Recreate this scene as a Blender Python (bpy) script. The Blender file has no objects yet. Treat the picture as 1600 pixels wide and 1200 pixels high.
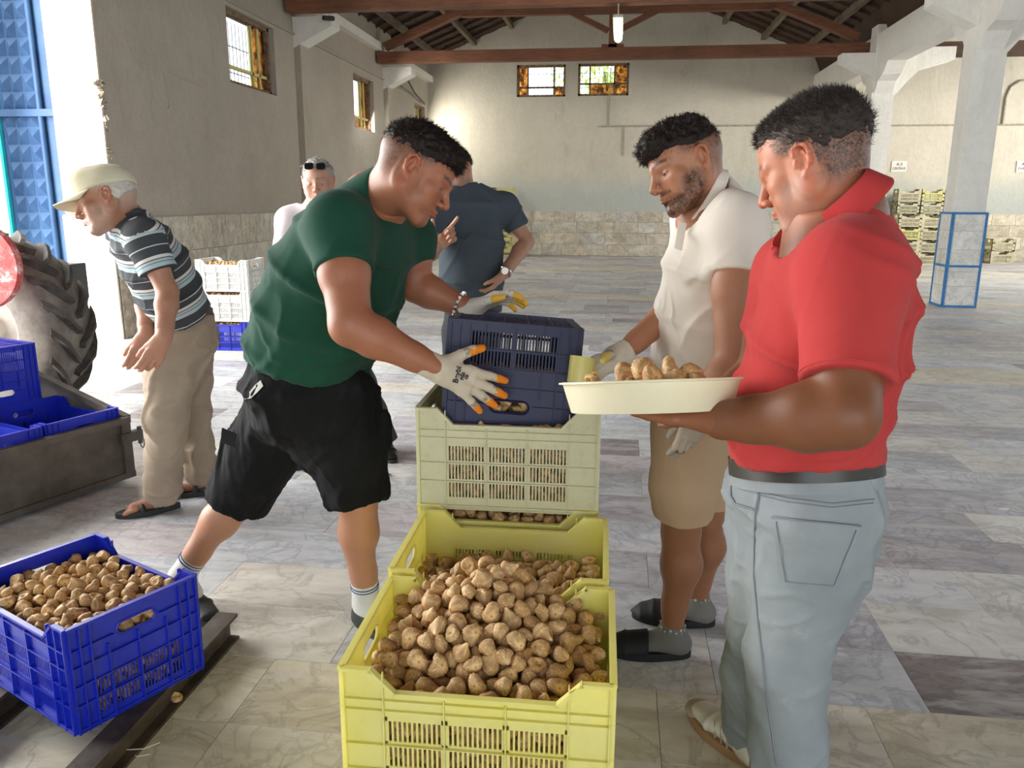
import bpy, math, random
import numpy as np
from mathutils import Vector, Matrix
SC = bpy.context.scene; COL = SC.collection
random.seed(5); RS = np.random.RandomState(11)
# ---------------------------------------------------------------- camera
FPX = 1250.; PITCH = math.radians(13.0); YAW = math.radians(7.5); ROLL = math.radians(0.3); EYE = np.array([0, 0, 1.45])
_f0 = np.array([-math.sin(YAW), math.cos(YAW), 0]); _r0 = np.array([math.cos(YAW), math.sin(YAW), 0]); _z = np.array([0, 0, 1.])
CF = _f0*math.cos(PITCH)-_z*math.sin(PITCH); _u = _z*math.cos(PITCH)+_f0*math.sin(PITCH)
CR = _r0*math.cos(ROLL)+_u*math.sin(ROLL); CU = _u*math.cos(ROLL)-_r0*math.sin(ROLL)
cd = bpy.data.cameras.new('camera'); cam = bpy.data.objects.new('camera', cd); COL.objects.link(cam); SC.camera = cam
cd.sensor_width = 36; cd.lens = FPX/1600*36; cd.clip_start = .05; cd.clip_end = 400
cam.matrix_world = Matrix(((CR[0], CU[0], -CF[0], EYE[0]), (CR[1], CU[1], -CF[1], EYE[1]), (CR[2], CU[2], -CF[2], EYE[2]), (0, 0, 0, 1)))
# measuring helpers: turn a photo pixel into a real position in the room
def ray(px, py): return CF+CR*(px-800)/FPX-CU*(py-600)/FPX
def at(px, py, d): return EYE+ray(px, py)*d
def onZ(px, py, z=0.): v = ray(px, py); return EYE+v*(z-EYE[2])/v[2]
def onX(px, py, X): v = ray(px, py); return EYE+v*X/v[0]
def onY(px, py, Y): v = ray(px, py); return EYE+v*Y/v[1]
# ---------------------------------------------------------------- sky, sun, daylight through side door and windows, added fills, exposure
w = bpy.data.worlds.new('sky'); SC.world = w; w.use_nodes = True
bg = w.node_tree.nodes['Background']; bg.inputs[0].default_value = (.82, .92, 1.0, 1); bg.inputs[1].default_value = 2.0
def light(name, typ, loc, d, energy, color, **kw):
    l = bpy.data.lights.new(name, typ); l.energy = energy; l.color = color
    for k, v in kw.items(): setattr(l, k, v)
    o = bpy.data.objects.new(name, l); COL.objects.link(o); o.location = loc
    o.rotation_euler = Vector(d).to_track_quat('-Z', 'Y').to_euler(); return o
sun = light('sun', 'SUN', (-8, 0, 8), (.20, .80, -.60), 1.0, (1.0, .90, .74), angle=.01)
light('side_door_daylight', 'AREA', (-6.1, 4.2, 2.2), (1, .0, -.08), 560, (1.0, .97, .93), shape='RECTANGLE', size=6.4, size_y=4.2)
light('camera_side_fill', 'AREA', (1.5, -4.6, 2.6), (-.05, 1, -.12), 60, (1.0, .93, .84), shape='RECTANGLE', size=9, size_y=4.4)  # unseen soft fill, added behind the camera to lift camera-facing sides
light('back_wall_fill', 'AREA', (12.9, 15.5, 3.3), (-1, .50, -.14), 330, (1.0, .94, .84), shape='RECTANGLE', size=8, size_y=2.2, spread=2.0)  # added fill from the unseen right side, aimed to brighten the back wall
light('far_left_window_daylight', 'AREA', (-5.0, 20.6, 3.3), (1, .25, -.35), 34, (1.0, .96, .86), shape='RECTANGLE', size=1.0, size_y=1.0)
light('left_window_daylight', 'AREA', (-5.0, 16.1, 3.3), (1, .1, -.45), 45, (1.0, .96, .88), shape='RECTANGLE', size=1.2, size_y=.9)
SC.view_settings.view_transform = 'Standard'; SC.view_settings.look = 'None'; SC.view_settings.gamma = 1
SC.view_settings.use_curve_mapping = False; SC.view_settings.exposure = .80
SC.cycles.max_bounces = 7; SC.cycles.diffuse_bounces = 4; SC.cycles.glossy_bounces = 3; SC.cycles.transmission_bounces = 4
SC.cycles.sample_clamp_indirect = 6; SC.cycles.caustics_reflective = False; SC.cycles.caustics_refractive = False
# ---------------------------------------------------------------- object helpers
def link(o, parent=None):
    COL.objects.link(o)
    if parent: o.parent = parent
    return o
def wloc(p):
    v = Vector((0, 0, 0))
    while p: v = v+p.location; p = p.parent
    return v
def tag(o, label=None, cat=None, group=None, kind=None):
    if label: o['label'] = label
    if cat: o['category'] = cat
    if group: o['group'] = group
    if kind: o['kind'] = kind
    return o
def thing(name, label, cat, loc=(0, 0, 0), group=None, rot=None):
    o = bpy.data.objects.new(name, None); o.empty_display_size = .05; link(o); o.location = loc
    if rot is not None: o.rotation_euler = rot
    return tag(o, label, cat, group)
class MB:
    """collects boxes, tubes and sheets, then links them as ONE mesh object"""
    def __init__(s): s.v = []; s.f = []; s.n = 0
    def add(s, v, f):
        s.v.append(np.asarray(v, float)); s.f += [tuple(i+s.n for i in q) for q in f]; s.n += len(v); return s
    def box(s, lo, hi, M=None):
        a, b = lo, hi
        v = np.array([(x, y, z) for z in (a[2], b[2]) for y in (a[1], b[1]) for x in (a[0], b[0])], float)
        if M is not None: v = v@np.array(M)[:3, :3].T+np.array(M)[:3, 3]
        return s.add(v, [(0, 2, 3, 1), (4, 5, 7, 6), (0, 1, 5, 4), (2, 6, 7, 3), (0, 4, 6, 2), (1, 3, 7, 5)])
    def beam(s, a, b, w, h, up=(0, 0, 1)):
        a = np.array(a, float); b = np.array(b, float); x = (b-a); L = np.linalg.norm(x); x /= L
        y = np.cross(up, x); y /= np.linalg.norm(y); z = np.cross(x, y)
        M = np.eye(4); M[:3, 0] = x; M[:3, 1] = y; M[:3, 2] = z; M[:3, 3] = a
        return s.box((0, -w/2, -h/2), (L, w/2, h/2), M)
    def tube(s, pts, r, n=8, cap=True, closed=False):
        pts = [np.array(p, float) for p in pts]; m = len(pts); rr = r if isinstance(r, (list, tuple)) else [r]*m
        up = None; V_ = []
        for i in range(m):
            d = (pts[(i+1) % m]-pts[i-1]) if (closed or 0 < i < m-1) else (pts[1]-pts[0] if i == 0 else pts[-1]-pts[-2])
            d = d/(np.linalg.norm(d)+1e-12)
            if up is None: up = np.array([0, 0, 1.]) if abs(d[2]) < .9 else np.array([1., 0, 0])
            x = np.cross(up, d); x /= np.linalg.norm(x)+1e-12; y = np.cross(d, x); up = y
            V_ += [pts[i]+rr[i]*(math.cos(t)*x+math.sin(t)*y) for t in np.arange(n)*2*math.pi/n]
        f = []
        for i in range(m if closed else m-1):
            j = (i+1) % m
            for k in range(n): f.append((i*n+k, i*n+(k+1) % n, j*n+(k+1) % n, j*n+k))
        if cap and not closed: f += [tuple(range(n))[::-1], tuple((m-1)*n+k for k in range(n))]
        return s.add(V_, f)
    def prism(s, poly, M, t0, t1):
        """polygon (u,v) extruded from t0 to t1 along local y; M maps (u,t,v)"""
        n = len(poly); v = [(p[0], t0, p[1]) for p in poly]+[(p[0], t1, p[1]) for p in poly]; v = np.array(v)
        M = np.eye(4) if M is None else np.array(M); v = v@M[:3, :3].T+M[:3, 3]
        return s.add(v, [tuple(range(n)), tuple(range(2*n-1, n-1, -1))]+[(i, i+n, (i+1) % n+n, (i+1) % n) for i in range(n)])
    def lathe(s, prof, n=32, c=(0, 0, 0), R=None, close=False):
        V_ = []
        for r, z in prof:
            for k in range(n): t = 2*math.pi*k/n; V_.append((r*math.cos(t), r*math.sin(t), z))
        V_ = np.array(V_)
        if R is not None: V_ = V_@np.array(R).T
        V_ = V_+np.array(c); f = []
        m = len(prof)
        for i in range(m if close else m-1):
            j = (i+1) % m
            for k in range(n): f.append((i*n+k, i*n+(k+1) % n, j*n+(k+1) % n, j*n+k))
        return s.add(V_, f)
    def mesh(s, name):
        me = bpy.data.meshes.new(name); me.from_pydata(np.concatenate(s.v).tolist(), [], s.f); me.update(); return me
    def build(s, name, mat, parent=None, world=True, smooth=False, bevel=0):
        me = s.mesh(name); o = bpy.data.objects.new(name, me); link(o, parent)
        if parent and world: me.transform(Matrix.Translation(-wloc(parent)))
        me.materials.append(mat)
        import bmesh
        bm = bmesh.new(); bm.from_mesh(me); bmesh.ops.recalc_face_normals(bm, faces=bm.faces); bm.to_mesh(me); bm.free()
        if smooth:
            me.polygons.foreach_set('use_smooth', [True]*len(me.polygons))
            if smooth == 'auto': me.set_sharp_from_angle(angle=.6)
        if bevel:
            b = o.modifiers.new('bevel', 'BEVEL'); b.width = bevel; b.segments = 2; b.limit_method = 'ANGLE'; b.angle_limit = .6
        return o
def struct(o): o['kind'] = 'structure'; return o
def inst(name, me, parent=None, loc=(0, 0, 0), rot=None, color=None):
    o = bpy.data.objects.new(name, me); link(o, parent); o.location = loc
    if rot is not None: o.rotation_euler = rot
    if color is not None: o.color = color
    return o
# ---------------------------------------------------------------- procedural materials
class NT:
    def __init__(s, name):
        s.m = bpy.data.materials.new(name); s.m.use_nodes = True; s.t = s.m.node_tree; s.b = s.t.nodes['Principled BSDF']; s.out = s.t.nodes['Material Output']
    def n(s, typ, **kw):
        n = s.t.nodes.new('ShaderNode'+typ)
        for k, v in kw.items(): setattr(n, k, v)
        return n
    def l(s, a, b): s.t.links.new(a, b); return s
    def tex(s, kind='Noise', scale=5, detail=6, rough=.6, co=None, dist=0, stretch=None):
        if co is None: co = s.n('TexCoord').outputs['Object']
        if stretch:
            mp = s.n('Mapping'); mp.inputs['Scale'].default_value = stretch; s.l(co, mp.inputs[0]); co = mp.outputs[0]
        n = s.n('Tex'+kind); s.l(co, n.inputs['Vector']); n.inputs['Scale'].default_value = scale
        for k, v in (('Detail', detail), ('Roughness', rough), ('Distortion', dist)):
            if k in n.inputs: n.inputs[k].default_value = v
        return n
    def ramp(s, fac, stops):
        r = s.n('ValToRGB'); s.l(fac, r.inputs[0]); e = r.color_ramp.elements
        while len(e) < len(stops): e.new(.5)
        for i, (p, c) in enumerate(stops): e[i].position = p; e[i].color = (*c, 1) if len(c) == 3 else c
        return r.outputs[0]
    def mix(s, f, a, b, mode='MIX'):
        m = s.n('Mix', data_type='RGBA', blend_type=mode)
        for i, v in ((0, f), (6, a), (7, b)):
            if hasattr(v, 'is_linked') or hasattr(v, 'links'): s.l(v, m.inputs[i])
            else: m.inputs[i].default_value = v if i == 0 else ((*v, 1) if len(v) == 3 else v)
        return m.outputs[2]
    def bump(s, h, d=.01, st=.5, nrm_=None):
        b = s.n('Bump'); b.inputs['Distance'].default_value = d; b.inputs['Strength'].default_value = st; s.l(h, b.inputs['Height'])
        if nrm_ is not None: s.l(nrm_, b.inputs['Normal'])
        s.l(b.outputs[0], s.b.inputs['Normal']); return b.outputs[0]
    def base(s, c):
        if hasattr(c, 'links'): s.l(c, s.b.inputs['Base Color'])
        else: s.b.inputs['Base Color'].default_value = (*c, 1)
        return s
    def set(s, **kw):
        for k, v in kw.items():
            i = s.b.inputs[k.replace('_', ' ')]
            if hasattr(v, 'links'): s.l(v, i)
            else: i.default_value = v
        return s
def plain(name, c, rough=.6, metal=0, spec=.5):
    t = NT(name); t.base(c).set(Roughness=rough, Metallic=metal); t.b.inputs['Specular IOR Level'].default_value = spec; return t.m
def mottled(name, c1, c2, scale=8, rough=.6, bump=.3, metal=0, lo=.35, hi=.65, detail=8, stretch=None, spec=.5):
    t = NT(name); n = t.tex(scale=scale, detail=detail, stretch=stretch)
    t.base(t.ramp(n.outputs[0], [(lo, c1), (hi, c2)])).set(Roughness=rough, Metallic=metal); t.b.inputs['Specular IOR Level'].default_value = spec
    if bump: t.bump(n.outputs[0], .01, bump)
    return t.m
def plaster(name, c1, c2, stain, low=None, split=0):
    t = NT(name); co = t.n('TexCoord').outputs['Object']
    a = t.tex(scale=.7, detail=8, rough=.65, co=co); b = t.tex(scale=9, detail=10, rough=.7, co=co); c = t.tex(scale=1.6, detail=9, rough=.75, co=co, dist=.6, stretch=(1, 1, .35))
    col = t.ramp(a.outputs[0], [(.35, c1), (.65, c2)])
    col = t.mix(t.ramp(c.outputs[0], [(.56, (0, 0, 0)), (.74, (.55, .55, .55))]), col, stain)
    if low is not None:
        sp = t.n('SeparateXYZ'); t.l(co, sp.inputs[0]); mr = t.n('MapRange'); t.l(sp.outputs[2], mr.inputs[0])
        mr.inputs[1].default_value = split-.5; mr.inputs[2].default_value = split+.8; ad = t.n('Math', operation='ADD'); ml = t.n('Math', operation='MULTIPLY'); t.l(a.outputs[0], ml.inputs[0]); ml.inputs[1].default_value = .9
        t.l(mr.outputs[0], ad.inputs[0]); t.l(ml.outputs[0], ad.inputs[1])
        col = t.mix(t.ramp(ad.outputs[0], [(.5, (1, 1, 1)), (1.0, (0, 0, 0))]), col, low)
    col = t.mix(t.ramp(b.outputs[0], [(.3, (.25, .25, .25)), (.6, (0, 0, 0))]), col, tuple(x*.75 for x in c1))
    t.base(col).set(Roughness=.9)
    ad = t.n('Math', operation='MULTIPLY_ADD'); t.l(c.outputs[0], ad.inputs[0]); ad.inputs[1].default_value = 2.5; t.l(b.outputs[0], ad.inputs[2])
    t.bump(ad.outputs[0], .03, .45); return t.m
def wood(name, c1, c2, scale=3, stretch=(1, 12, 12), rough=.75, bump=.5):
    t = NT(name); n = t.tex(scale=scale, detail=10, rough=.65, stretch=stretch, dist=.8); m = t.tex(scale=1.2, detail=4)
    c = t.ramp(n.outputs[0], [(.3, c1), (.7, c2)]); c = t.mix(t.ramp(m.outputs[0], [(.4, (0, 0, 0)), (.7, (.6, .6, .6))]), c, tuple(x*.6 for x in c1))
    t.base(c).set(Roughness=rough); t.bump(n.outputs[0], .01, bump); return t.m
def marble(name, tint_attr, gloss=.28, dirt=.35):
    """marble: tint from object colour or from a vertex colour; veins and breccia patches from noise"""
    t = NT(name); co = t.n('TexCoord').outputs['Object']; oi = t.n('ObjectInfo'); geo = t.n('NewGeometry').outputs['Position']
    if tint_attr: va = t.n('VertexColor'); va.layer_name = 'Col'; tint = va.outputs[0]
    else: tint = oi.outputs['Color']
    cx = t.n('CombineXYZ'); ml = t.n('Math', operation='MULTIPLY'); ml.inputs[1].default_value = 37.0
    if tint_attr: sr = t.n('SeparateColor'); t.l(tint, sr.inputs[0]); m2 = t.n('Math', operation='MULTIPLY'); m2.inputs[1].default_value = 31.7; t.l(sr.outputs[0], m2.inputs[0]); t.l(m2.outputs[0], ml.inputs[0])
    else: t.l(oi.outputs['Random'], ml.inputs[0])
    t.l(ml.outputs[0], cx.inputs[0]); t.l(ml.outputs[0], cx.inputs[2])
    ad = t.n('VectorMath', operation='ADD'); t.l(geo, ad.inputs[0]); t.l(cx.outputs[0], ad.inputs[1]); p = ad.outputs[0]
    a = t.tex(scale=3.2, detail=9, rough=.68, co=p, dist=1.4, stretch=(.7, 1.9, 1)); v = t.tex(scale=4.5, detail=10, rough=.6, co=p, dist=1.1)
    vo = t.tex('Voronoi', scale=13, co=p); vo.feature = 'DISTANCE_TO_EDGE'
    col = t.mix(t.ramp(a.outputs[0], [(.38, (.0, .0, .0)), (.62, (1, 1, 1))]), tint, (1, 1, 1), 'SOFT_LIGHT')
    dk = t.mix(1.0, tint, (.62, .64, .68), 'MULTIPLY')
    vein = t.ramp(v.outputs[0], [(.455, (0, 0, 0)), (.495, (.55, .55, .55)), (.535, (0, 0, 0))])
    col = t.mix(vein, col, dk)
    lt = t.mix(.55, tint, (.85, .84, .80)); a2 = t.tex(scale=2.3, detail=7, co=p, dist=2.0, stretch=(.6, 2.2, 1))
    col = t.mix(t.ramp(a2.outputs[0], [(.52, (0, 0, 0)), (.64, (.8, .8, .8))]), col, lt)
    br = t.ramp(vo.outputs[0], [(.0, (.45, .45, .45)), (.03, (0, 0, 0))]); a3 = t.tex(scale=.9, detail=3, co=p)
    brm = t.mix(t.ramp(a3.outputs[0], [(.5, (0, 0, 0)), (.6, (1, 1, 1))]), (0, 0, 0), br); col = t.mix(brm, col, dk)
    g = t.tex(scale=1.1, detail=10, rough=.75, co=geo); g2 = t.tex(scale=14, detail=6, rough=.8, co=geo)
    col = t.mix(t.ramp(g.outputs[0], [(.42, (0, 0, 0)), (.75, (dirt, dirt, dirt))]), col, (.30, .24, .17))
    col = t.mix(t.ramp(g2.outputs[0], [(.60, (0, 0, 0)), (.72, (.35, .35, .35))]), col, (.22, .18, .14))
    t.base(col); t.set(Roughness=t.ramp(g.outputs[0], [(.3, (gloss,)*3), (.75, (gloss+.25,)*3)])); t.b.inputs['Specular IOR Level'].default_value = .45
    t.bump(g2.outputs[0], .004, .12); return t.m
def stripemat(name, period, bands, basec):
    """knit stripes: the mesh carries a smooth length coordinate in its colour layer's red channel"""
    t = NT(name); va = t.n('VertexColor'); va.layer_name = 'Col'; sp = t.n('SeparateColor'); t.l(va.outputs[0], sp.inputs[0])
    d = t.n('Math', operation='MULTIPLY'); d.inputs[1].default_value = 1/period; t.l(sp.outputs[0], d.inputs[0]); f = t.n('Math', operation='FRACT'); t.l(d.outputs[0], f.inputs[0])
    st = [(0, basec)]
    for a, b, c in bands: st[-1:] = [st[-1]] if st[-1][0] < a/period-1e-4 else []; st += [(a/period, c), (b/period, basec)]
    col = t.ramp(f.outputs[0], st); t.t.nodes[-1]
    for n in t.t.nodes:
        if n.bl_idname == 'ShaderNodeValToRGB': n.color_ramp.interpolation = 'CONSTANT'
    t.base(col).set(Roughness=.9); wv = t.tex(scale=900, detail=2); t.bump(wv.outputs[0], .0008, .4); return t.m
def skinmat(name='skin'):
    t = NT(name); va = t.n('VertexColor'); va.layer_name = 'Col'; n = t.tex(scale=90, detail=4); n2 = t.tex(scale=700, detail=3)
    c = t.mix(t.ramp(n.outputs[0], [(.35, (.0,)*3), (.7, (.22,)*3)]), va.outputs[0], t.mix(1., va.outputs[0], (.85, .62, .52), 'MULTIPLY'))
    t.base(c).set(Roughness=.46); t.b.inputs['Subsurface Weight'].default_value = .12; t.b.inputs['Subsurface Radius'].default_value = (1, .35, .2); t.b.inputs['Subsurface Scale'].default_value = .008
    t.b.inputs['Specular IOR Level'].default_value = .4; t.bump(n2.outputs[0], .0006, .5); return t.m
def cloth(name, c, c2=None, weave=900, rough=.9, dirt=None, sheen=.3, vcol=False, wr=.0):
    t = NT(name); n = t.tex(scale=3.5, detail=8); wv = t.tex(scale=weave, detail=2)
    if vcol: va = t.n('VertexColor'); va.layer_name = 'Col'; col = t.mix(t.ramp(n.outputs[0], [(.35, (0,)*3), (.65, (.25,)*3)]), va.outputs[0], t.mix(1., va.outputs[0], (.8,)*3, 'MULTIPLY'))
    else: col = t.ramp(n.outputs[0], [(.35, c), (.65, c2 or tuple(x*.86 for x in c))])
    if dirt: d = t.tex(scale=7, detail=9, rough=.8); col = t.mix(t.ramp(d.outputs[0], [(.55, (0,)*3), (.75, (.6,)*3)]), col, dirt)
    t.base(col).set(Roughness=rough); t.b.inputs['Sheen Weight'].default_value = sheen*.12; t.b.inputs['Specular IOR Level'].default_value = .2
    t.bump(wv.outputs[0], .0008, .4); return t.m
def plastic(name, c, c2, rough=.38, trans=.0, dirt=(.35, .3, .22), da=.4):
    t = NT(name); n = t.tex(scale=6, detail=8, rough=.7); d = t.tex(scale=22, detail=8, rough=.75)
    col = t.ramp(n.outputs[0], [(.35, c), (.65, c2)]); col = t.mix(t.ramp(d.outputs[0], [(.52, (0,)*3), (.72, (da,)*3)]), col, dirt)
    t.base(col).set(Roughness=rough)
    if trans:
        tr = t.n('BsdfTranslucent'); t.l(col, tr.inputs[0]); ms = t.n('MixShader'); ms.inputs[0].default_value = trans
        t.l(t.b.outputs[0], ms.inputs[1]); t.l(tr.outputs[0], ms.inputs[2]); t.l(ms.outputs[0], t.out.inputs[0])
    return t.m
# ---------------------------------------------------------------- signed-distance modelling kit
def nrm(v):
    v = np.asarray(v, float); return v/(np.linalg.norm(v)+1e-12)
def V(*a): return np.array(a, float)
def lerp(a, b, t): return np.asarray(a, float)*(1-t)+np.asarray(b, float)*t
rs0 = np.random.RandomState(7)
_LAT = rs0.rand(32, 32, 32).astype(np.float32)*2-1
def noise3(P, f=1.0, off=0.0):
    """smooth value noise at points P (n,3)"""
    q = P*f+off; i = np.floor(q).astype(int); t = q-i; t = t*t*(3-2*t); r = 0
    for a in (0, 1):
        wa = t[:, 0] if a else 1-t[:, 0]
        for b in (0, 1):
            wb = t[:, 1] if b else 1-t[:, 1]
            for c in (0, 1):
                wc = t[:, 2] if c else 1-t[:, 2]
                r = r+wa*wb*wc*_LAT[(i[:, 0]+a) & 31, (i[:, 1]+b) & 31, (i[:, 2]+c) & 31]
    return r
class Fld:
    def __init__(s, lo, hi, h):
        s.h = h; s.lo = np.array(lo, float); s.n = np.maximum(4, np.ceil((np.array(hi, float)-s.lo)/h).astype(int)+1)
        s.D = np.full(s.n, 1.0, np.float32)
        s.ax = [(s.lo[i]+h*np.arange(s.n[i])).astype(np.float32) for i in range(3)]
    def clone(s):
        g = Fld.__new__(Fld); g.h, g.lo, g.n, g.ax = s.h, s.lo, s.n, s.ax; g.D = np.full(s.n, 1.0, np.float32); return g
    def _blk(s, lo, hi, m):
        sl = []
        for i in range(3):
            a = int(math.floor((lo[i]-m-s.lo[i])/s.h)); b = int(math.ceil((hi[i]+m-s.lo[i])/s.h))+1
            a = max(0, a); b = min(s.n[i], b)
            if b <= a: return None
            sl.append(slice(a, b))
        return tuple(sl)
    def _pts(s, sl):
        return s.ax[0][sl[0]][:, None, None], s.ax[1][sl[1]][None, :, None], s.ax[2][sl[2]][None, None, :]
    def op(s, lo, hi, fn, k=0.01, mode='u'):
        sl = s._blk(lo, hi, k+3*s.h)
        if sl is None: return
        d = fn(*s._pts(sl)); A = s.D[sl]
        if mode == 'u':
            if k > 1e-5:
                g = np.maximum(k-np.abs(A-d), 0)/k; s.D[sl] = np.minimum(A, d)-g*g*k*.25
            else: s.D[sl] = np.minimum(A, d)
        else:
            d = -d
            if k > 1e-5:
                g = np.maximum(k-np.abs(A-d), 0)/k; s.D[sl] = np.maximum(A, d)+g*g*k*.25
            else: s.D[sl] = np.maximum(A, d)
    def rc(s, a, b, ra, rb=None, k=0.012, mode='u', ax=None, sc=1.0):
        """tapered capsule; ax/sc: flatten (sc<1) or widen along direction ax"""
        rb = ra if rb is None else rb
        a = np.asarray(a, float); b = np.asarray(b, float); m = max(ra, rb)*max(1, sc)
        lo = np.minimum(a, b)-m; hi = np.maximum(a, b)+m; ab = b-a; L2 = float(ab@ab)+1e-12
        def fn(x, y, z):
            px, py, pz = x-a[0], y-a[1], z-a[2]
            t = np.clip((px*ab[0]+py*ab[1]+pz*ab[2])/L2, 0, 1)
            qx, qy, qz = px-t*ab[0], py-t*ab[1], pz-t*ab[2]
            if ax is not None:
                n = nrm(ax); c = qx*n[0]+qy*n[1]+qz*n[2]; f = (1/sc-1)
                qx, qy, qz = qx+c*f*n[0], qy+c*f*n[1], qz+c*f*n[2]
                g = min(sc, 1.0)
            else: g = 1.0
            return (np.sqrt(qx*qx+qy*qy+qz*qz)-(ra+(rb-ra)*t))*g
        s.op(lo, hi, fn, k, mode)
    def chain(s, pts, rad, k=0.012, **kw):
        for i in range(len(pts)-1): s.rc(pts[i], pts[i+1], rad[i], rad[i+1], k, **kw)
    def el(s, c, rad, R=None, k=0.012, mode='u'):
        c = np.asarray(c, float); rad = np.asarray(rad, float); m = rad.max()
        R = np.eye(3) if R is None else R       # rows: local axes in world
        def fn(x, y, z):
            px, py, pz = x-c[0], y-c[1], z-c[2]
            q = [(px*R[i][0]+py*R[i][1]+pz*R[i][2]) for i in range(3)]
            k0 = np.sqrt(sum((q[i]/rad[i])**2 for i in range(3))); k1 = np.sqrt(sum((q[i]/rad[i]**2)**2 for i in range(3)))+1e-9
            return k0*(k0-1)/k1
        s.op(c-m, c+m, fn, k, mode)
    def loft(s, st, k=0.012, mode='u', p=2.0):
        """st: list of (centre, wide axis, half width, depth axis, half depth)"""
        for i in range(len(st)-1):
            c0, w0, a0, f0, b0 = st[i]; c1, w1, a1, f1, b1 = st[i+1]
            c0 = np.asarray(c0, float); c1 = np.asarray(c1, float); ab = c1-c0; L2 = float(ab@ab)+1e-12
            m = max(a0, a1, b0, b1); w0, w1, f0, f1 = map(nrm, (w0, w1, f0, f1))
            def fn(x, y, z):
                px, py, pz = x-c0[0], y-c0[1], z-c0[2]
                t = np.clip((px*ab[0]+py*ab[1]+pz*ab[2])/L2, 0, 1)
                qx, qy, qz = px-t*ab[0], py-t*ab[1], pz-t*ab[2]
                u = sum(q*(w0[j]*(1-t)+w1[j]*t) for j, q in enumerate((qx, qy, qz)))
                v = sum(q*(f0[j]*(1-t)+f1[j]*t) for j, q in enumerate((qx, qy, qz)))
                A = a0+(a1-a0)*t; B = b0+(b1-b0)*t
                if p == 2.0: rr = np.sqrt((u/A)**2+(v/B)**2)+1e-9
                else: rr = (np.abs(u/A)**p+np.abs(v/B)**p)**(1/p)+1e-9
                rad = np.sqrt(u*u+v*v); d2 = rad*(1-1/rr)
                r2 = qx*qx+qy*qy+qz*qz-u*u-v*v
                return np.where(rr > 1, np.sqrt(np.maximum(d2*d2+np.maximum(r2, 0), 0)), np.maximum((rr-1)*np.minimum(A, B), -1)+np.sqrt(np.maximum(r2, 0))*.8)
            s.op(np.minimum(c0, c1)-m, np.maximum(c0, c1)+m, fn, k, mode)
    def cut(s, p, n):
        """remove everything on the side n points to (whole field)"""
        n = nrm(n); x, y, z = s._pts((slice(None),)*3)
        d = (x-p[0])*n[0]+(y-p[1])*n[1]+(z-p[2])*n[2]
        s.D = np.maximum(s.D, d)
    def cutl(s, p, n, r=.17, off=.10):
        """local cut: as cut(), but only inside a ball just beyond the plane"""
        n = nrm(n); c = np.asarray(p)+n*off; x, y, z = s._pts((slice(None),)*3)
        d = (x-p[0])*n[0]+(y-p[1])*n[1]+(z-p[2])*n[2]; b = r-np.sqrt((x-c[0])**2+(y-c[1])**2+(z-c[2])**2)
        s.D = np.maximum(s.D, np.minimum(d, b))
    def mesh(s):
        return nets(s.D, s.lo, s.h)
def nets(D, lo, h):
    D = D.copy()
    for a in range(3):                      # close at the borders
        sl = [slice(None)]*3; sl[a] = 0; D[tuple(sl)] = np.maximum(D[tuple(sl)], 1e-3); sl[a] = -1; D[tuple(sl)] = np.maximum(D[tuple(sl)], 1e-3)
    S = D < 0; n = np.array(D.shape)
    c = [S[i:n[0]-1+i, j:n[1]-1+j, k:n[2]-1+k] for i in (0, 1) for j in (0, 1) for k in (0, 1)]
    cnt = sum(x.astype(np.int8) for x in c); act = (cnt > 0) & (cnt < 8)
    I, J, K = np.nonzero(act); N = len(I)
    if N == 0: return np.zeros((0, 3)), np.zeros((0, 4), int)
    idx = np.full(act.shape, -1, np.int32); idx[I, J, K] = np.arange(N)
    co = [(i, j, k) for i in (0, 1) for j in (0, 1) for k in (0, 1)]
    val = [D[I+i, J+j, K+k] for i, j, k in co]
    P = np.zeros((N, 3)); W = np.zeros(N)
    for a in range(8):
        for b in range(a+1, 8):
            dd = [co[b][q]-co[a][q] for q in range(3)]
            if sum(map(abs, dd)) != 1: continue
            m = (val[a] < 0) != (val[b] < 0); t = np.where(m, val[a]/(val[a]-val[b]+1e-20), 0)
            for q in range(3): P[:, q] += m*(co[a][q]+t*dd[q])
            W += m
    P /= W[:, None]; P += np.stack([I, J, K], 1); P = P*h+lo
    F = []
    for a in range(3):
        b, d = (a+1) % 3, (a+2) % 3
        A0 = [slice(None)]*3; A1 = [slice(None)]*3
        A0[a] = slice(0, n[a]-1); A1[a] = slice(1, n[a])
        for q in (b, d): A0[q] = slice(1, n[q]-1); A1[q] = slice(1, n[q]-1)
        s0 = S[tuple(A0)]; s1 = S[tuple(A1)]; e = np.nonzero(s0 != s1); fl = s0[e]
        g = list(e); g[b] = g[b]+1; g[d] = g[d]+1
        def cell(ob, od):
            q = [g[0], g[1], g[2]]; q[b] = q[b]+ob; q[d] = q[d]+od; return idx[q[0], q[1], q[2]]
        Q = np.stack([cell(-1, -1), cell(0, -1), cell(0, 0), cell(-1, 0)], 1)
        Q[~fl] = Q[~fl][:, ::-1]; F.append(Q)
    return P, np.concatenate(F)
def lap(P, F, it=1, w=.5):
    E = np.concatenate([F[:, [0, 1]], F[:, [1, 2]], F[:, [2, 3]], F[:, [3, 0]]])
    for _ in range(it):
        A = np.zeros_like(P); c = np.zeros(len(P))
        for q in range(3):
            A[:, q] = np.bincount(E[:, 0], P[E[:, 1], q], len(P))+np.bincount(E[:, 1], P[E[:, 0], q], len(P))
        c = np.bincount(E[:, 0], minlength=len(P))+np.bincount(E[:, 1], minlength=len(P))
        P = P*(1-w)+w*A/np.maximum(c, 1)[:, None]
    return P
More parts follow.
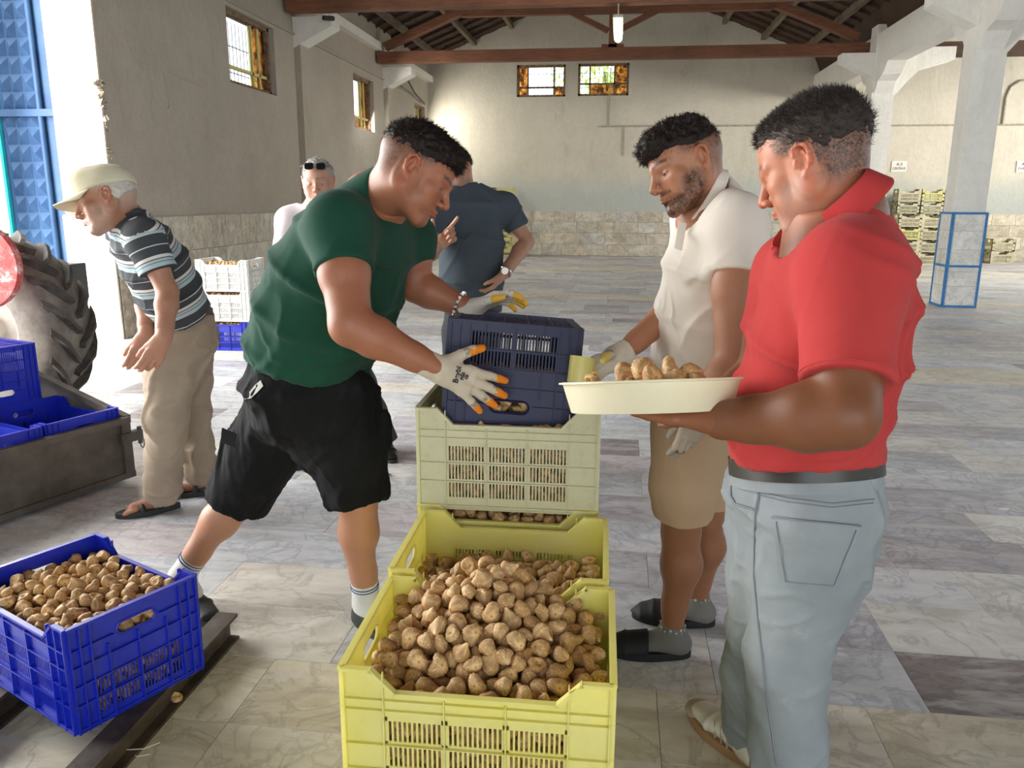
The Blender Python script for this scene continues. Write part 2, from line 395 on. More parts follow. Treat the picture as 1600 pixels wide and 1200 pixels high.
def vnormals(P, F):
    n = np.cross(P[F[:, 2]]-P[F[:, 0]], P[F[:, 3]]-P[F[:, 1]]); N = np.zeros_like(P)
    for j in range(4):
        for q in range(3): N[:, q] += np.bincount(F[:, j], n[:, q], len(P))
    return N/(np.linalg.norm(N, axis=1)[:, None]+1e-12)
def mkmesh(name, P, F, mat, parent=None, col=None, smooth=True):
    me = bpy.data.meshes.new(name); o3 = np.zeros(3) if parent is None else np.array(wloc(parent))
    me.vertices.add(len(P)); me.vertices.foreach_set('co', (P-o3).astype(np.float32).ravel())
    nf = len(F); k = F.shape[1]
    me.loops.add(nf*k); me.loops.foreach_set('vertex_index', F.astype(np.int32).ravel())
    me.polygons.add(nf); me.polygons.foreach_set('loop_start', np.arange(0, nf*k, k, dtype=np.int32))
    me.polygons.foreach_set('loop_total', np.full(nf, k, np.int32))
    if smooth: me.polygons.foreach_set('use_smooth', np.ones(nf, bool))
    me.update(calc_edges=True); me.validate()
    if col is not None:
        at_ = me.color_attributes.new('Col', 'FLOAT_COLOR', 'POINT')
        at_.data.foreach_set('color', np.concatenate([col, np.ones((len(col), 1))], 1).astype(np.float32).ravel())
    o = bpy.data.objects.new(name, me); COL.objects.link(o)
    if mat: me.materials.append(mat)
    if parent: o.parent = parent
    return o
# ---------------------------------------------------------------- people: anatomy
class Frame:
    """local frame: o origin, r right, f forward, u up (world vectors), s scale"""
    def __init__(s, o, f, u, sc=1.0):
        s.o = np.array(o, float); s.f = nrm(f); s.r = nrm(np.cross(s.f, u)); s.u = np.cross(s.r, s.f); s.s = sc
        s.R = np.stack([s.r, s.f, s.u])
    def p(s, x, y, z): return s.o+s.s*(x*s.r+y*s.f+z*s.u)
    def loc(s, P): return ((P-s.o)@s.R.T)/s.s
def head_field(F, fr, gaze=0.0, male=True, beard=0.0, stout=0.0, lids=0.6):
    s = fr.s; p = fr.p; R = fr.R
    def el(c, r, k=.012, mode='u'): F.el(p(*c), np.array(r)*s, R, k*s, mode)
    def rc(a, b, ra, rb=None, k=.012, mode='u', **kw): F.rc(p(*a), p(*b), ra*s, (ra if rb is None else rb)*s, k*s, mode, **kw)
    el((0, -.022, .036), (.0755, .098, .080))
    el((0, .02, .03), (.066, .072, .070), .02)
    el((0, .03, -.03), (.056+stout*.006, .060, .078), .02)
    for sx in (-1, 1):
        rc((sx*.053, -.004, -.052), (sx*.024, .062, -.098), .0225+stout*.006, .018+stout*.004, .022)
        el((sx*.042, .052, -.022), (.024, .026, .022), .015)                  # cheekbone
        el((sx*.036, .05, -.055), (.022+stout*.006, .026, .026), .018)         # cheek
        el((sx*.066, -.012, -.02), (.012, .03, .04), .02)
    el((0, .074, -.098), (.021, .016, .017), .014)                             # chin
    el((0, .070, -.066), (.026, .022, .024), .014)                             # muzzle
    rc((0, .088, .016), (-.046, .066, .019), .0095, .008, .012); rc((0, .088, .016), (.046, .066, .019), .0095, .008, .012)
    for sx in (-1, 1):
        el((sx*.032, .094, -.004), (.017, .0155, .0115), .009, 's')            # eye socket
        el((sx*.031, .0675, -.004), (.0142, .0142, .0142), .002)               # lids
    rc((0, .088, .010), (0, .1095, -.030), .0065, .0098, .010)                 # nose
    el((0, .1105, -.034), (.0098, .0095, .0090), .006)
    for sx in (-1, 1):
        el((sx*.0125, .0985, -.038), (.0075, .0105, .0078), .005)
    for sx in (-1, 1): el((sx*.0065, .103, -.0455), (.0034, .0055, .004), .002, 's')
    for sx in (-1, 1):                                                          # lips
        rc((0, .0955, -.0600), (sx*.022, .081, -.0655), .0052, .0025, .004)
        rc((0, .0945, -.0705), (sx*.021, .081, -.0665), .0062, .0025, .004)
    for sx in (-1, 1): rc((0, .103, -.0655), (sx*.025, .086, -.0665), .0014, .0010, .003, 's')
    rc((0, .094, -.0815), (0, .094, -.0815), .007, .007, .008, 's')
    for sx in (-1, 1):                                                          # ears
        e = lambda a, b, c: (sx*a, b, c)
        el(e(.0765, -.012, -.004), (.0060, .0165, .027), .006)
        el(e(.0845, -.007, -.004), (.0080, .0105, .0165), .004, 's')
        ring = [(.079, .004, .012), (.0835, -.001, .024), (.087, -.012, .0285), (.0885, -.023, .021), (.0875, -.0265, .006), (.084, -.022, -.010), (.080, -.012, -.024)]
        for a, b in zip(ring[:-1], ring[1:]): rc(e(*a), e(*b), .0040, .0040, .004)
        rc(e(.079, -.010, -.024), e(.0795, -.006, -.030), .0062, .0055, .005)
        rc(e(.077, .006, -.006), e(.0785, .004, -.001), .0042, .0036, .004)
        rc(e(.082, -.016, .012), e(.082, -.019, -.006), .0032, .0028, .004)
def neck_field(F, fr, base, r=.056, back=.0):
    s = fr.s
    F.rc(fr.p(0, -.022, -.045), base, r*s*.98, r*s*1.08, .03)
    F.rc(fr.p(0, -.05, -.02), lerp(fr.p(0, -.05, -.02), base, .8), .044*s, .05*s, .03)
def head_color(P, fr, skin, hair, st):
    """albedo of the head: brows, lips, stubble, shaved hair fade, flushed ears and nose, freckle noise"""
    L = fr.loc(P); x, y, z = L[:, 0], L[:, 1], L[:, 2]; ax = np.abs(x)
    skin = np.array(skin); hair = np.array(hair); C = np.tile(skin, (len(P), 1)).astype(float)
    def mix(m, c): 
        nonlocal C
        m = np.clip(m, 0, 1)[:, None]; C = C*(1-m)+np.array(c)*m
    sm = lambda a, b, v: np.clip((v-a)/(b-a), 0, 1)
    g = lambda cx, cy, cz, r: np.exp(-((ax-cx)**2+(y-cy)**2+(z-cz)**2)/r**2)
    n = noise3(L, 90.); n2 = noise3(L, 400.)
    red = skin*np.array([1.08, .68, .62])
    mix(.45*g(.0, .115, -.034, .014)+.35*g(.045, .065, -.03, .022)+.5*(ax > .080), red)
    mix(.10*n2, skin*.8)
    lip = sm(.0, .004, .0065-np.abs(z+.0655-.00*ax))*sm(.068, .078, y)*(ax < .024)
    mix(lip*.75, skin*np.array([.88, .52, .50]))
    mix(sm(0, .0012, .0013-np.abs(z+.0658))*(y > .078)*(ax < .025)*.9, skin*.25)
    bz = .0225+.004*np.sin(np.clip((ax-.012)/.036, 0, 1)*math.pi*.8)
    brow = sm(.0, .0030, .0062-np.abs(z-bz))*(ax > .009)*(ax < .052)*(y > .045)
    mix(brow*st.get('brow', .85)*(.75+.35*n2), st.get('browcol', hair))
    lw = st.get('lids', .7)                          # lid line and lashes
    lid = sm(0, .0012, .0020-np.abs(z+.0045+.0035*st.get('closed', 0)-.10*(ax-.031)**2*100*.0))*(y > .066)*(ax > .019)*(ax < .045)
    mix(lid*.9, hair*.8+skin*.08)
    if st.get('open', 0):
        ey = (((ax-.031)/.0105)**2+((z+.0065)/.0026)**2 < 1)*(y > .066)
        mix(ey*1.0, (.34, .29, .26)); mix((((ax-.031)/.0052)**2+((z+.0065)/.0046)**2 < 1)*(y > .066)*ey, (.03, .018, .01))
    mix(.30*np.exp(-((ax-.031)**2/.016**2+(z+.014)**2/.006**2))*(y > .05), skin*.55)
    b = st.get('beard', 0)
    if b:
        jaw = sm(-.045, -.06, z+.25*np.maximum(0, .03-y)*0)*1.0
        side = sm(.066, .040, y+.25*(z+.03))*sm(-.012, -.035, z)*sm(-.012, .012, y)*sm(.025, .04, ax)
        low = sm(-.060, -.074, z)*sm(.0, .02, y)
        mou = sm(.008, .0, np.abs(z+.0515))*(ax < .034)*(y > .07)
        m = np.maximum.reduce([side, low, mou*st.get('tache', 1)])*(1-np.clip(lip*2, 0, 1))
        m *= (z > -.125)
        mix(m*b*(.8+.5*n2+.2*n), st.get('beardcol', hair))
    f = st.get('fade', 0)
    if f:   # clipped hair under the top hair
        line = .030+.0*y+.016*sm(-.02, .05, y)
        side = sm(st.get('fade_lo', -.035), st.get('fade_hi', .03), z+.35*np.minimum(0, y+.02)*0)*sm(.035, .05, ax)*sm(.046, .026, y-.25*np.minimum(0, z-.03))*np.maximum(sm(.010, -.004, y), sm(.006, .022, z-.3*y))
        back = sm(st.get('back_lo', -.07), st.get('back_hi', 0), z)*sm(-.02, -.05, y)
        ear = (ax > .074)*(np.abs(z+.003) < .03)*(y < .012)*(y > -.032)
        mix(np.maximum(side, back)*f*(.8+.5*n2)*(1-ear), st.get('fadecol', hair))
    return np.clip(C, 0.003, 1)
def hair_field(F, fr, st):
    s = fr.s; p = fr.p; R = fr.R
    t = st.get('thick', .012)
    z0 = st.get('hair_z', .04)
    F.el(p(0, -.020, .038), np.array((.0755+t*.7, .098+t*.6, .080+t))*s, R, .001)
    if st.get('quiff'): 
        for c, r in st['quiff']: F.el(p(*c), np.array(r)*s, R, .012*s)
    # hairline: cut by planes in head space
    for pt, nn in st['cuts']:
        F.cut(p(*pt), nn[0]*fr.r+nn[1]*fr.f+nn[2]*fr.u)
def limb_arm(F, sh, el, wr, r=(.052, .045, .043, .029), flat=None):
    m = lerp(el, wr, .28)
    F.rc(sh, lerp(sh, el, .5), r[0], r[0]*1.0, .02); F.rc(lerp(sh, el, .45), el, r[0]*.99, r[1], .02)
    F.rc(el, m, r[1]*.98, r[2]*1.04, .02); F.rc(m, lerp(el, wr, .75), r[2]*1.04, r[3]*1.15, .02); F.rc(lerp(el, wr, .72), wr, r[3]*1.17, r[3], .012)
def hand_field(F, wr, x, side, curl, spread=(.0, .0, .0, .0), thumb=(.5, .3), s=1.0, r=1.0, tcurl=.25, k=.0035):
    """wr wrist; x towards the fingers; side: thumb side; palm normal n = palm faces n"""
    x = nrm(x); side = nrm(side-x*(side@x)); n = np.cross(x, side)*1.0
    if hand_field.flip: n = -n
    P = lambda a, b, c: wr+s*(a*x+b*side+c*n)
    F.rc(P(-.01, 0, 0), P(.025, .0, 0), .026*s*r, .030*s*r, .015, ax=n, sc=.72)
    for b0, b1 in ((.012, .028), (.004, .010), (-.006, -.010), (-.014, -.028)):
        F.rc(P(.015, b0, 0), P(.088, b1, 0), .0135*s*r, .0115*s*r, .012)
    F.rc(P(.02, .018, .006), P(.045, .026, .012), .016*s*r, .011*s*r, .014)     # thenar
    LEN = ((.042, .025, .021), (.046, .029, .022), (.042, .027, .021), (.033, .021, .019))
    tips = []
    for i in range(4):
        b = (.029, .0100, -.0100, -.0285)[i]; p0 = P((.088, .092, .088, .080)[i], b, 0); a = spread[i]
        d = nrm(x*math.cos(a)+side*math.sin(a)); ang = 0; rr = (.0098, .0102, .0098, .0086)[i]*s*r
        c = curl[i] if isinstance(curl[i], (tuple, list)) else (curl[i], curl[i]*1.1, curl[i]*.8)
        pts = [p0]
        for j in range(3):
            ang += c[j]; dd = d*math.cos(ang)+n*math.sin(ang); pts.append(pts[-1]+dd*LEN[i][j]*s)
        F.rc(P(.075, b, 0), pts[0], rr*1.1, rr*1.08, .006)
        F.rc(pts[0], pts[1], rr*1.06, rr*.98, k); F.rc(pts[1], pts[2], rr*1.0, rr*.92, k); F.rc(pts[2], pts[3], rr*.93, rr*.80, k)
        tips.append(pts)
    a0, a1 = thumb       # abduction away from palm side, and rotation towards the palm normal
    d = nrm(x*math.cos(a0)+side*math.sin(a0)); d = nrm(d*math.cos(a1)+n*math.sin(a1))
    t0 = P(.018, .020, .004); t1 = t0+d*.044*s; d2 = nrm(d*math.cos(tcurl)+nrm(x*.8+n*.5-side*.3)*math.sin(tcurl)); t2 = t1+d2*.032*s
    d3 = nrm(d2*math.cos(tcurl)+nrm(x*.9+n*.5-side*.4)*math.sin(tcurl)); t3 = t2+d3*.026*s
    F.rc(t0, t1, .0165*s*r, .0125*s*r, .010); F.rc(t1, t2, .0122*s*r, .0112*s*r, k); F.rc(t2, t3, .0112*s*r, .0088*s*r, k)
    tips.append([t0, t1, t2, t3]); return tips
hand_field.flip = False
def join(parts):
    P = []; F = []; C = []; n = 0
    for p, f, c in parts:
        P.append(p); F.append(f+n); n += len(p); C.append(c if len(c) == len(p) else np.tile(c, (len(p), 1)))
    return np.concatenate(P), np.concatenate(F), np.concatenate(C)
def flat(c, P): return np.tile(np.array(c, float), (len(P), 1))
def bbox(pts, m=.16):
    pts = np.array(pts); return pts.min(0)-m, pts.max(0)+m
def wrinkle(P, F, axis, fa, fc, amp, off=0., mask=None):
    """cloth creases: noise stretched along `axis`, ridged"""
    N = vnormals(P, F); a = nrm(axis); t = nrm(np.cross(a, [.3, .2, .9])); b = np.cross(a, t); Q = np.stack([P@a*fa, P@t*fc, P@b*fc], 1)
    n = noise3(Q+off); n2 = noise3(Q*2.1+off+9); d = np.maximum(1-np.abs(n)*3.6, 0)**1.3*.9+.35*n2+.25*n
    if mask is not None: d = d*mask
    return P+N*(d*amp)[:, None]
def fine(P, F, f, amp):
    return P+vnormals(P, F)*(noise3(P, f)*amp)[:, None]
def field_mesh(fn, pts, h, m=.16):
    lo, hi = bbox(pts, m); F = Fld(lo, hi, h); fn(F); P, Q = F.mesh(); P = lap(P, Q, 1, .5); return P, Q
def sleeve(F, sh, el, t1, r0, r1, k=.05, rs=None, ax=None, sc=1.0):
    G = F.clone()
    e = lerp(sh, el, t1+.25); G.rc(sh, lerp(sh, el, t1), r0, r1, .01, ax=ax, sc=sc); G.rc(lerp(sh, el, t1), e, r1, r1*1.03, .01, ax=ax, sc=sc); d = nrm(np.asarray(el)-sh); G.cut(lerp(sh, el, t1), d)
    g = np.maximum(k-np.abs(F.D-G.D), 0)/k; F.D = np.minimum(F.D, G.D)-g*g*k*.25
def tube_leg(F, pts, rad, end, k=.05, ax=None, sc=1.0):
    """trouser leg or short leg: tapered tube cut square at its end"""
    G = F.clone(); pts = [np.asarray(p, float) for p in pts]
    d = nrm(pts[-1]-pts[-2]); P2 = pts[:-1]+[pts[-1]+d*.06]
    for i in range(len(P2)-1): G.rc(P2[i], P2[i+1], rad[i], rad[i+1], .03, ax=ax, sc=sc)
    G.cut(pts[-1], d); g = np.maximum(k-np.abs(F.D-G.D), 0)/k; F.D = np.minimum(F.D, G.D)-g*g*k*.25
def strands(P, N, n, L, w, comb, jit, seed, mask=None, curl=0.):
    r = np.random.RandomState(seed); pr = np.ones(len(P)) if mask is None else np.maximum(mask, 0)+1e-9; pr = pr/pr.sum()
    i = r.choice(len(P), n, p=pr); p = P[i]+r.normal(size=(n, 3))*.001; cl = np.stack([noise3(p, 70, 3), noise3(p, 70, 17), noise3(p, 70, 31)], 1)
    comb = np.asarray(comb, float); d = N[i]*comb[3]+comb[:3]+cl*jit+r.normal(size=(n, 3))*jit*.35; d /= np.linalg.norm(d, axis=1)[:, None]
    s = np.cross(d, r.normal(size=(n, 3))); s /= np.linalg.norm(s, axis=1)[:, None]; t = np.cross(d, s); l = L*r.uniform(.55, 1.2, n)[:, None]
    mid = p+d*l*.55+s*curl*l; tip = p+d*l*(1-curl*.5)-t*curl*l*.8
    V_ = np.stack([p-N[i]*.003+s*w, p-N[i]*.003+t*w, p-N[i]*.003-(s+t)*w*.6, mid+s*w*.7, mid+t*w*.7, mid-(s+t)*w*.4, tip], 1).reshape(-1, 3); b = (np.arange(n)*7)[:, None]
    F_ = np.concatenate([b+np.array(q) for q in ((0, 1, 4, 3), (1, 2, 5, 4), (2, 0, 3, 5), (3, 4, 6, 6), (4, 5, 6, 6), (5, 3, 6, 6))]); return V_, F_
def mk_any(name, parts, mat, parent, smooth=True):
    """join quad arrays where triangles repeat their last index"""
    P, F, C = join(parts); tri = F[:, 2] == F[:, 3]
    me = bpy.data.meshes.new(name); o3 = np.array(wloc(parent)); lst = [f for f in F[~tri].tolist()]+[f[:3] for f in F[tri].tolist()]
    me.from_pydata((P-o3).tolist(), [], lst); ca = me.color_attributes.new('Col', 'FLOAT_COLOR', 'POINT'); ca.data.foreach_set('color', np.concatenate([C, np.ones((len(C), 1))], 1).astype(np.float32).ravel())
    if smooth: me.polygons.foreach_set('use_smooth', [True]*len(me.polygons))
    me.materials.append(mat); o = bpy.data.objects.new(name, me); link(o, parent); return o
def head_mesh(fr, base, skin, hair, st, h=.0028, neck=.056):
    lo, hi = bbox([fr.p(0, 0, 0), fr.p(0, .05, -.08), fr.p(0, -.03, .06)], .125*fr.s); nb = lerp(fr.p(0, -.022, -.045), base, .75); lo = np.minimum(lo, nb-.07); hi = np.maximum(hi, nb+.07)
    F = Fld(lo, hi, h); head_field(F, fr, stout=st.get('stout', 0)); neck_field(F, fr, base, neck)
    P, Q = F.mesh(); return P, Q, head_color(P, fr, skin, hair, st)
# ---------------------------------------------------------------- THE SETTING
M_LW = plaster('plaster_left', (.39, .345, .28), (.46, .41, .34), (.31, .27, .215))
M_BW = plaster('plaster_back', (.55, .51, .42), (.63, .59, .49), (.38, .34, .27), low=(.45, .48, .45), split=2.0)
M_WHITE = plaster('limewash', (.78, .76, .70), (.86, .84, .78), (.62, .58, .50))
M_REV = plaster('door_reveal_paint', (.74, .62, .50), (.80, .70, .58), (.55, .42, .30))
M_BEAM = wood('red_brown_beam', (.13, .048, .022), (.26, .105, .052)); M_RAFT = wood('old_purlin', (.14, .10, .065), (.26, .20, .14))
M_BOARD = wood('dark_boards', (.035, .018, .010), (.10, .050, .026))
M_TILE = marble('floor_marble', False, .32); M_TILES = marble('floor_marble_far', True, .34); M_WT = marble('wall_marble', False, .45, .5)
M_CONC = mottled('joint_dirt', (.10, .085, .065), (.20, .17, .13), 20, .95)
M_GLASS = NT('window_glass'); M_GLASS.base((.95, .97, .97)).set(Roughness=.05, IOR=1.45); M_GLASS.b.inputs['Transmission Weight'].default_value = 1; M_GLASS = M_GLASS.m
M_RUST = mottled('rusty_window_frame', (.10, .055, .03), (.30, .20, .12), 18, .8); M_YEL = mottled('yellow_sash', (.62, .55, .16), (.75, .68, .30), 15, .6)
M_AMBER = NT('amber_pane'); M_AMBER.base(M_AMBER.ramp(M_AMBER.tex(scale=9, detail=6, rough=.7).outputs[0], [(.42, (.05, .02, .01)), (.52, (.45, .14, .02)), (.62, (.85, .40, .06)), (.7, (.12, .05, .02))])).set(Roughness=.25)
M_AMBER.b.inputs['Transmission Weight'].default_value = .75; M_AMBER = M_AMBER.m
XL, YB, ZE, XC, XR = -5.1, 21.6, 4.55, 4.75, 13.2; RID = -.27; SL = .40
EAV = lambda x: (ZE+SL*(x-XL) if x < RID else ZE+SL*((2*RID-XL)-x))
# floor slab and marble tiles
fl = struct(MB().box((-9, -5, -.2), (XR, YB+.3, -.012)).build('floor', M_CONC)); TL, TD, TG = .606, .3275, .0016
GREY = [(.40, .42, .45), (.48, .50, .52), (.34, .34, .38), (.52, .53, .54), (.44, .46, .50), (.56, .55, .52), (.36, .34, .37), (.46, .42, .44), (.50, .51, .54)]
CREAM = [(.60, .54, .40), (.64, .58, .44), (.56, .50, .37), (.66, .60, .48)]
def tile_tint(j, i, far):
    y = 2.2+j*TD; r = random.random()
    if j < 0 or 6.7 < y < 7.4 or 11.9 < y < 12.4 or 16.8 < y < 17.4: return random.choice(CREAM)
    c = random.choice(GREY)
    if r < .045: c = (.24, .21, .225)
    elif r < .11: c = (.60, .56, .48)
    k = random.uniform(.9, 1.12); return tuple(min(.9, x*k) for x in c)
me_t = MB().box((0, 0, -.012), (TL-TG, TD-TG, 0)).mesh('tile'); me_t.materials.append(M_TILE)
cand = []
for j in range(-10, 60):
    y = 2.2+j*TD
    if y+TD > YB+.01: break
    off = .158 if j < 0 else random.choice([.158, .158+TL/2, .158+TL*.3, .158+TL*.66])
    for i in range(-16, 22):
        x = off+i*TL
        if x+TL < XL-.6 or x > XR-.1: continue
        c = np.array([x+TL/2, y+TD/2, 0])-EYE; d = c@CF
        u = 800+FPX*(c@CR)/max(d, .01); v = 600-FPX*(c@CU)/max(d, .01)
        vis = d > .3 and -150 < u < 1750 and v < 1330
        cand.append((0 if vis else 1, float(np.linalg.norm(c)), x, y, j, i))
cand.sort(); sv, sf, sc_ = [], [], []
for k, (inv, dist, x, y, j, i) in enumerate(cand):
    tint = tile_tint(j, i, k >= 300)
    if abs(y-2.2) < .1 and .9 < x+TL/2 < 1.6 and j >= 0: tint = (.19, .16, .165)
    dz = -random.random()*.0008
    if k < 300 and not inv: inst('tile', me_t, fl, (x, y, dz), None, (*tint, 1))
    else:
        b = len(sv); x1, y1 = x+TL-TG*2, y+TD-TG*2
        sv += [(x, y, dz), (x1, y, dz), (x1, y1, dz), (x, y1, dz), (x, y, -.012), (x1, y, -.012), (x1, y1, -.012), (x, y1, -.012)]
        sf += [(b, b+1, b+2, b+3), (b, b+4, b+5, b+1), (b+1, b+5, b+6, b+2), (b+2, b+6, b+7, b+3), (b+3, b+7, b+4, b)]; sc_ += [tint]*8
me = bpy.data.meshes.new('tile_field'); me.from_pydata(sv, [], sf); ca = me.color_attributes.new('Col', 'FLOAT_COLOR', 'POINT')
ca.data.foreach_set('color', np.concatenate([np.array(sc_), np.ones((len(sc_), 1))], 1).astype(np.float32).ravel()); me.materials.append(M_TILES)
tag(inst('tile_field', me, fl), kind='stuff')
# walls
def wall_with_holes(name, axis, c0, c1, a0, a1, z0, top, holes, mat):
    """wall slab between c0..c1 across `axis`, running a0..a1, holes = (a,b,z0,z1); top(a) gives the height"""
    mb = MB(); cuts = sorted({a0, a1, *[h[0] for h in holes], *[h[1] for h in holes], *([RID] if a0 < RID < a1 and axis == 'y' else [])})
    for a, b in zip(cuts[:-1], cuts[1:]):
        hs = sorted([h for h in holes if h[0] <= a+1e-6 and h[1] >= b-1e-6], key=lambda h: h[2]); z = z0
        segs = []
        for h in hs: segs.append((z, h[2], False)); z = h[3]
        segs.append((z, None, True))
        for s0, s1, last in segs:
            t0 = top(a) if last else s1; t1 = top(b) if last else s1
            if axis == 'x': q = lambda u, c, zz: (c, u, zz)
            else: q = lambda u, c, zz: (u, c, zz)
            mb.add([q(a, c0, s0), q(b, c0, s0), q(b, c0, t1), q(a, c0, t0), q(a, c1, s0), q(b, c1, s0), q(b, c1, t1), q(a, c1, t0)],
                   [(0, 1, 2, 3), (7, 6, 5, 4), (0, 4, 5, 1), (3, 2, 6, 7), (0, 3, 7, 4), (1, 5, 6, 2)])
    return struct(mb.build(name, mat))
WL = [(10.47, 11.93, 2.92, 3.85), (15.5, 16.78, 2.78, 3.77), (20.15, 21.2, 2.75, 3.75)]
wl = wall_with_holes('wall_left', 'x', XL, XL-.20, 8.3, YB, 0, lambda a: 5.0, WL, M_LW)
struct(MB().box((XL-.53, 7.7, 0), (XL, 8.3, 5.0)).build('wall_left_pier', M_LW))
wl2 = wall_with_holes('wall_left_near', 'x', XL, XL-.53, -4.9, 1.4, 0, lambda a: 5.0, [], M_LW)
wall_with_holes('wall_front', 'y', -5.2, -4.9, XL-.53, XR, 0, lambda a: 7.2, [(-3.0, 6.5, 0, 3.6)], M_LW)
struct(MB().box((XL-.53, 1.4, 4.3), (XL, 7.7, 5.0)).build('trim_door_lintel', M_LW))
struct(MB().box((XL-.529, 7.685, 1.30), (XL-.005, 7.70, 4.30)).build('trim_door_reveal', M_REV))
WB = [(-2.76, -1.51, 4.02, 4.80), (-1.19, .09, 4.03, 4.81)]
wb = wall_with_holes('wall_back', 'y', YB, YB+.4, XL-.53, XC, 0, lambda x: max(4.9, EAV(x)+.40), WB, M_BW)
wb2 = wall_with_holes('wall_back_aisle', 'y', YB, YB+.4, XC, XR, 0, lambda x: 5.6, [], M_BW)
struct(MB().box((XR, -5, 0), (XR+.3, YB+.4, 2.4)).build('wall_right', M_BW))
# marble cladding tiles
def clad(name, wallo, axis, c, rng, rows, wid, sgn, cols, keep=lambda a, z: True):
    for r, (z0, z1) in enumerate(rows):
        a = rng[0]-random.random()*wid*.5
        while a < rng[1]:
            b = a+wid*random.choice([.75, 1, 1, 1.2]); p, q = max(a, rng[0]), min(b, rng[1])
            if q-p > .05 and keep((p+q)/2, (z0+z1)/2):
                d = .018+random.random()*.006; m = MB()
                if axis == 'x': m.box((0, .003, .003), (d*sgn, q-p-.003, z1-z0-.003)); loc = (c, p, z0)
                else: m.box((.003, 0, .003), (q-p-.003, d*sgn, z1-z0-.003)); loc = (p, c, z0)
                me = m.mesh(name); me.materials.append(M_WT); t = random.choice(cols); k = random.uniform(.88, 1.1)
                inst(name, me, wallo, loc, None, (t[0]*k, t[1]*k, t[2]*k, 1))
            a = b
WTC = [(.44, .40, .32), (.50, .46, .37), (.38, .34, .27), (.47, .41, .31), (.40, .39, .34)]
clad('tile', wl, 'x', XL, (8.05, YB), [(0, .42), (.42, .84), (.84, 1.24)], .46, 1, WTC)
clad('tile', wb, 'y', YB, (XL, XC), [(0, .30), (.30, .60), (.60, .88), (.88, 1.15)], .55, -1, WTC)
clad('tile', wb2, 'y', YB, (XC, XR-.5), [(0, .30), (.30, .60), (.60, .88), (.88, 1.15)], .55, -1, [(.55, .48, .34), (.60, .53, .38), (.50, .44, .32)])
jamb = struct(MB().box((XL-.529, 7.66, 0), (XL-.002, 7.70, 1.28)).build('trim_door_jamb', M_CONC))
for z0, z1 in ((0, .32), (.32, .64), (.64, .96), (.96, 1.27)):
    for x0, x1 in ((XL-.525, XL-.36), (XL-.36, XL)):
        me = MB().box((0.002, 0, .002), (x1-x0-.002, -.03, z1-z0-.002)).mesh('tile'); me.materials.append(M_WT); k = random.uniform(.9, 1.1)
        inst('tile', me, jamb, (x0, 7.665, z0), None, (.80*k, .74*k, .62*k, 1))
M_RAW = mottled('broken_masonry', (.18, .15, .11), (.42, .36, .27), 9, .95, .8)
struct(MB().box((XL-.002, 7.68, 0), (XL+.012, 8.05, 1.22)).build('trim_bare_masonry', M_RAW))
# broken plaster along the corner of the door reveal
fb = MB()
for k in range(70):
    z = random.choice([random.uniform(1.25, 2.35), random.uniform(1.25, 1.8), random.uniform(2.3, 2.6)]); r = random.uniform(.008, .03)
    c = np.array([XL+random.uniform(-.02, .02)+(.0 if z > 1.5 else random.uniform(0, .01)), 7.69+random.uniform(-.01, .05 if z > 1.6 else .2), z])
    o = [c+np.array([random.gauss(0, r) for _ in range(3)]) for _ in range(5)]
    fb.add(o, [(0, 1, 2), (0, 2, 3), (0, 3, 4), (0, 4, 1), (1, 2, 3), (1, 3, 4)])
tag(fb.build('plaster_crumbs', M_RAW, wl), kind='stuff')
ck = MB()
def crack(pts, w_=.006):
    for a, b in zip(pts[:-1], pts[1:]): ck.beam(a, b, .012, w_)
for pl in ([(195, 55), (205, 90), (225, 110), (240, 112)], [(255, 112), (265, 165), (262, 170)], [(262, 112), (300, 130), (322, 140)], [(172, 100), (192, 180)], [(480, 55), (540, 90), (550, 100)]):
    crack([onX(x, y, XL+.002) for x, y in pl])
struct(ck.build('trim_plaster_cracks', M_LW))
# pilasters, corbels (left), wall plate
for k, (Y, lab) in enumerate(((12.68, 'n'), (17.5, 'f'))):
    p = MB().box((XL-.01, Y, 0), (XL+.10, Y+.34, 4.05 if k == 0 else 4.05)); p.build('trim_pilaster', M_LW)['kind'] = 'structure'
    mb = MB(); M4 = np.eye(4); mb.prism([(XL, 4.16), (XL+.62, 4.16), (XL+.62, 4.02), (XL, 3.72)], M4, Y-.02, Y+.36)
    mb.build('trim_corbel', M_WHITE)['kind'] = 'structure'
struct(MB().box((XL-.02, 7.7, 4.40), (XL+.14, YB, 4.55)).build('trim_wall_plate', M_WHITE))
struct(MB().box((XL-.01, 7.7, 3.90), (XL+.035, YB, 3.925)).build('trim_ring_beam_ledge', M_LW))
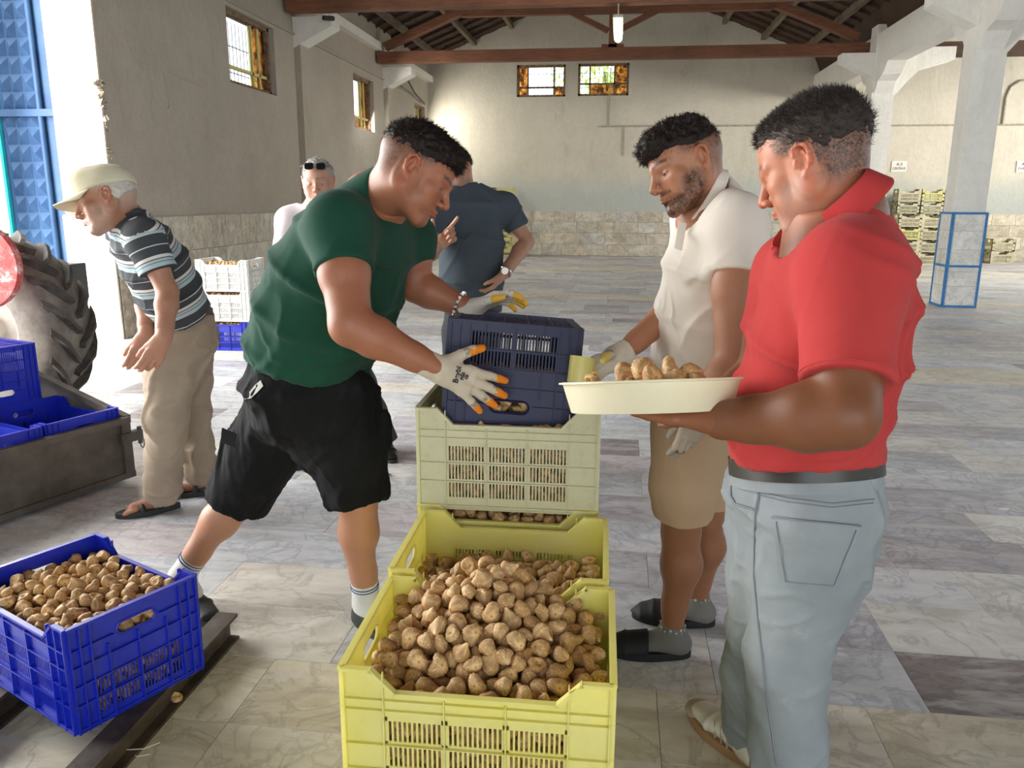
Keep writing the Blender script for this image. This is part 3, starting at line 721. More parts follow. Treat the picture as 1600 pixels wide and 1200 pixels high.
# arcade: columns with flared heads, arches (haunched beams), marble base with blue steel angles
M_BLUE = mottled('blue_paint', (.03, .17, .42), (.05, .24, .52), 20, .5)
for Yc, lab in ((12.15, 'near white square column with marble clad foot framed in blue steel'), (16.65, 'far white square column behind the man in the red shirt'), (7.6, 'n')):
    if lab == 'n': continue
    c = struct(MB().box((XC-.2, Yc-.2, 0), (XC+.2, Yc+.2, 4.6)).build('trim_column', M_WHITE))
    for sx in (-1,):
        hd = MB(); hd.prism([(XC-.2, 4.12), (XC-.78, 4.12), (XC-.78, 3.98), (XC-.2, 3.70)], None, Yc-.17, Yc+.17); hd.build('corbel', M_WHITE, c)
    hd = MB(); hd.prism([(XC+.2, 3.35), (XC+.2, 4.2), (XC+1.2, 4.2), (XC+1.2, 3.98), (XC+.62, 3.82), (XC+.42, 3.62)], None, Yc-.19, Yc+.19); hd.build('haunch', M_WHITE, c)
    ft = MB()
    for sgn, ax in ((-1, 'y'), (-1, 'x'), (1, 'y'), (1, 'x')):
        rows = [0.03, .30, .57, .60, .84, 1.10, 1.28]
        for z0, z1 in zip((.03, .30, .50, .80, 1.06), (.30, .50, .80, 1.06, 1.29)):
            m = MB()
            if ax == 'y': m.box((XC-.21, Yc+sgn*.222, z0), (XC+.21, Yc+sgn*.2, z1-.003))
            else: m.box((XC+sgn*.222, Yc-.21, z0), (XC+sgn*.2, Yc+.21, z1-.003))
            o = m.build('tile', M_WT, c); k = random.uniform(.92, 1.05); o.color = (.78*k, .77*k, .72*k, 1)
    st_ = MB()
    for sx in (-1, 1):
        for sy in (-1, 1):
            st_.box((XC+sx*.23-.004-.0*sx, Yc+sy*.23-.03*(1 if sy > 0 else 0)-.0, 0), (XC+sx*.23+.004, Yc+sy*.23+.03*(1 if sy < 0 else 0), 1.30))
            st_.box((XC+sx*.23-(.03 if sx > 0 else 0), Yc+sy*.23-.004, 0), (XC+sx*.23+(.03 if sx < 0 else 0), Yc+sy*.23+.004, 1.30))
    for z in (0.0, .56, 1.28):
        for sx in (-1, 1):
            st_.box((XC+sx*.231-.004, Yc-.23, z), (XC+sx*.231+.004, Yc+.23, z+.03)); st_.box((XC-.23, Yc+sx*.231-.004, z), (XC+.23, Yc+sx*.231+.004, z+.03))
    st_.build('steel_angle_frame', M_BLUE, c)
for a, b in ((7.7, 12.15), (12.15, 16.65), (16.65, YB)):     # haunched longitudinal beams, drawn in the y-z plane
    poly = [(a, 4.45), (a, 3.40), (a+.2, 3.40), (a+.36, 3.60), (a+.60, 3.68), (a+.85, 3.88), (b-.85, 3.88), (b-.60, 3.68), (b-.36, 3.60), (b-.2, 3.40), (b, 3.40), (b, 4.45)]
    if b == YB: poly = poly[:7]+[(b, 3.88), (b, 4.45)]
    v = [(XC-.16, y, z) for y, z in poly]+[(XC+.16, y, z) for y, z in poly]; n = len(poly)
    struct(MB().add(v, [tuple(range(n)), tuple(range(2*n-1, n-1, -1))]+[(i, i+n, (i+1) % n+n, (i+1) % n) for i in range(n)]).build('trim_arcade_beam', M_WHITE))
# roof: boards, purlins, trusses
rf = struct(MB().box((-5.7, -5, 7.2), (XR, YB+.4, 7.25)).build('ceiling', M_BOARD))
for side in (-1, 1):
    xe = XL if side < 0 else 2*RID-XL
    n = 24
    for k in range(n):
        t0, t1 = k/n, (k+1)/n; xa = xe+(RID-xe)*t0; xb = xe+(RID-xe)*t1; m = MB(); dz = .012*(k % 2)
        za, zb = ZE+.36+abs(xa-xe)*SL+dz, ZE+.36+abs(xb-xe)*SL+dz
        m.add([(xa, -5, za), (xb, -5, zb), (xb, YB, zb), (xa, YB, za), (xa, -5, za+.03), (xb, -5, zb+.03), (xb, YB, zb+.03), (xa, YB, za+.03)], [(0, 1, 2, 3), (7, 6, 5, 4), (0, 4, 5, 1), (3, 2, 6, 7), (0, 3, 7, 4), (1, 5, 6, 2)])
        m.build('board', M_BOARD, rf)
    for d in (.35, 1.25, 2.2, 3.15, 4.1):
        x = xe-side*d; z = ZE+.36+d*SL-.07; MB().beam((x, 6, z), (x, YB, z), .10, .13).build('purlin', M_RAFT, rf)
    for k in range(26):
        y = 7.0+k*.56; m = MB(); m.beam((xe, y, ZE+.33), (RID, y, ZE+.33+abs(RID-xe)*SL), .05, .05, up=(0, 1, 0)); m.build('batten', M_BOARD, rf)
struct(MB().add([(XC-.2, -5, 4.9), (XC-.2, YB, 4.9), (XC-.2, YB, 7.2), (XC-.2, -5, 7.2), (XC, -5, 4.45), (XC, YB, 4.45), (XC, YB, 7.2), (XC, -5, 7.2)], [(0, 1, 2, 3), (7, 6, 5, 4), (0, 4, 5, 1), (3, 2, 6, 7), (0, 3, 7, 4), (1, 5, 6, 2)]).build('wall_clerestory', M_BOARD))
struct(MB().box((XR, -5, 4.6), (XR+.3, YB+.4, 7.2)).build('wall_right_upper', M_BW))
for Yt in (12.4, 17.05):
    xr = 2*RID-XL; t = thing('roof_truss', ('nearer reddish timber roof truss cropped by the top of the view' if Yt < 13 else 'farther brown timber roof truss with king post and braces'), 'roof truss', (RID, Yt, 4.10))
    MB().beam((XL+.05, Yt, 4.27), (xr-.0, Yt, 4.27), .20, .22).build('tie_beam', M_BEAM, t)
    MB().beam((-3.3, Yt, 5.10), (2.75, Yt, 5.10), .14, .18).build('collar_beam', M_BEAM, t)
    for s_ in (-1, 1):
        xe = XL+.2 if s_ < 0 else xr-.2
        MB().beam((xe, Yt, 4.48), (RID, Yt, 4.48+abs(xe-RID)*SL), .14, .20, up=(0, 1, 0)).build('principal_rafter', M_BEAM, t)
        MB().beam((RID+s_*.1, Yt, 4.70), (RID+s_*.95, Yt, 5.10), .10, .13, up=(0, 1, 0)).build('brace', M_BEAM, t)
    MB().beam((RID, Yt, 4.37), (RID, Yt, 6.35), .16, .18, up=(0, 1, 0)).build('king_post', M_BEAM, t)
    MB().box((RID-.22, Yt-.09, 4.375), (RID+.22, Yt+.09, 4.44)).build('bearing_block', M_BEAM, t)
tag(MB().beam((XC+.2, 17.05, 4.24), (XR, 17.05, 4.24), .18, .26).build('aisle_tie_beam', M_BOARD), 'dark beam crossing the right aisle behind the near column', 'beam')
# windows
def window(n, axis, c, a0, a1, z0, z1, panes, vb, hb):
    o = lambda a, d, z: (c-d, a, z) if axis == 'x' else (a, c+d, z)
    B = lambda m, a, b, zz0, zz1, d0, d1: m.box(tuple(min(p, q) for p, q in zip(o(a, d0, zz0), o(b, d1, zz1))), tuple(max(p, q) for p, q in zip(o(a, d0, zz0), o(b, d1, zz1))))
    m = MB(); f = .055
    for q in ((a0, a1, z0, z0+f), (a0, a1, z1-f, z1), (a0, a0+f, z0, z1), (a1-f, a1, z0, z1)): B(m, *q, -.02, .10)
    fr = struct(m.build('window_%d' % n, M_RUST))
    m = MB()
    for a in vb: B(m, a-.02, a+.02, z0+f, z1-f, .02, .07)
    for z, p, q in hb: B(m, p, q, z-.02, z+.02, .02, .07)
    m.build('sash_bar', M_YEL if axis == 'x' else M_RUST, fr)
    for p, q, y0, y1, mt in panes:
        m = MB(); B(m, p, q, y0, y1, .040, .046); m.build('pane', mt, fr)
    m = MB(); a = a0+.08
    while a < a1: B(m, a-.006, a+.006, z0, z1, .30, .312); a += .11
    for z in (z0+.25, z0+.6): B(m, a0, a1, z-.006, z+.006, .30, .312)
    m.build('security_grille', M_RUST, fr)
    return fr
for n, (a0, a1, z0, z1) in enumerate(WL):
    f = .055; am = a0+(a1-a0)*(.66 if n == 0 else .6); zm = z0+.24
    window(n+1, 'x', XL-.10, a0, a1, z0, z1, [(a0+f, am, zm, z1-f, M_GLASS), (am, a1-f, zm, z1-f, M_AMBER), (a0+f, am, z0+f, zm, M_GLASS if n == 0 else M_AMBER), (am, a1-f, z0+f, zm, M_AMBER)], [am, am+.22], [(zm, a0+f, a1-f)])
for n, (a0, a1, z0, z1) in enumerate(WB):
    f = .055; k = [(a0+.28, a0+.95), (a0+.30, a0+.92)][n]; zm = z0+(.24 if n == 0 else .30)
    ps = [(a0+f, k[0], z0+f, z1-f, M_GLASS if n else M_AMBER), (k[0], k[1], zm, z1-f, M_GLASS), (k[1], a1-f, zm, z1-f, M_AMBER if n else M_GLASS), (k[0], k[1], z0+f, zm, M_AMBER if n else M_GLASS), (k[1], a1-f, z0+f, zm, M_AMBER)]
    window(n+4, 'y', YB+.06, a0, a1, z0, z1, ps, list(k), [(zm, a0+f, a1-f)])
# trees outside the back and side windows
M_LEAF = NT('leaves'); M_LEAF.base((.30, .42, .07)).set(Roughness=.6); _tr = M_LEAF.n('BsdfTranslucent'); _tr.inputs[0].default_value = (.55, .75, .12, 1); _ms = M_LEAF.n('MixShader'); _ms.inputs[0].default_value = .55
M_LEAF.l(M_LEAF.b.outputs[0], _ms.inputs[1]); M_LEAF.l(_tr.outputs[0], _ms.inputs[2]); M_LEAF.l(_ms.outputs[0], M_LEAF.out.inputs[0]); M_LEAF = M_LEAF.m
for (c, r, n, lab) in (((-.6, 25.5, 5.2), 1.7, 900, 'leafy tree outside the right back window, yellow green in the sun'),):
    t = thing('tree', lab, 'tree', (c[0], c[1], 0)); MB().tube([(c[0], c[1], 0), (c[0]+.1, c[1], 2), (c[0], c[1]+.1, c[2])], [.14, .11, .05]).build('trunk', M_RAFT, t)
    q = RS.normal(size=(n, 3)); q = q/np.linalg.norm(q, axis=1)[:, None]*r*RS.rand(n, 1)**.4+np.array(c); vv = []; ff = []
    for i, p in enumerate(q):
        d1 = nrm(RS.normal(size=3))*.09; d2 = nrm(np.cross(d1, RS.normal(size=3)))*.05; vv += [p-d1, p+d2, p+d1, p-d2]; ff.append((4*i, 4*i+1, 4*i+2, 4*i+3))
    tag(MB().add(vv, ff).build('foliage', M_LEAF, t), kind='stuff')
# blue steel door leaf standing open outwards
M_DOOR = mottled('blue_door_paint', (.02, .065, .17), (.035, .10, .22), 3, .5, .1); M_CYAN = plain('turquoise_edge', (.02, .55, .55), .5)
dl = struct(MB().box((-6.30, 7.80, .03), (-5.64, 7.83, 4.25)).build('door_1', M_DOOR))
for zr in range(24):
    for xc in range(3):
        x0 = -6.26+xc*.13; z0 = .1+zr*.17; p = MB(); c_ = (x0+.06, 7.755, z0+.08)
        p.add([(x0, 7.80, z0), (x0+.12, 7.80, z0), (x0+.12, 7.80, z0+.16), (x0, 7.80, z0+.16), c_], [(0, 1, 4), (1, 2, 4), (2, 3, 4), (3, 0, 4)]); p.build('pyramid_panel', M_DOOR, dl)
for x in (-5.83,): MB().tube([(x, 7.77, .03), (x, 7.77, 4.25)], .03, 10).build('stile', M_DOOR, dl, smooth=True)
MB().box((-6.30, 7.74, 2.24), (-5.64, 7.80, 2.31)).build('rail', M_DOOR, dl); MB().box((-6.33, 7.76, .03), (-6.30, 7.84, 4.25)).build('edge_strip', M_CYAN, dl)
# ground outside the side door
struct(MB().box((-30, -12, -.25), (-5.63, 40, -.03)).build('floor_yard', mottled('yard_concrete', (.42, .40, .36), (.52, .50, .45), 2, .9)))
# conduits, notices, lamp
M_PIPE = mottled('old_conduit', (.25, .23, .18), (.45, .42, .34), 30, .8); yw = YB-.025
cdt = thing('wall_conduit', 'thin old cable conduit running along the back wall with drops', 'conduit', (0, yw, 3.28))
MB().tube([(-.62, yw, 3.28), (XC-.25, yw, 3.28)], .022, 6).build('pipe', M_PIPE, cdt); MB().tube([(XC+.25, yw, 3.26), (XR-.2, yw, 3.26)], .022, 6).build('pipe', M_PIPE, cdt)
for x, z0, z1 in ((-.37, 3.28, 4.7), (.02, 2.55, 3.28)): MB().tube([(x, yw, z0), (x, yw, z1)], .014, 6).build('pipe', M_PIPE, cdt)
MB().tube([(9.05, yw, 3.26), (9.05, yw, 3.9), (9.12, yw, 4.12), (9.3, yw, 4.25), (9.9, yw, 4.27)], .03, 8).build('bent_pipe', M_PIPE, cdt, smooth=True)
cbl = [onX(645, 108, XL+.1), onX(648, 125, XL+.12), onX(655, 155, XL+.1), onX(659, 172, XL+.08)]
tag(MB().tube([(-4.6, 17.6, 4.15), (-4.75, 18.2, 4.0), (-4.95, 19.6, 3.9), (-5.03, 20.9, 3.8)], .022, 6).build('hanging_cable', plain('black_cable', (.02, .02, .02), .6)), 'black cable sagging from the far corbel to the left wall corner', 'cable')
M_PAPER = plain('paper', (.74, .72, .66), .8); M_INK = plain('ink', (.03, .03, .03), .8)
def text(s, size, loc, rot, mat, parent, name='lettering', bold=0, ext=.0005):
    c = bpy.data.curves.new(name, 'FONT'); c.body = s; c.size = size; c.align_x = 'CENTER'; c.align_y = 'CENTER'; c.extrude = ext; c.offset = bold
    o = bpy.data.objects.new(name, c); COL.objects.link(o); dg = bpy.context.evaluated_depsgraph_get(); me = bpy.data.meshes.new_from_object(o.evaluated_get(dg)); bpy.data.objects.remove(o)
    me.materials.clear(); me.materials.append(mat); o = bpy.data.objects.new(name, me); link(o, parent); o.location = Vector(loc)-(wloc(parent) if parent else Vector()); o.rotation_euler = rot; return o
for px, l2, lab in ((1405, 'ÇEKİRGE', 'white paper notice on the back wall beside the red shirted man\'s shoulder'), (1601, 'DUR AN', 'white paper notice on the back wall at the right edge of the view')):
    p = onY(px, 260, YB-.02); t = thing('paper_notice', lab, 'notice', tuple(p))
    MB().box((p[0]-.18, YB-.02, p[2]-.13), (p[0]+.18, YB-.016, p[2]+.13)).build('sheet', M_PAPER, t)
    text('A-S', .10, (p[0], YB-.022, p[2]+.05), (math.pi/2, 0, 0), M_INK, t, bold=.001); text(l2, .075, (p[0], YB-.022, p[2]-.05), (math.pi/2, 0, 0), M_INK, t, bold=.001)
M_EM = NT('lamp_tube'); M_EM.b.inputs['Emission Color'].default_value = (.92, 1, .82, 1); M_EM.b.inputs['Emission Strength'].default_value = 5; M_EM = M_EM.m
lp = thing('ceiling_lamp', 'glowing fluorescent strip lamp hanging under the nearer truss', 'lamp', (-.13, 12.7, 3.95))
MB().box((-.20, 12.1, 3.93), (-.06, 13.4, 3.97)).build('housing', M_PIPE, lp)
MB().tube([(-.13, 12.12, 3.88), (-.13, 12.16, 3.88), (-.13, 13.34, 3.88), (-.13, 13.38, 3.88)], [.02, .062, .062, .02], 12).build('diffuser', M_EM, lp, smooth=True)
MB().tube([(-.13, 12.35, 3.95), (-.13, 12.35, 4.2)], .012, 6).build('rod', M_PIPE, lp)
MB().tube([(-.13, 13.2, 3.95), (-.13, 13.3, 4.4), (-.2, 15.5, 4.5), (-.25, 17.0, 4.5)], .008, 5).build('cord', M_INK, lp)
cm = thing('security_camera', 'small dark bullet camera fixed below the near left truss end', 'camera', (-4.45, 12.6, 4.0))
p0_ = onY(516, 30, 12.55); MB().tube([p0_+V(-.07, -.10, 0), p0_+V(.03, .06, .02)], .035, 10).build('barrel', M_INK, cm, smooth='auto'); MB().tube([p0_+V(.0, 0, .02), p0_+V(-.05, .05, .16)], .012, 6).build('bracket', M_WHITE, cm)
# ---------------------------------------------------------------- PLASTIC CRATES
CL, CW, CH, CP = .525, .385, .300, .2875
M_CY = plastic('yellow_plastic', (.90, .84, .24), (.92, .88, .38), .33, .35, (.70, .60, .25), .2)
M_CC = plastic('cream_plastic', (.72, .70, .44), (.78, .75, .52), .40, .25, (.45, .38, .22), .35)
M_CB = plastic('blue_plastic', (.007, .018, .38), (.010, .026, .48), .36, .0, (.05, .06, .14), .5)
M_CB2 = plastic('dusty_shaded_blue_plastic', (.0022, .004, .045), (.004, .006, .06), .5, .0, (.018, .018, .03), .4)  # base darkened to carry the backlit shade, dust patches over it
M_CW_ = plastic('white_plastic', (.80, .80, .77), (.86, .86, .84), .45, .15, (.5, .46, .36), .3)
def wall_mb(L, style, notch, side_M):
    """one moulded crate wall; u along, z up, +v outwards; slots are real gaps"""
    m = MB(); h = L/2; M = side_M; B = lambda u0, u1, z0, z1, v0=0, v1=.0035: m.box((u0, v0, z0), (u1, v1, z1), M)
    blue = style == 'blue'
    if notch:
        inner = h-.078; k = 3; rows = [(.035, .079), (.090, .134), (.145, .189)]; ztop = .198
    else:
        inner = h-.055; k = 2 if not blue else 2; rows = [(.035, .079), (.090, .134), (.145, .180)]; ztop = .190
    if blue: rows = [(.030, .074), (.084, .128), (.138, .180)]
    B(-h, -inner, 0, ztop); B(inner, h, 0, ztop); B(-inner, inner, 0, rows[0][0])
    for (a, b), nx in zip(rows, rows[1:]+[(ztop, 0)]): B(-inner, inner, b, nx[0])
    sec = 2*inner/k
    for s_ in range(k):
        u0 = -inner+s_*sec+.006; u1 = u0+sec-.012; n = int((u1-u0)/.0092)
        plate = blue and not notch
        for (a, b) in rows:
            if plate and b > .17 and abs((u0+u1)/2) < .1:
                B(u0-.006, u1+.006, a-.011, b+.001, .003, .006); B(u0-.006, u1+.006, a-.001, b+.001); continue
            for i in range(n+1):
                u = u0+(u1-u0)*i/n; B(u-.0021, u+.0021, a, b, .0004, .003)
        B(u0-.006, u0, rows[0][0], ztop); B(u1, u1+.006, rows[0][0], ztop)
    zn = .250
    if notch:
        a, b = h-.055, h-.100
        m.prism([(-h, ztop), (-h, CH-.004), (-a, CH-.004), (-b, zn), (b, zn), (a, CH-.004), (h, CH-.004), (h, ztop)], M@np.diag([1, 1, 1, 1]), 0, .0035)
        path = [(-h, CH-.003), (-a, CH-.003), (-b, zn+.001), (b, zn+.001), (a, CH-.003), (h, CH-.003)]
        for p, q in zip(path[:-1], path[1:]):
            d = np.array([q[0]-p[0], 0, q[1]-p[1]]); Lg = np.linalg.norm(d); d /= Lg; T = np.eye(4); T[:3, 0] = d; T[:3, 2] = np.cross(d, [0, 1, 0]); T[:3, 3] = (p[0], 0, p[1])
            m.box((-.003, -.002, -.004), (Lg+.003, .012, .003), M@T)
    else:
        hw, z0, z1 = .056, .222, .258; n = 14
        B(-h, -hw, ztop, CH-.004); B(hw, h, ztop, CH-.004)
        for i in range(n):
            u0, u1 = -hw+2*hw*i/n, -hw+2*hw*(i+1)/n; c = (u0+u1)/2; r = (z1-z0)/2; e = abs(c)-(hw-r); hh = r if e < 0 else math.sqrt(max(0, r*r-e*e)); zm = (z0+z1)/2
            B(u0, u1, ztop, zm-hh); B(u0, u1, zm+hh, CH-.004)
        pts = [(-hw+r_*1.0, 0) for r_ in ()]; r = .018; ring = []
        for t in np.linspace(-math.pi/2, math.pi/2, 7): ring.append((hw-r+r*math.cos(t), zm+r*math.sin(t)))
        for t in np.linspace(math.pi/2, 3*math.pi/2, 7): ring.append((-hw+r+r*math.cos(t), zm+r*math.sin(t)))
        ring = [(np.array(M)@np.array([u, .004, z, 1]))[:3] for u, z in ring]; m.tube(ring, .0035, 6, closed=True)
        m.box((-h-.002, -.002, CH-.007), (h+.002, .012, CH), M)
    # ribs standing proud of the wall
    v1 = .0125 if blue else .011
    ub = [-h+.002, -inner, inner, h-.002]+[-inner+sec*i for i in range(1, k)]
    if blue: ub += [s2*(inner+(h-inner)*.5) for s2 in (-1, 1)]+([s2*(inner-.045) for s2 in (-1, 1)] if not notch else [])
    top = .244 if notch else .215
    for u in ub:
        rw = .0018 if blue else .0012
        B(u-rw, u+rw, .0, top if abs(u) < h-.09 else CH-.006, .003, v1)
    zr = [.005, .0845, .1395, .198, .235] if not blue else [.004, .079, .133, .186, .235]
    if not blue: zr[-2:] = [.214, .236]
    for z in zr:
        if not notch and z > .21 and True: B(-h, -.066, z-.001, z+.001, .003, v1); B(.066, h, z-.001, z+.001, .003, v1)
        else: B(-h, h, z-(.0016 if blue else .001), z+(.0016 if blue else .001), .003, v1)
    return m
def crate_meshes(style):
    out = {}
    for nm, L, off, notch in (('side_wall', CL, CW/2-.011, True), ('end_wall', CW, CL/2-.011, False)):
        M = np.eye(4); M[:3, 3] = (0, off, 0); out[nm] = wall_mb(L-.018, style, notch, M).mesh(nm)
    m = MB(); a, b = CL/2-.012, CW/2-.012
    for s_ in (-1, 1): m.box((-a, s_*b-.012, 0), (a, s_*b+.010, .012)); m.box((s_*a-.012, -b, 0), (s_*a+.010, b, .012))
    for i in range(1, 7): x = -a+2*a*i/7; m.box((x-.002, -b, .001), (x+.002, b, .010))
    for i in range(1, 5): y = -b+2*b*i/5; m.box((-a, y-.002, .001), (a, y+.002, .010))
    n = 34
    for i in range(-n, n):
        for sg in (-1, 1):
            c = i*.017; p0 = None
            xs = [c-b*sg, c+b*sg]; ys = [-b, b]
            # clip the diagonal to the base
            t0, t1 = 0., 1.
            dx = xs[1]-xs[0]
            for lim, q, d in ((-a, xs[0], dx), (a, xs[0], dx)):
                pass
            ta = (-a-xs[0])/dx; tb = (a-xs[0])/dx; lo, hi = min(ta, tb), max(ta, tb); t0, t1 = max(0, lo), min(1, hi)
            if t1-t0 < .03: continue
            m.beam((xs[0]+dx*t0, -b+2*b*t0, .0035), (xs[0]+dx*t1, -b+2*b*t1, .0035), .0026, .003)
    out['base_grid'] = m.mesh('base_grid')
    return out
CM = {k: crate_meshes(k) for k in ('blue', 'cream')}
MESH_MAT = {}
def crate(name, label, style, mat, loc, rz=0, group=None, rot=None, cat='crate', base=True):
    t = thing(name, label, cat, loc, group, rot if rot is not None else (0, 0, rz))
    for k, me in CM[style].items():
        key = (style, k, mat.name)
        if key not in MESH_MAT:
            c = me.copy(); c.materials.append(mat); MESH_MAT[key] = c
        me2 = MESH_MAT[key]
        if k == 'base_grid':
            if base: inst(k, me2, t)
        else:
            inst(k, me2, t); inst(k, me2, t, rot=(0, 0, math.pi))
    return t
# ends are built along the side axis: rotate their vertices once so that they face +-x
for st_ in CM:
    CM[st_]['end_wall'].transform(Matrix.Rotation(math.pi/2, 4, 'Z'))
    # after the turn the wall that stood at +y stands at -x
# ---------------------------------------------------------------- FIGS
M_FIG = NT('dried_fig'); _v = M_FIG.n('VertexColor'); _v.layer_name = 'Col'; _oi = M_FIG.n('ObjectInfo')
_n = M_FIG.tex(scale=45, detail=8, rough=.7); _c = M_FIG.mix(M_FIG.ramp(_n.outputs[0], [(.4, (0,)*3), (.68, (.7,)*3)]), _v.outputs[0], M_FIG.mix(1., _v.outputs[0], (.82, .68, .50), 'MULTIPLY'))
_c = M_FIG.mix(1., _c, M_FIG.ramp(_oi.outputs['Random'], [(0, (.80, .70, .58)), (.25, (1, .96, .9)), (.8, (1.0, .98, .95)), (1, (.92, .84, .66))]), 'MULTIPLY')
M_FIG.base(_c).set(Roughness=.62); M_FIG.b.inputs['Subsurface Weight'].default_value = .08; M_FIG.b.inputs['Subsurface Scale'].default_value = .004; M_FIG.bump(_n.outputs[0], .0015, .5); M_FIG = M_FIG.m
def fig_mesh(seed, nu=44, nv=22):
    r = np.random.RandomState(seed); Vv = []; Cc = []
    kind = seed % 4; ph = r.rand(6)*6.28; nr = r.randint(8, 13); stem = (.45, 1.25, .15, .8)[kind]; flat = (.70, .82, .55, .62)[kind]; bx = r.uniform(-.25, .25); R0 = .0205
    for i in range(nv+1):
        v = math.pi*i/nv
        for j in range(nu):
            u = 2*math.pi*j/nu; w_ = math.sin(v)
            body = 1+.16*math.cos(2*u+ph[0])*w_+.10*math.cos(3*u+ph[1])*w_
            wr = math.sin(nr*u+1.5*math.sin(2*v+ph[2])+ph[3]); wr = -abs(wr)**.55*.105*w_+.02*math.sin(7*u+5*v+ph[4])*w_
            rad = R0*(body+wr); z = math.cos(v); rr = math.sin(v)**.85*rad
            if z > 0:                                       # neck and stem
                rr *= 1-.45*stem*z**2; zz = z*(1+stem*.55*z**4)
            else: zz = z*(1-.22*math.exp(-(rr/R0/.35)**2))*.92   # eye dimple at the bottom
            x, y = rr*math.cos(u), rr*math.sin(u); zz *= R0*flat*1.12
            x += bx*zz*max(0, z)*1.6; y += .25*max(0, z)**2*R0*math.sin(ph[5])
            if kind == 2: zz += -.55*R0*math.exp(-((x/R0)**2+(y/R0)**2)/.18)*(1 if z > 0 else .3)   # squashed flat with a sunken middle
            if kind == 3: zz += .35*R0*(x/R0)**2                                                  # folded over
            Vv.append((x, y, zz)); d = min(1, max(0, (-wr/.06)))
            c = np.array((.96, .71, .38))*(1-d*.7)+np.array((.30, .16, .06))*d*.7  # crease dirt, darkened further to paint in shade between the wrinkles
            if i in (0, nv): c = np.array((.30, .17, .08))
            Cc.append(c*r.uniform(.92, 1.08))
    F_ = [(i*nu+j, (i+1)*nu+j, (i+1)*nu+(j+1) % nu, i*nu+(j+1) % nu) for i in range(nv) for j in range(nu)]
    return np.array(Vv), np.array(F_), np.array(Cc)
FIGS = []
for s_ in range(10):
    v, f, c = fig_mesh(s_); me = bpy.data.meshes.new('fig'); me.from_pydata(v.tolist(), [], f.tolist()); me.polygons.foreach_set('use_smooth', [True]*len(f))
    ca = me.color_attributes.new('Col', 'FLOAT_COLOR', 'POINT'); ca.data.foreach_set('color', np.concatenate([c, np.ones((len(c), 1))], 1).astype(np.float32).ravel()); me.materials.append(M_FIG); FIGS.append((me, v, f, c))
SF = []
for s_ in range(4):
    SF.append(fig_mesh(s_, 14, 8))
def heap(xy, prof, rad=.0195, n=900, seed=1, zmin=0., tries=60, inside=None):
    """ballistic packing: drop each fig where it comes to rest lowest under the wanted heap profile"""
    r = np.random.RandomState(seed); P = []; (x0, x1), (y0, y1) = xy
    A = np.zeros((0, 4))
    for k in range(n):
        best = None; rr = rad*r.uniform(.86, 1.12)
        cx = r.uniform(x0+rr, x1-rr, tries); cy = r.uniform(y0+rr, y1-rr, tries)
        if inside is not None:
            ok = np.array([inside(a, b) for a, b in zip(cx, cy)]); cx, cy = cx[ok], cy[ok]
            if len(cx) == 0: continue
        z = np.full(len(cx), zmin+rr)
        if len(A):
            d2 = (A[:, None, 0]-cx)**2+(A[:, None, 1]-cy)**2; s2 = ((A[:, None, 3]+rr)*.93)**2
            z = np.maximum(z, np.where(d2 < s2, A[:, None, 2]+np.sqrt(np.maximum(s2-d2, 0))*.86, zmin+rr).max(0))
        tgt = np.array([prof(a, b) for a, b in zip(cx, cy)]); sc = z-tgt; i = sc.argmin()
        if sc[i] > 0: continue
        A = np.vstack([A, [cx[i], cy[i], z[i], rr]])
    return A
def rand_rot(r): return tuple(r.uniform(0, 6.28, 3))
def pour(A, M, name_label, group, stuff_parent_name, budget, seed, floor_stuff=True, stuff_group=None, size=1.0):
    """M: 4x4 local->world. The `budget` figs with the most open sky are things; the rest one stuff object"""
    r = np.random.RandomState(seed); n = len(A); cover = np.zeros(n)
    for i in range(n):
        d = np.hypot(A[:, 0]-A[i, 0], A[:, 1]-A[i, 1]); up = (A[:, 2] > A[i, 2]+.004) & (d < .034); cover[i] = (np.maximum(0, 1-d[up]/.034)).sum()
    order = np.argsort(cover-A[:, 2]*4); M = np.array(M); sv, sf, sc_ = [], [], []; nn = 0
    for q, i in enumerate(order):
        p = (M@np.array([*A[i, :3], 1]))[:3]; s_ = A[i, 3]/.0195*size
        if q < budget:
            o = inst('dried_fig', FIGS[r.randint(len(FIGS))][0], None, p, rand_rot(r)); o.scale = (s_,)*3; zx = 'left' if A[i, 0] < -.09 else ('right' if A[i, 0] > .09 else 'middle'); zy = 'near' if A[i, 1] < -.06 else ('far' if A[i, 1] > .06 else 'central')
            tag(o, f'{name_label}, {zy} {zx} part', 'fig', group)
        elif cover[i] < 6:
            v, f, c = SF[r.randint(len(SF))]; R = np.array(Matrix.Rotation(r.uniform(0, 6), 3, 'X')@Matrix.Rotation(r.uniform(0, 6), 3, 'Z'))
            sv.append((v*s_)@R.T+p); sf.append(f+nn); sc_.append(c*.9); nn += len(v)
    if sv:
        o = mkmesh(stuff_parent_name, np.concatenate(sv), np.concatenate(sf), M_FIG, None, np.concatenate(sc_)); return o
def T4(loc, rz=0): return np.array(Matrix.Translation(loc)@Matrix.Rotation(rz, 4, 'Z'))
RZ = math.radians(1.2)
stacks = [((-.243, 1.492), 0, M_CY, 'yellow'), ((-.264, 1.905), 0, M_CY, 'pale yellow'), ((-.300, 2.330), 0, M_CC, 'cream')]
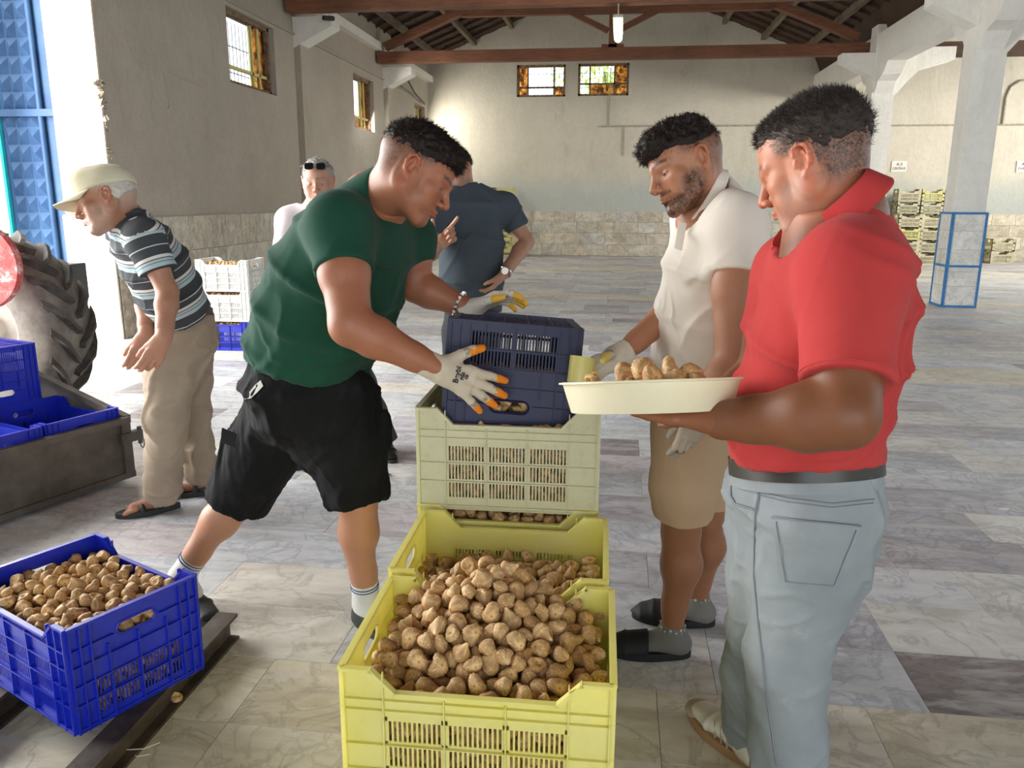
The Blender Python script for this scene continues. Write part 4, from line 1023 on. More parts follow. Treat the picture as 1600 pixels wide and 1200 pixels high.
Lb = {(0, 0): 'lower yellow crate directly under the front crate heaped with figs', (0, 1): 'bright yellow plastic crate nearest the camera, heaped with dried figs',
      (1, 0): 'lower yellow crate of the middle pair, hidden behind the front stack', (1, 1): 'yellow plastic crate behind the front one, figs spilling over its near rim',
      (2, 0): 'cream crate at the bottom of the rear stack of three', (2, 1): 'cream crate in the middle of the rear stack, figs seen through its notch', (2, 2): 'pale cream crate on top of the rear stack, receiving figs from the blue crate'}
for i, ((x, y), _, mt, nm) in enumerate(stacks):
    for k in range(3 if i == 2 else 2):
        crate('plastic_crate', Lb[(i, k)], 'cream', mt if not (i == 2 and k == 1) else M_CY, (x, y, k*CP), RZ, 'yellow and cream crates stacked in front of the men')
# front heap: leans against the rear crate, spills across both rims
profA = lambda x, y: .262+.085*math.exp(-((x+.03)/.15)**2-((y-.17)/.19)**2)-.035*max(0, (abs(x)-.14)/.1)-.045*max(0, (-y-.02)/.15)
A = heap(((-CL/2+.014, CL/2-.014), (-CW/2+.014, CW/2+.02)), profA, .0205, 900, 1, .10, 70)
pour(A, T4((-.243, 1.492, CP), RZ), 'tan dried fig in the heap of the front yellow crate', 'figs heaped in the front yellow crate', 'fig_bulk', 205, 1)
tag(bpy.data.objects['fig_bulk'], 'lower layers of tan dried figs under the front heap', 'figs', kind='stuff')
profB = lambda x, y: .185+.145*math.exp(-((x+.03)/.17)**2-((y+.20)/.12)**2)
A = heap(((-CL/2+.014, CL/2-.014), (-CW/2+.014, CW/2-.014)), profB, .020, 700, 2, .12, 60)
o = pour(A, T4((-.264, 1.905, CP), RZ), 'dried fig lying in the second yellow crate behind the front heap', 'figs in the second yellow crate', 'fig_bulk', 34, 2); tag(o, 'dried figs filling the second yellow crate below its top layer', 'figs', kind='stuff')
for k, zt, lab in ((1, .255, 'shaded dried figs in the middle cream crate, seen through its front notch'), (2, .235, 'dried figs in the top cream crate under the tipped blue crate')):
    A = heap(((-CL/2+.014, CL/2-.014), (-CW/2+.014, CW/2-.014)), lambda x, y: zt, .020, 420, 3+k, zt-.075, 40)
    o = pour(A, T4((-.300, 2.330, k*CP), RZ), 'dried fig', '', 'fig_bulk', 0, 3); tag(o, lab, 'figs', kind='stuff')
for s_ in ((-.243, 1.492, 0), (-.264, 1.905, 0), (-.300, 2.330, 0)):
    A = heap(((-CL/2+.014, CL/2-.014), (-CW/2+.014, -CW/2+.06)), lambda x, y: .25, .020, 260, 9, .014, 25)
    o = pour(A, T4(s_, RZ), 'x', '', 'fig_bulk', 0, 5); tag(o, 'dried figs seen through the slots of the %s lower crate' % {1.492: 'front', 1.905: 'middle', 2.330: 'rear'}[s_[1]], 'figs', kind='stuff')
for s_ in ((-.243, 1.492, CP), (-.300, 2.330, CP), (-.300, 2.330, 2*CP)):
    A = heap(((-CL/2+.014, CL/2-.014), (-CW/2+.014, -CW/2+.06)), lambda x, y: .18, .020, 260, 9, .014, 25)
    o = pour(A, T4(s_, RZ), 'x', '', 'fig_bulk', 0, 5); tag(o, 'dried figs behind the front slots of the crate whose base is %.2f m up in the %s stack' % (s_[2], 'front' if s_[1] < 2 else 'rear'), 'figs', kind='stuff')
# blue crate on the left, on two steel rails
bz = .095; bc = (-1.490, 1.925); ba = math.radians(-26)
crate('plastic_crate', 'bright blue plastic crate of dried figs on steel rails at lower left', 'blue', M_CB, (*bc, bz), ba, 'blue plastic crates')
A = heap(((-CL/2+.014, CL/2-.014), (-CW/2+.014, CW/2-.014)), lambda x, y: .262+.012*math.sin(9*x+2)*math.cos(11*y), .0195, 420, 21, .15, 60)
o = pour(A, T4((*bc, bz), ba), 'dried fig in the blue crate at lower left', 'figs in the blue crate at lower left', 'fig_bulk', 61, 8); tag(o, 'dried figs filling the lower left blue crate below its top layer', 'figs', kind='stuff')
A = heap(((CL/2-.06, CL/2-.014), (-CW/2+.014, CW/2-.014)), lambda x, y: .2, .0195, 120, 22, .014, 30)
o = pour(A, T4((*bc, bz), ba), 'x', '', 'fig_bulk', 0, 9); tag(o, 'dried figs seen through the end slots of the lower left blue crate', 'figs', kind='stuff')
M_STEEL = mottled('brown_steel', (.045, .035, .028), (.11, .085, .065), 14, .6, .4, .3)
for x, lab in ((-1.262, 'brown steel channel under the right end of the lower left blue crate'), (-1.70, 'brown steel channel hidden under the left side of the lower left blue crate')):
    m = MB(); y0, y1 = 1.15, 2.30
    m.box((x-.035, y0, .082), (x+.035, y1, .092)); m.box((x-.004, y0, .008), (x+.004, y1, .084)); m.box((x-.035, y0, 0), (x+.035, y1, .010)); tag(m.build('steel_rail', M_STEEL), lab, 'rail')
for k, (px, py, lab) in enumerate(((275, 1090, 'single fig fallen on the cream tiles beside the steel rail'),)):
    p = onZ(px, py, .014); o = inst('dried_fig', FIGS[2][0], None, p, (.1, .2, 1)); tag(o, lab, 'fig')
# trailer tray, hitched behind the tractor
M_TRAY = mottled('grey_steel', (.075, .064, .054), (.15, .13, .11), 5, .62, .3, .35); M_DARK = plain('dark_steel', (.03, .028, .026), .6)
P0 = V(-2.49, 3.69, 0); du = nrm(V(-.34, -.94, 0)); dp = nrm(V(-.93, .36, 0))
tr = thing('carrier_tray', 'grey steel carrier tray behind the tractor holding blue crates', 'trailer', tuple(P0))
def quadslab(a, b, za0, za1, zb0, zb1, th, nv): # vertical plate from a to b
    n_ = nv*th; v = [a+V(0, 0, za0), b+V(0, 0, zb0), b+V(0, 0, zb1), a+V(0, 0, za1)]; v += [x+n_ for x in v]
    return v, [(0, 1, 2, 3), (7, 6, 5, 4), (0, 4, 5, 1), (3, 2, 6, 7), (0, 3, 7, 4), (1, 5, 6, 2)]
m = MB(); m.add(*quadslab(P0, P0+du*1.7, .03, .335, .03, .335, .012, -dp)); m.beam(P0+V(0, 0, .335)-dp*.006, P0+du*1.7+V(0, 0, .335)-dp*.006, .045, .03); m.beam(P0+V(0, 0, .045)-dp*.012, P0+du*1.7+V(0, 0, .045)-dp*.012, .03, .03)
m.beam(P0+V(0, 0, .03)+du*.03-dp*.014, P0+V(0, 0, .33)+du*.03-dp*.014, .03, .05, up=tuple(du)); m.build('tailgate', M_TRAY, tr)
m = MB(); m.add(*quadslab(P0, P0+dp*1.15, .03, .33, .03, .56, .012, -du)); m.beam(P0+V(0, 0, .335), P0+dp*1.15+V(0, 0, .565), .04, .035); m.build('side_plate', M_TRAY, tr)
m = MB(); a = P0+V(0, 0, .02); v = [a, a+du*1.7, a+du*1.7+dp*1.2, a+dp*1.2]; v += [x+V(0, 0, .02) for x in v]; m.add(v, [(0, 1, 2, 3), (7, 6, 5, 4), (0, 4, 5, 1), (3, 2, 6, 7), (0, 3, 7, 4), (1, 5, 6, 2)]); m.build('tray_floor', M_TRAY, tr)
m = MB(); c = P0-du*.03-dp*.02+V(0, 0, .245); m.beam(c+du*.10, c-du*.025, .04, .05); m.tube([c-du*.02+V(0, 0, -.05), c-du*.02+V(0, 0, .04)], .012, 8); m.tube([c-du*.03+V(.012*math.cos(t), 0.0, -.05+.028*math.sin(t))*1.0 for t in np.linspace(0, 6.28, 12)[:-1]], .003, 6, closed=True); m.build('latch', M_TRAY, tr)
m = MB(); a = P0+dp*1.02+V(0, 0, .55)-du*.02
for k in range(3): m.tube([a+dp*(.03*k)+V(.03*math.cos(t), 0, .03+.035*math.sin(t)) for t in np.linspace(0, 6.28, 14)[:-1]], .008, 6, closed=True)
m.build('chain', M_TRAY, tr)
qa = math.atan2(-dp[1], -dp[0])        # crate long axis along -dp, end wall towards the tailgate
def tc(i, j, z): return P0+du*(.215+i*.405)+dp*(.29+j*.54)+V(0, 0, z)
crate('plastic_crate', 'empty blue crate in the right corner of the carrier tray', 'blue', M_CB, tuple(tc(0, 0, .10)), qa, 'blue plastic crates')
crate('plastic_crate', 'empty blue crate in the carrier tray cut by the left edge of the view', 'blue', M_CB, tuple(tc(1, 0, .10)), qa, 'blue plastic crates')
crate('plastic_crate', 'blue crate at the back of the carrier tray, under the upturned one', 'blue', M_CB, tuple(tc(.185, .98, .10)), qa, 'blue plastic crates')
crate('plastic_crate', 'blue crate turned upside down on top of the stack in the carrier tray', 'blue', M_CB, tuple(tc(.185, .98, .10+.30+.30)), 0, 'blue plastic crates', rot=(math.pi, 0, qa))
# tractor: rear wheel, red fender, axle
M_RUB = mottled('dusty_rubber', (.14, .12, .10), (.27, .235, .20), 9, .85, .3); M_LUG = mottled('worn_rubber_lug', (.05, .045, .04), (.12, .105, .09), 20, .8, .3)
M_RED = NT('faded_red_paint'); M_RED.base(M_RED.ramp(M_RED.tex(scale=14, detail=9, rough=.75).outputs[0], [(.38, (.50, .05, .05)), (.52, (.62, .13, .12)), (.6, (.72, .55, .50)), (.7, (.50, .08, .07))])).set(Roughness=.6); M_RED = M_RED.m
wc = V(-3.95, 4.58, .63); tw = thing('tractor', 'rear of a tractor parked inside the door, big lugged tyre and red fender', 'tractor', (-3.95, 4.58, 0))
RY = np.array([[1, 0, 0], [0, 0, 1], [0, -1, 0]])
prof = [(.30, -.15), (.33, -.19), (.42, -.205), (.52, -.20), (.575, -.17), (.585, -.08), (.59, 0), (.585, .08), (.575, .17), (.52, .20), (.42, .205), (.33, .19), (.30, .15)]
ty = MB().lathe(prof, 48, wc, RY, close=True).build('tyre', M_RUB, tw, smooth=True)
for k in range(40):
    s_ = 1 if k % 2 else -1; th = 2*math.pi*k/40; m = MB(); pr = []
    for q in range(6):
        f = q/5; y = s_*(.01+.20*f); a = th+.36*f**1.2; r0 = .575 if f < .8 else .56; r1 = .632 if f < .75 else .615-.05*(f-.75)/.25
        hw = .024+.006*f; row = []
        for rr, aa in ((r0, a-hw*1.5), (r1, a-hw), (r1, a+hw), (r0, a+hw*1.5)): row.append(wc+V(rr*math.cos(aa), y*(1 if True else 0), rr*math.sin(aa)))
        pr += row
    f_ = [(0, 1, 2, 3)]+[(q*4+i, q*4+4+i, q*4+4+(i+1) % 4, q*4+(i+1) % 4) for q in range(5) for i in range(4)]+[(23, 22, 21, 20)]
    m.add(pr, f_).build('tread_lug', M_LUG, ty)
M_RIM = mottled('dirty_rim', (.45, .42, .35), (.62, .58, .50), 8, .6)
MB().lathe([(.305, -.16), (.295, -.14), (.25, -.10), (.24, .0), (.10, -.02), (.09, -.09), (.0, -.09)], 40, wc, RY).build('wheel_rim', M_RIM, tw, smooth='auto')
MB().lathe([(.0, -.16), (.06, -.16), (.07, -.10), (.09, -.02)], 20, wc, RY).build('hub', M_DARK, tw, smooth='auto')
fc = onY(-30, 415, 4.15); MB().lathe([(0, -.02), (.24, -.02), (.25, 0), (.24, .03), (0, .03)], 40, fc, RY).build('fender_plate', M_RED, tw, smooth='auto')
MB().beam((fc[0], 4.15, fc[2]), (fc[0]-.1, 4.7, fc[2]), .10, .10).build('fender_stay', M_RED, tw)
m = MB(); m.beam((-4.7, 4.75, .75), (-4.7, 6.4, .75), .3, .3); m.tube([wc, wc+V(0, .25, 0)], .09, 16); m.build('axle_housing', M_DARK, tw)
# stack by the left wall
sx, sy = -3.78, 7.42
crate('plastic_crate', 'blue crate of figs at the bottom of the stack by the left wall', 'blue', M_CB, (sx-.0, sy, 0), .06, 'crates stacked by the left wall')
crate('plastic_crate', 'white crate in the middle of the stack by the left wall', 'blue', M_CW_, (sx+.03, sy, CP), .02, 'crates stacked by the left wall')
crate('plastic_crate', 'white crate on top of the stack by the left wall, full of figs', 'blue', M_CW_, (sx+.03, sy, 2*CP), .02, 'crates stacked by the left wall')
for k in range(3):
    A = heap(((-CL/2+.014, CL/2-.014), (-CW/2+.014, CW/2-.014)), lambda x, y: .255, .021, 330, 31, .19, 20)
    o = pour(A, T4((sx+.01, sy, k*CP), .03), 'x', '', 'fig_bulk', 0, 9); tag(o, ('pale figs in the blue bottom crate', 'pale figs in the middle white crate', 'pale figs in the top white crate')[k]+' by the left wall', 'figs', kind='stuff')
# far crates: small in the photograph, one mesh each
def small_crate_mesh(mat, name='plastic_crate'):
    m = MB(); a, b = CL/2, CW/2
    for s_ in (-1, 1):
        y0, y1 = (b-.012, b) if s_ > 0 else (-b, -b+.012)
        for p, q, z0, z1 in ((-a, a, 0, .035), (-a, a, .185, .215), (-a, -a+.06, 0, CH), (a-.06, a, 0, CH), (-.06, -.05, 0, .2), (.05, .06, 0, .2), (-a, a, .10, .115), (-a+.05, -.10, .215, .25), (.10, a-.05, .215, .25)): m.box((p, y0, z0), (q, y1, z1))
        n = 22
        for i in range(n): u = -a+.06+(2*a-.12)*(i+.5)/n; m.box((u-.004, y0+.004, .03), (u+.004, y1-.004, .19))
        x0, x1 = (a-.012, a) if s_ > 0 else (-a, -a+.012)
        for p, q, z0, z1 in ((-b, b, 0, .05), (-b, b, .12, .21), (-b, b, CH-.03, CH), (-b, -.06, .2, CH), (.06, b, .2, CH), (-b, -b+.05, 0, .2), (b-.05, b, 0, .2)): m.box((x0, p, z0), (x1, q, z1))
    m.box((-a, -b, 0), (a, b, .01)); me = m.mesh(name); me.materials.append(mat); return me
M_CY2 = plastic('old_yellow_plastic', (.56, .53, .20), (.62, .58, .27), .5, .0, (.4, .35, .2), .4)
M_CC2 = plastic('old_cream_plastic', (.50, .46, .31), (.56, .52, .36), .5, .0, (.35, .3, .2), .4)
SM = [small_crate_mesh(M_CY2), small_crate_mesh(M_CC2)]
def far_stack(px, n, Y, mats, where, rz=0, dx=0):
    p = onY(px, 380, Y)
    for k in range(n):
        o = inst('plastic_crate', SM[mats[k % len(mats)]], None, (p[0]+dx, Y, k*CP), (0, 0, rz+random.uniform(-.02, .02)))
        pos = 'bottom crate' if k == 0 else ('top crate' if k == n-1 else ('second crate' if k == 1 else 'third crate' if k == 2 else 'fourth crate' if k == 3 else 'fifth crate'))
        c_ = ('yellow', 'cream')[mats[k % len(mats)]]
        tag(o, f'{c_} {pos} of {where}' if n > 1 else f'{c_} plastic crate {where}', 'crate', 'empty crates stacked at the back wall')
far_stack(1356, 6, 21.0, [0, 0, 1], 'the tall stack touching the red shoulder')
far_stack(1409, 6, 21.0, [1], 'the tall stack second from the red shirt')
far_stack(1445, 6, 21.05, [1, 1, 0], 'the tall stack third from the red shirt')
far_stack(1479, 5, 21.05, [0], 'the tall stack mostly hidden by the near column')
far_stack(1414, 4, 20.2, [0, 1], 'the low front stack beside the red shirt')
far_stack(1450, 4, 20.2, [1], 'the low front stack left of the column')
far_stack(1488, 4, 20.2, [0, 1], 'the low front stack behind the near column')
far_stack(1563, 2, 21.0, [1], 'the pair right of the near column')
far_stack(791, 6, 20.9, [0], 'the tall stack right behind the grey t-shirt', math.pi/2)
far_stack(765, 6, 21.0, [0, 1], 'the tall stack hidden by the grey t-shirt', math.pi/2)
far_stack(674, 1, 20.5, [1], 'on the floor by the back wall near the left corner'); far_stack(682, 1, 20.0, [0], 'leftmost on the floor by the back wall')
# tipped blue crate: upside down, base up, over the top cream crate; end wall with the handle towards the camera
def frame_rot(x, y, z): return Matrix((x, y, z)).transposed().to_3x3()
c0 = at(706, 497, 2.26); c1 = at(907, 514, 2.26); b0 = at(696, 655, 2.30)
ex = nrm(c1-c0); ez = nrm((b0-c0)-ex*((b0-c0)@ex)); ey = np.cross(ez, ex)      # ex along the end wall, ez from base to rim
ctr = (c0+c1)/2; back = ey if ey[1] > 0 else -ey
tb = thing('plastic_crate', 'dusty blue crate darkened as backlit, held upside down, pouring figs into the cream crate', 'crate', tuple(ctr+back*CL/2*.98), 'blue plastic crates')
# crate local: x long axis, y short axis, z base->rim
lx = back; lz = ez; ly = np.cross(lz, lx); tb.rotation_euler = frame_rot(Vector(lx), Vector(ly), Vector(lz)).to_euler()
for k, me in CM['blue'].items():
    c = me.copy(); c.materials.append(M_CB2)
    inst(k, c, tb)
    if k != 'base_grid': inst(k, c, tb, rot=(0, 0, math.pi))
TBM = np.eye(4); TBM[:3, 0] = lx; TBM[:3, 1] = ly; TBM[:3, 2] = lz; TBM[:3, 3] = ctr+back*CL/2*.98
A = heap(((-CL/2+.016, CL/2-.016), (-CW/2+.016, CW/2-.016)), lambda x, y: .262, .0195, 330, 41, .165, 30)
o = pour(A, TBM, 'x', '', 'fig_bulk', 0, 11); tag(o, 'dried figs sliding out of the tipped blue crate', 'figs', kind='stuff')
# bowl of figs in the red shirted man's hand: tilted so that its rim points at the lens height
M_BOWL = plastic('cream_bowl_plastic', (.86, .80, .58), (.90, .84, .64), .4, .25, (.7, .6, .4), .15)
bcen = at(1018, 594, 1.46); rx = nrm(at(1160, 589, 1.46)-at(872, 598, 1.46)); nn_ = nrm(np.cross(rx, nrm(ray(1018, 594)))); nn_ = nn_ if nn_[2] > 0 else -nn_
fy = np.cross(nn_, rx); R3 = np.stack([rx, fy, nn_], 1); rr_ = .5*np.linalg.norm(at(1160, 589, 1.46)-at(872, 598, 1.46))
bcen = bcen+fy*(rr_*.10)
bo = MB().lathe([(0, -.056), (rr_*.868, -.056), (rr_*.875, -.054), (rr_*.955, -.004), (rr_, -.003), (rr_*1.0, .0), (rr_*.95, .001), (rr_*.93, -.004), (rr_*.86, -.050), (0, -.050)], 72, bcen, R3).build('fig_bowl', M_BOWL, smooth='auto')
tag(bo, 'round cream plastic bowl of figs held by the man in red', 'bowl')
M3 = np.eye(4); M3[:3, :3] = R3; M3[:3, 3] = bcen
A = heap(((-rr_, rr_), (-rr_, rr_)), lambda x, y: -.02+.025*math.exp(-((x-.02)/.08)**2-((y+.02)/.07)**2), .021, 200, 51, -.050, 50, inside=lambda a, b: a*a+b*b < (rr_*.66)**2)
o = pour(A, M3, 'x', '', 'fig_bulk', 0, 12); tag(o, 'dried figs lying flat in the cream bowl', 'figs', kind='stuff')
for k, (px, py, sc_, lab) in enumerate(((1003, 578, 1.15, 'folded pale fig on the left of the bowl'), (975, 583, 1.0, 'creased brown fig leaning at the far left of the bowl'), (1048, 577, 1.1, 'plump fig with a dark split in the middle of the bowl'), (1078, 583, 1.05, 'round golden fig at the right of the bowl'), (1020, 588, 1.0, 'pale fig at the front of the bowl centre'), (1058, 590, .85, 'small fig low between the two right figs in the bowl'), (925, 594, .8, 'lone pale fig at the left rim of the bowl'))):
    o = inst('dried_fig', FIGS[k][0], None, at(px, py, (1.45, 1.49, 1.47, 1.46, 1.40, 1.40, 1.47)[k]), (1.45+.12*math.sin(5*k), .5*k, .9*k)); o.scale = (sc_,)*3; tag(o, lab, 'fig')

# small litter on the floor
for px, py, sz, mt, lab in ((1568, 796, .05, 'p', 'small white paper scrap on the marble right of the red shirt'), (1425, 473, .03, 'p', 'tiny white scrap left of the near column foot'), (866, 431, .14, 'p', 'pale strip of litter far across the floor above the blue crate'), (608, 742, .035, 'l', 'dry curled leaf on the floor between the green shirted man and the crates'), (866, 1000, .02, 'l', 'leaf crumb'), (1431, 578, .05, 'l', 'dry twig on the pale marble band')):
    if lab == 'leaf crumb': continue
    p = onZ(px, py, .004); r = random.Random(px); m = MB(); n = 7
    top = [(sz*.5*math.cos(a)*r.uniform(.6, 1.1), sz*.28*math.sin(a)*r.uniform(.5, 1.1), .002+r.random()*sz*.12) for a in np.linspace(0, 6.283, n+1)[:-1]]
    v = [tuple(p+V(*q)) for q in top]+[tuple(p+V(q[0], q[1], q[2]-.002)) for q in top]
    m.add(v, [tuple(range(n)), tuple(range(2*n-1, n-1, -1))]+[(i, i+n, (i+1) % n+n, (i+1) % n) for i in range(n)])
    tag(m.build('paper_scrap' if mt == 'p' else 'dry_leaf', M_PAPER if mt == 'p' else M_CONC), lab, 'litter')
m = MB(); a = onZ(190, 1172, .01); b = onZ(225, 1170, .02); c = onZ(250, 1160, .012)
m.tube([a, b, c], .0012, 5); m.tube([a, onZ(215, 1182, .006), onZ(235, 1178, .006)], .0010, 5); tag(m.build('straw', M_PAPER), 'bent straw lying on the cream tiles beside the steel rail', 'straw')
# ---------------------------------------------------------------- PEOPLE
M_SKIN = skinmat(); M_HAIR = cloth('hair', (.1, .1, .1), vcol=True, weave=1500, rough=.55, sheen=.0); K = onY
def shoe(F, heel, toe, up, w=.048, h=.06, sole=.02, k=.015):
    heel = np.asarray(heel, float); toe = np.asarray(toe, float); d = nrm(toe-heel); L = np.linalg.norm(toe-heel); s_ = np.cross(d, up)
    P = lambda t, z: heel+d*t*L+np.asarray(up)*z
    F.loft([(P(.08, sole+.02), s_, w*.72, up, .030), (P(.35, sole+.028), s_, w*.80, up, .036), (P(.62, sole+.018), s_, w*.98, up, .026), (P(.90, sole+.012), s_, w*.72, up, .018)], k, p=2.3)
    F.rc(P(.14, sole+.02), P(.14, h+.02), .036, .036, .03)
def sole_mb(heel, toe, w, z0, z1, wt=None, n=28):
    heel = np.asarray(heel, float); toe = np.asarray(toe, float); d = toe-heel; L = np.linalg.norm(d); d = d/L; s_ = nrm(np.cross(d, [0, 0, 1])); pts = []
    for i in range(n):
        a = 2*math.pi*i/n; c, si = math.cos(a), math.sin(a); t = .5+.52*c; ww = w*(.78+.24*max(0, math.sin(min(1, max(0, t))*math.pi*.95-.6))); pts.append(heel+d*t*L+s_*ww*si*(1 if abs(c) < .8 else 1.0))
    m = MB(); v = [p*np.array([1, 1, 0])+V(0, 0, z0) for p in pts]+[p*np.array([1, 1, 0])+V(0, 0, z1) for p in pts]
    m.add(v, [tuple(range(n))[::-1], tuple(range(n, 2*n))]+[(i, (i+1) % n, (i+1) % n+n, i+n) for i in range(n)]); return m
def collar(F, c, n, w, f, r0, r1, hgt, th=.004):
    """polo collar: a standing then falling ring round the neck"""
    pass
def ring_collar(parent, c, up, wide, front, a, b, mat, open_=.5, h=.032, drop=.03, name='collar', base=None):
    m = MB(); up, wide, front = nrm(up), nrm(wide), nrm(front); n = 40; V_ = []; 
    for i in range(n+1):
        t = -math.pi/2+open_+(2*math.pi-2*open_)*i/n            # start and end at the front opening
        rr = wide*math.cos(t)*a-front*math.sin(t)*b*(-1)
        e = abs(i/n-.5)*2; hh = h*(1-.35*e**3)
        for q, (ro, z) in enumerate(((1.0, -.012), (1.02, hh*.7), (1.07, hh), (1.13, hh*.9), (1.30+.12*e**4, hh*.15-drop*(.2+.8*e**3)), (1.29+.12*e**4, hh*.15-drop*(.2+.8*e**3)-.004), (1.09, hh*.55))):
            dirn = wide*math.cos(t)*a+front*math.sin(t)*b*-1*-1
            V_.append(np.asarray(c)+(wide*math.cos(t)*a+front*(-math.sin(t))*b*-1)*ro+up*z)
    k = 7; F_ = [(i*k+q, i*k+(q+1) % k, (i+1)*k+(q+1) % k, (i+1)*k+q) for i in range(n) for q in range(k)]+[tuple(range(k))[::-1], tuple(n*k+q for q in range(k))]
    return m.add(V_, F_).build(name, mat, parent, smooth='auto')
def loft_px(F, st, W, k=.02, p=2.0):
    """stations (point, half width, half depth); W = wide axis"""
    out = []
    for i, (c, a, b) in enumerate(st):
        n = st[min(i+1, len(st)-1)][0]-st[max(i-1, 0)][0]; s_ = nrm(n); w_ = nrm(W-s_*(W@s_)); out.append((c, w_, a, np.cross(s_, w_), b))
    F.loft(out, k, p=p)
GLOVE = (.62, .55, .42); GL2 = (.78, .73, .62); ORANGE = (.90, .28, .02)
def glove_color(P, tips, base, tipc, r=.03, grime=None):
    C = flat(base, P); n = noise3(P, 60.); C *= (1+.08*n)[:, None]
    for q in tips:
        a, b = q[1], q[3]; ab = b-a; t = np.clip(((P-a)@ab)/(ab@ab), -1, 1.2); d = np.linalg.norm(P-(a+np.clip(t, 0, 1)[:, None]*ab), axis=1); m = (d < .016)&(t > .35+.12*n); C[m] = tipc
        m2 = (d < .016)&(t > .0)&(t <= .35+.12*n)&(noise3(P, 120.) > .05); C[m2] = C[m2]*.55
    return np.clip(C, 0, 1)
# ======================== man in the green t-shirt
def green_man():
    t = thing('person', 'man in a dark green t-shirt and black shorts bending to tip a blue crate', 'person', tuple(onZ(470, 960)))
    SK = (.37, .150, .082); HA = (.018, .012, .010)
    hf = CR*.84-CU*.50+CF*.10; hu = CR*.50+CU*.86
    fr = Frame(at(650, 272, 2.25), hf, hu, 1.06)
    nb = at(585, 318, 2.36)
    shn, shf = at(530, 352, 2.20), at(640, 372, 2.60); eln, wrn = at(548, 508, 2.10), at(682, 575, 2.15); elf, wrf = at(648, 446, 2.62), at(735, 484, 2.60)
    hipn, knn, ann = at(533, 640, 2.56), at(558, 780, 2.60), onZ(572, 938, .10); hipf, knf, anf = at(445, 640, 2.72), at(375, 775, 2.86), onZ(283, 898, .12)
    W = nrm(shf-shn)
    def arms(F):
        F.chain([lerp(nb, shn, .2), shn], [.06, .06], .03); F.chain([lerp(nb, shf, .2), shf], [.06, .06], .03)
        F.rc(nb, at(490, 560, 2.6), .10, .13, .03)
        limb_arm(F, shn, eln, wrn, (.066, .056, .052, .033)); limb_arm(F, shf, elf, wrf, (.062, .053, .050, .032)); neck_field(F, fr, nb, .064)
        F.el(lerp(shn, eln, .5)+W*-.012, (.055, .055, .055), None, .03)
        F.cutl(lerp(fr.p(0, -.022, -.045), nb, .45), fr.p(0, -.022, -.045)-nb)
    def legs(F):
        for h_, kn, an, ft in ((hipn, knn, ann, 1), (hipf, knf, anf, 0)):
            F.rc(h_, kn, .09, .066, .02); c = lerp(kn, an, .32); back = nrm(np.cross(nrm(an-kn), W))*(.014); back = -back if back@CR > 0 else back
            F.rc(kn, c, .062, .064, .02); F.rc(c+back, lerp(kn, an, .75), .060, .043, .03); F.rc(lerp(kn, an, .7), an, .044, .037, .02); F.rc(an, an-V(0, 0, .03), .038, .04)
    P1, F1 = field_mesh(arms, [shn, shf, eln, wrn, elf, wrf, nb, at(490, 560, 2.6)], .0065, .15)
    P2, F2 = field_mesh(legs, [hipn, knn, ann, hipf, knf, anf], .0075, .13)
    H = head_mesh(fr, nb, SK, HA, dict(beard=.18, fade=.85, fadecol=(.09, .055, .04), fade_lo=-.02, fade_hi=.045, stout=1, brow=.95, browcol=(.02, .014, .012)), neck=.064)
    P, Fq, C = join([(P1, F1, np.array([SK])), (P2, F2, np.array([(.50, .25, .155)])), H]); mkmesh('body', P, Fq, M_SKIN, t, C)
    # hair: thick on top, faded sides, combed forward
    def hair(F):
        s = fr.s; F.el(fr.p(0, -.014, .058), np.array((.0785, .107, .077))*s, fr.R, .001); F.el(fr.p(0, .050, .080), np.array((.060, .050, .040))*s, fr.R, .02)
        F.cut(fr.p(0, .09, .058), .25*fr.f-.95*fr.u); F.cut(fr.p(0, -.04, .014), -.30*fr.f-.95*fr.u)
    Ph, Fh = field_mesh(hair, [fr.p(0, 0, .03)], .0035, .17); Ph = Ph+vnormals(Ph, Fh)*(noise3(Ph, 110)*.004+noise3(Ph, 45)*.004)[:, None]; N = vnormals(Ph, Fh)
    sp = strands(Ph, N, 5200, .014, .0006, (*(fr.f*.55), .8), .5, 1); mk_any('hair', [(Ph, Fh, np.array([HA])), (*sp, np.array([HA]))], M_HAIR, t)
    # t-shirt
    G = cloth('green_jersey', (.009, .052, .031), (.012, .066, .040), sheen=.5)
    def shirt(F):
        loft_px(F, [(at(575, 325, 2.38), .13, .085), (at(557, 375, 2.40), .215, .165), (at(530, 430, 2.44), .225, .195), (at(508, 490, 2.50), .225, .20), (at(487, 545, 2.56), .215, .19), (at(478, 590, 2.60), .215, .185)], W, .03, 2.2)
        F.rc(at(560, 345, 2.38), shn, .085, .082, .06); F.rc(at(580, 350, 2.42), shf, .085, .075, .06)
        F.rc(nb, at(575, 340, 2.38), .082, .09, .04)
        sleeve(F, shn, eln, .47, .088, .080, .05); sleeve(F, shf, elf, .45, .08, .07, .05)
        axn = nrm(fr.p(0, -.022, -.045)-nb); q0 = fr.p(0, -.022, -.045); F.rc(lerp(q0, nb, .62)-CR*.006, at(572, 345, 2.38), .074, .092, .03); F.rc(lerp(q0, nb, .8)-CR*.03-CU*.01, at(545, 345, 2.36), .06, .08, .04); F.rc(lerp(fr.p(0, -.05, -.02), nb, .50)-CR*.004, at(545, 345, 2.36), .060, .08, .03); F.cutl(lerp(q0, nb, .58)+CR*.016-CU*.016, nrm(axn+CR*.15), .118, .095); F.cut(at(478, 575, 2.58), at(462, 640, 2.60)-at(490, 530, 2.55))
    Ps, Fs = field_mesh(shirt, [shn, shf, eln, at(478, 575, 2.6), at(500, 430, 2.5), nb], .0075, .22)
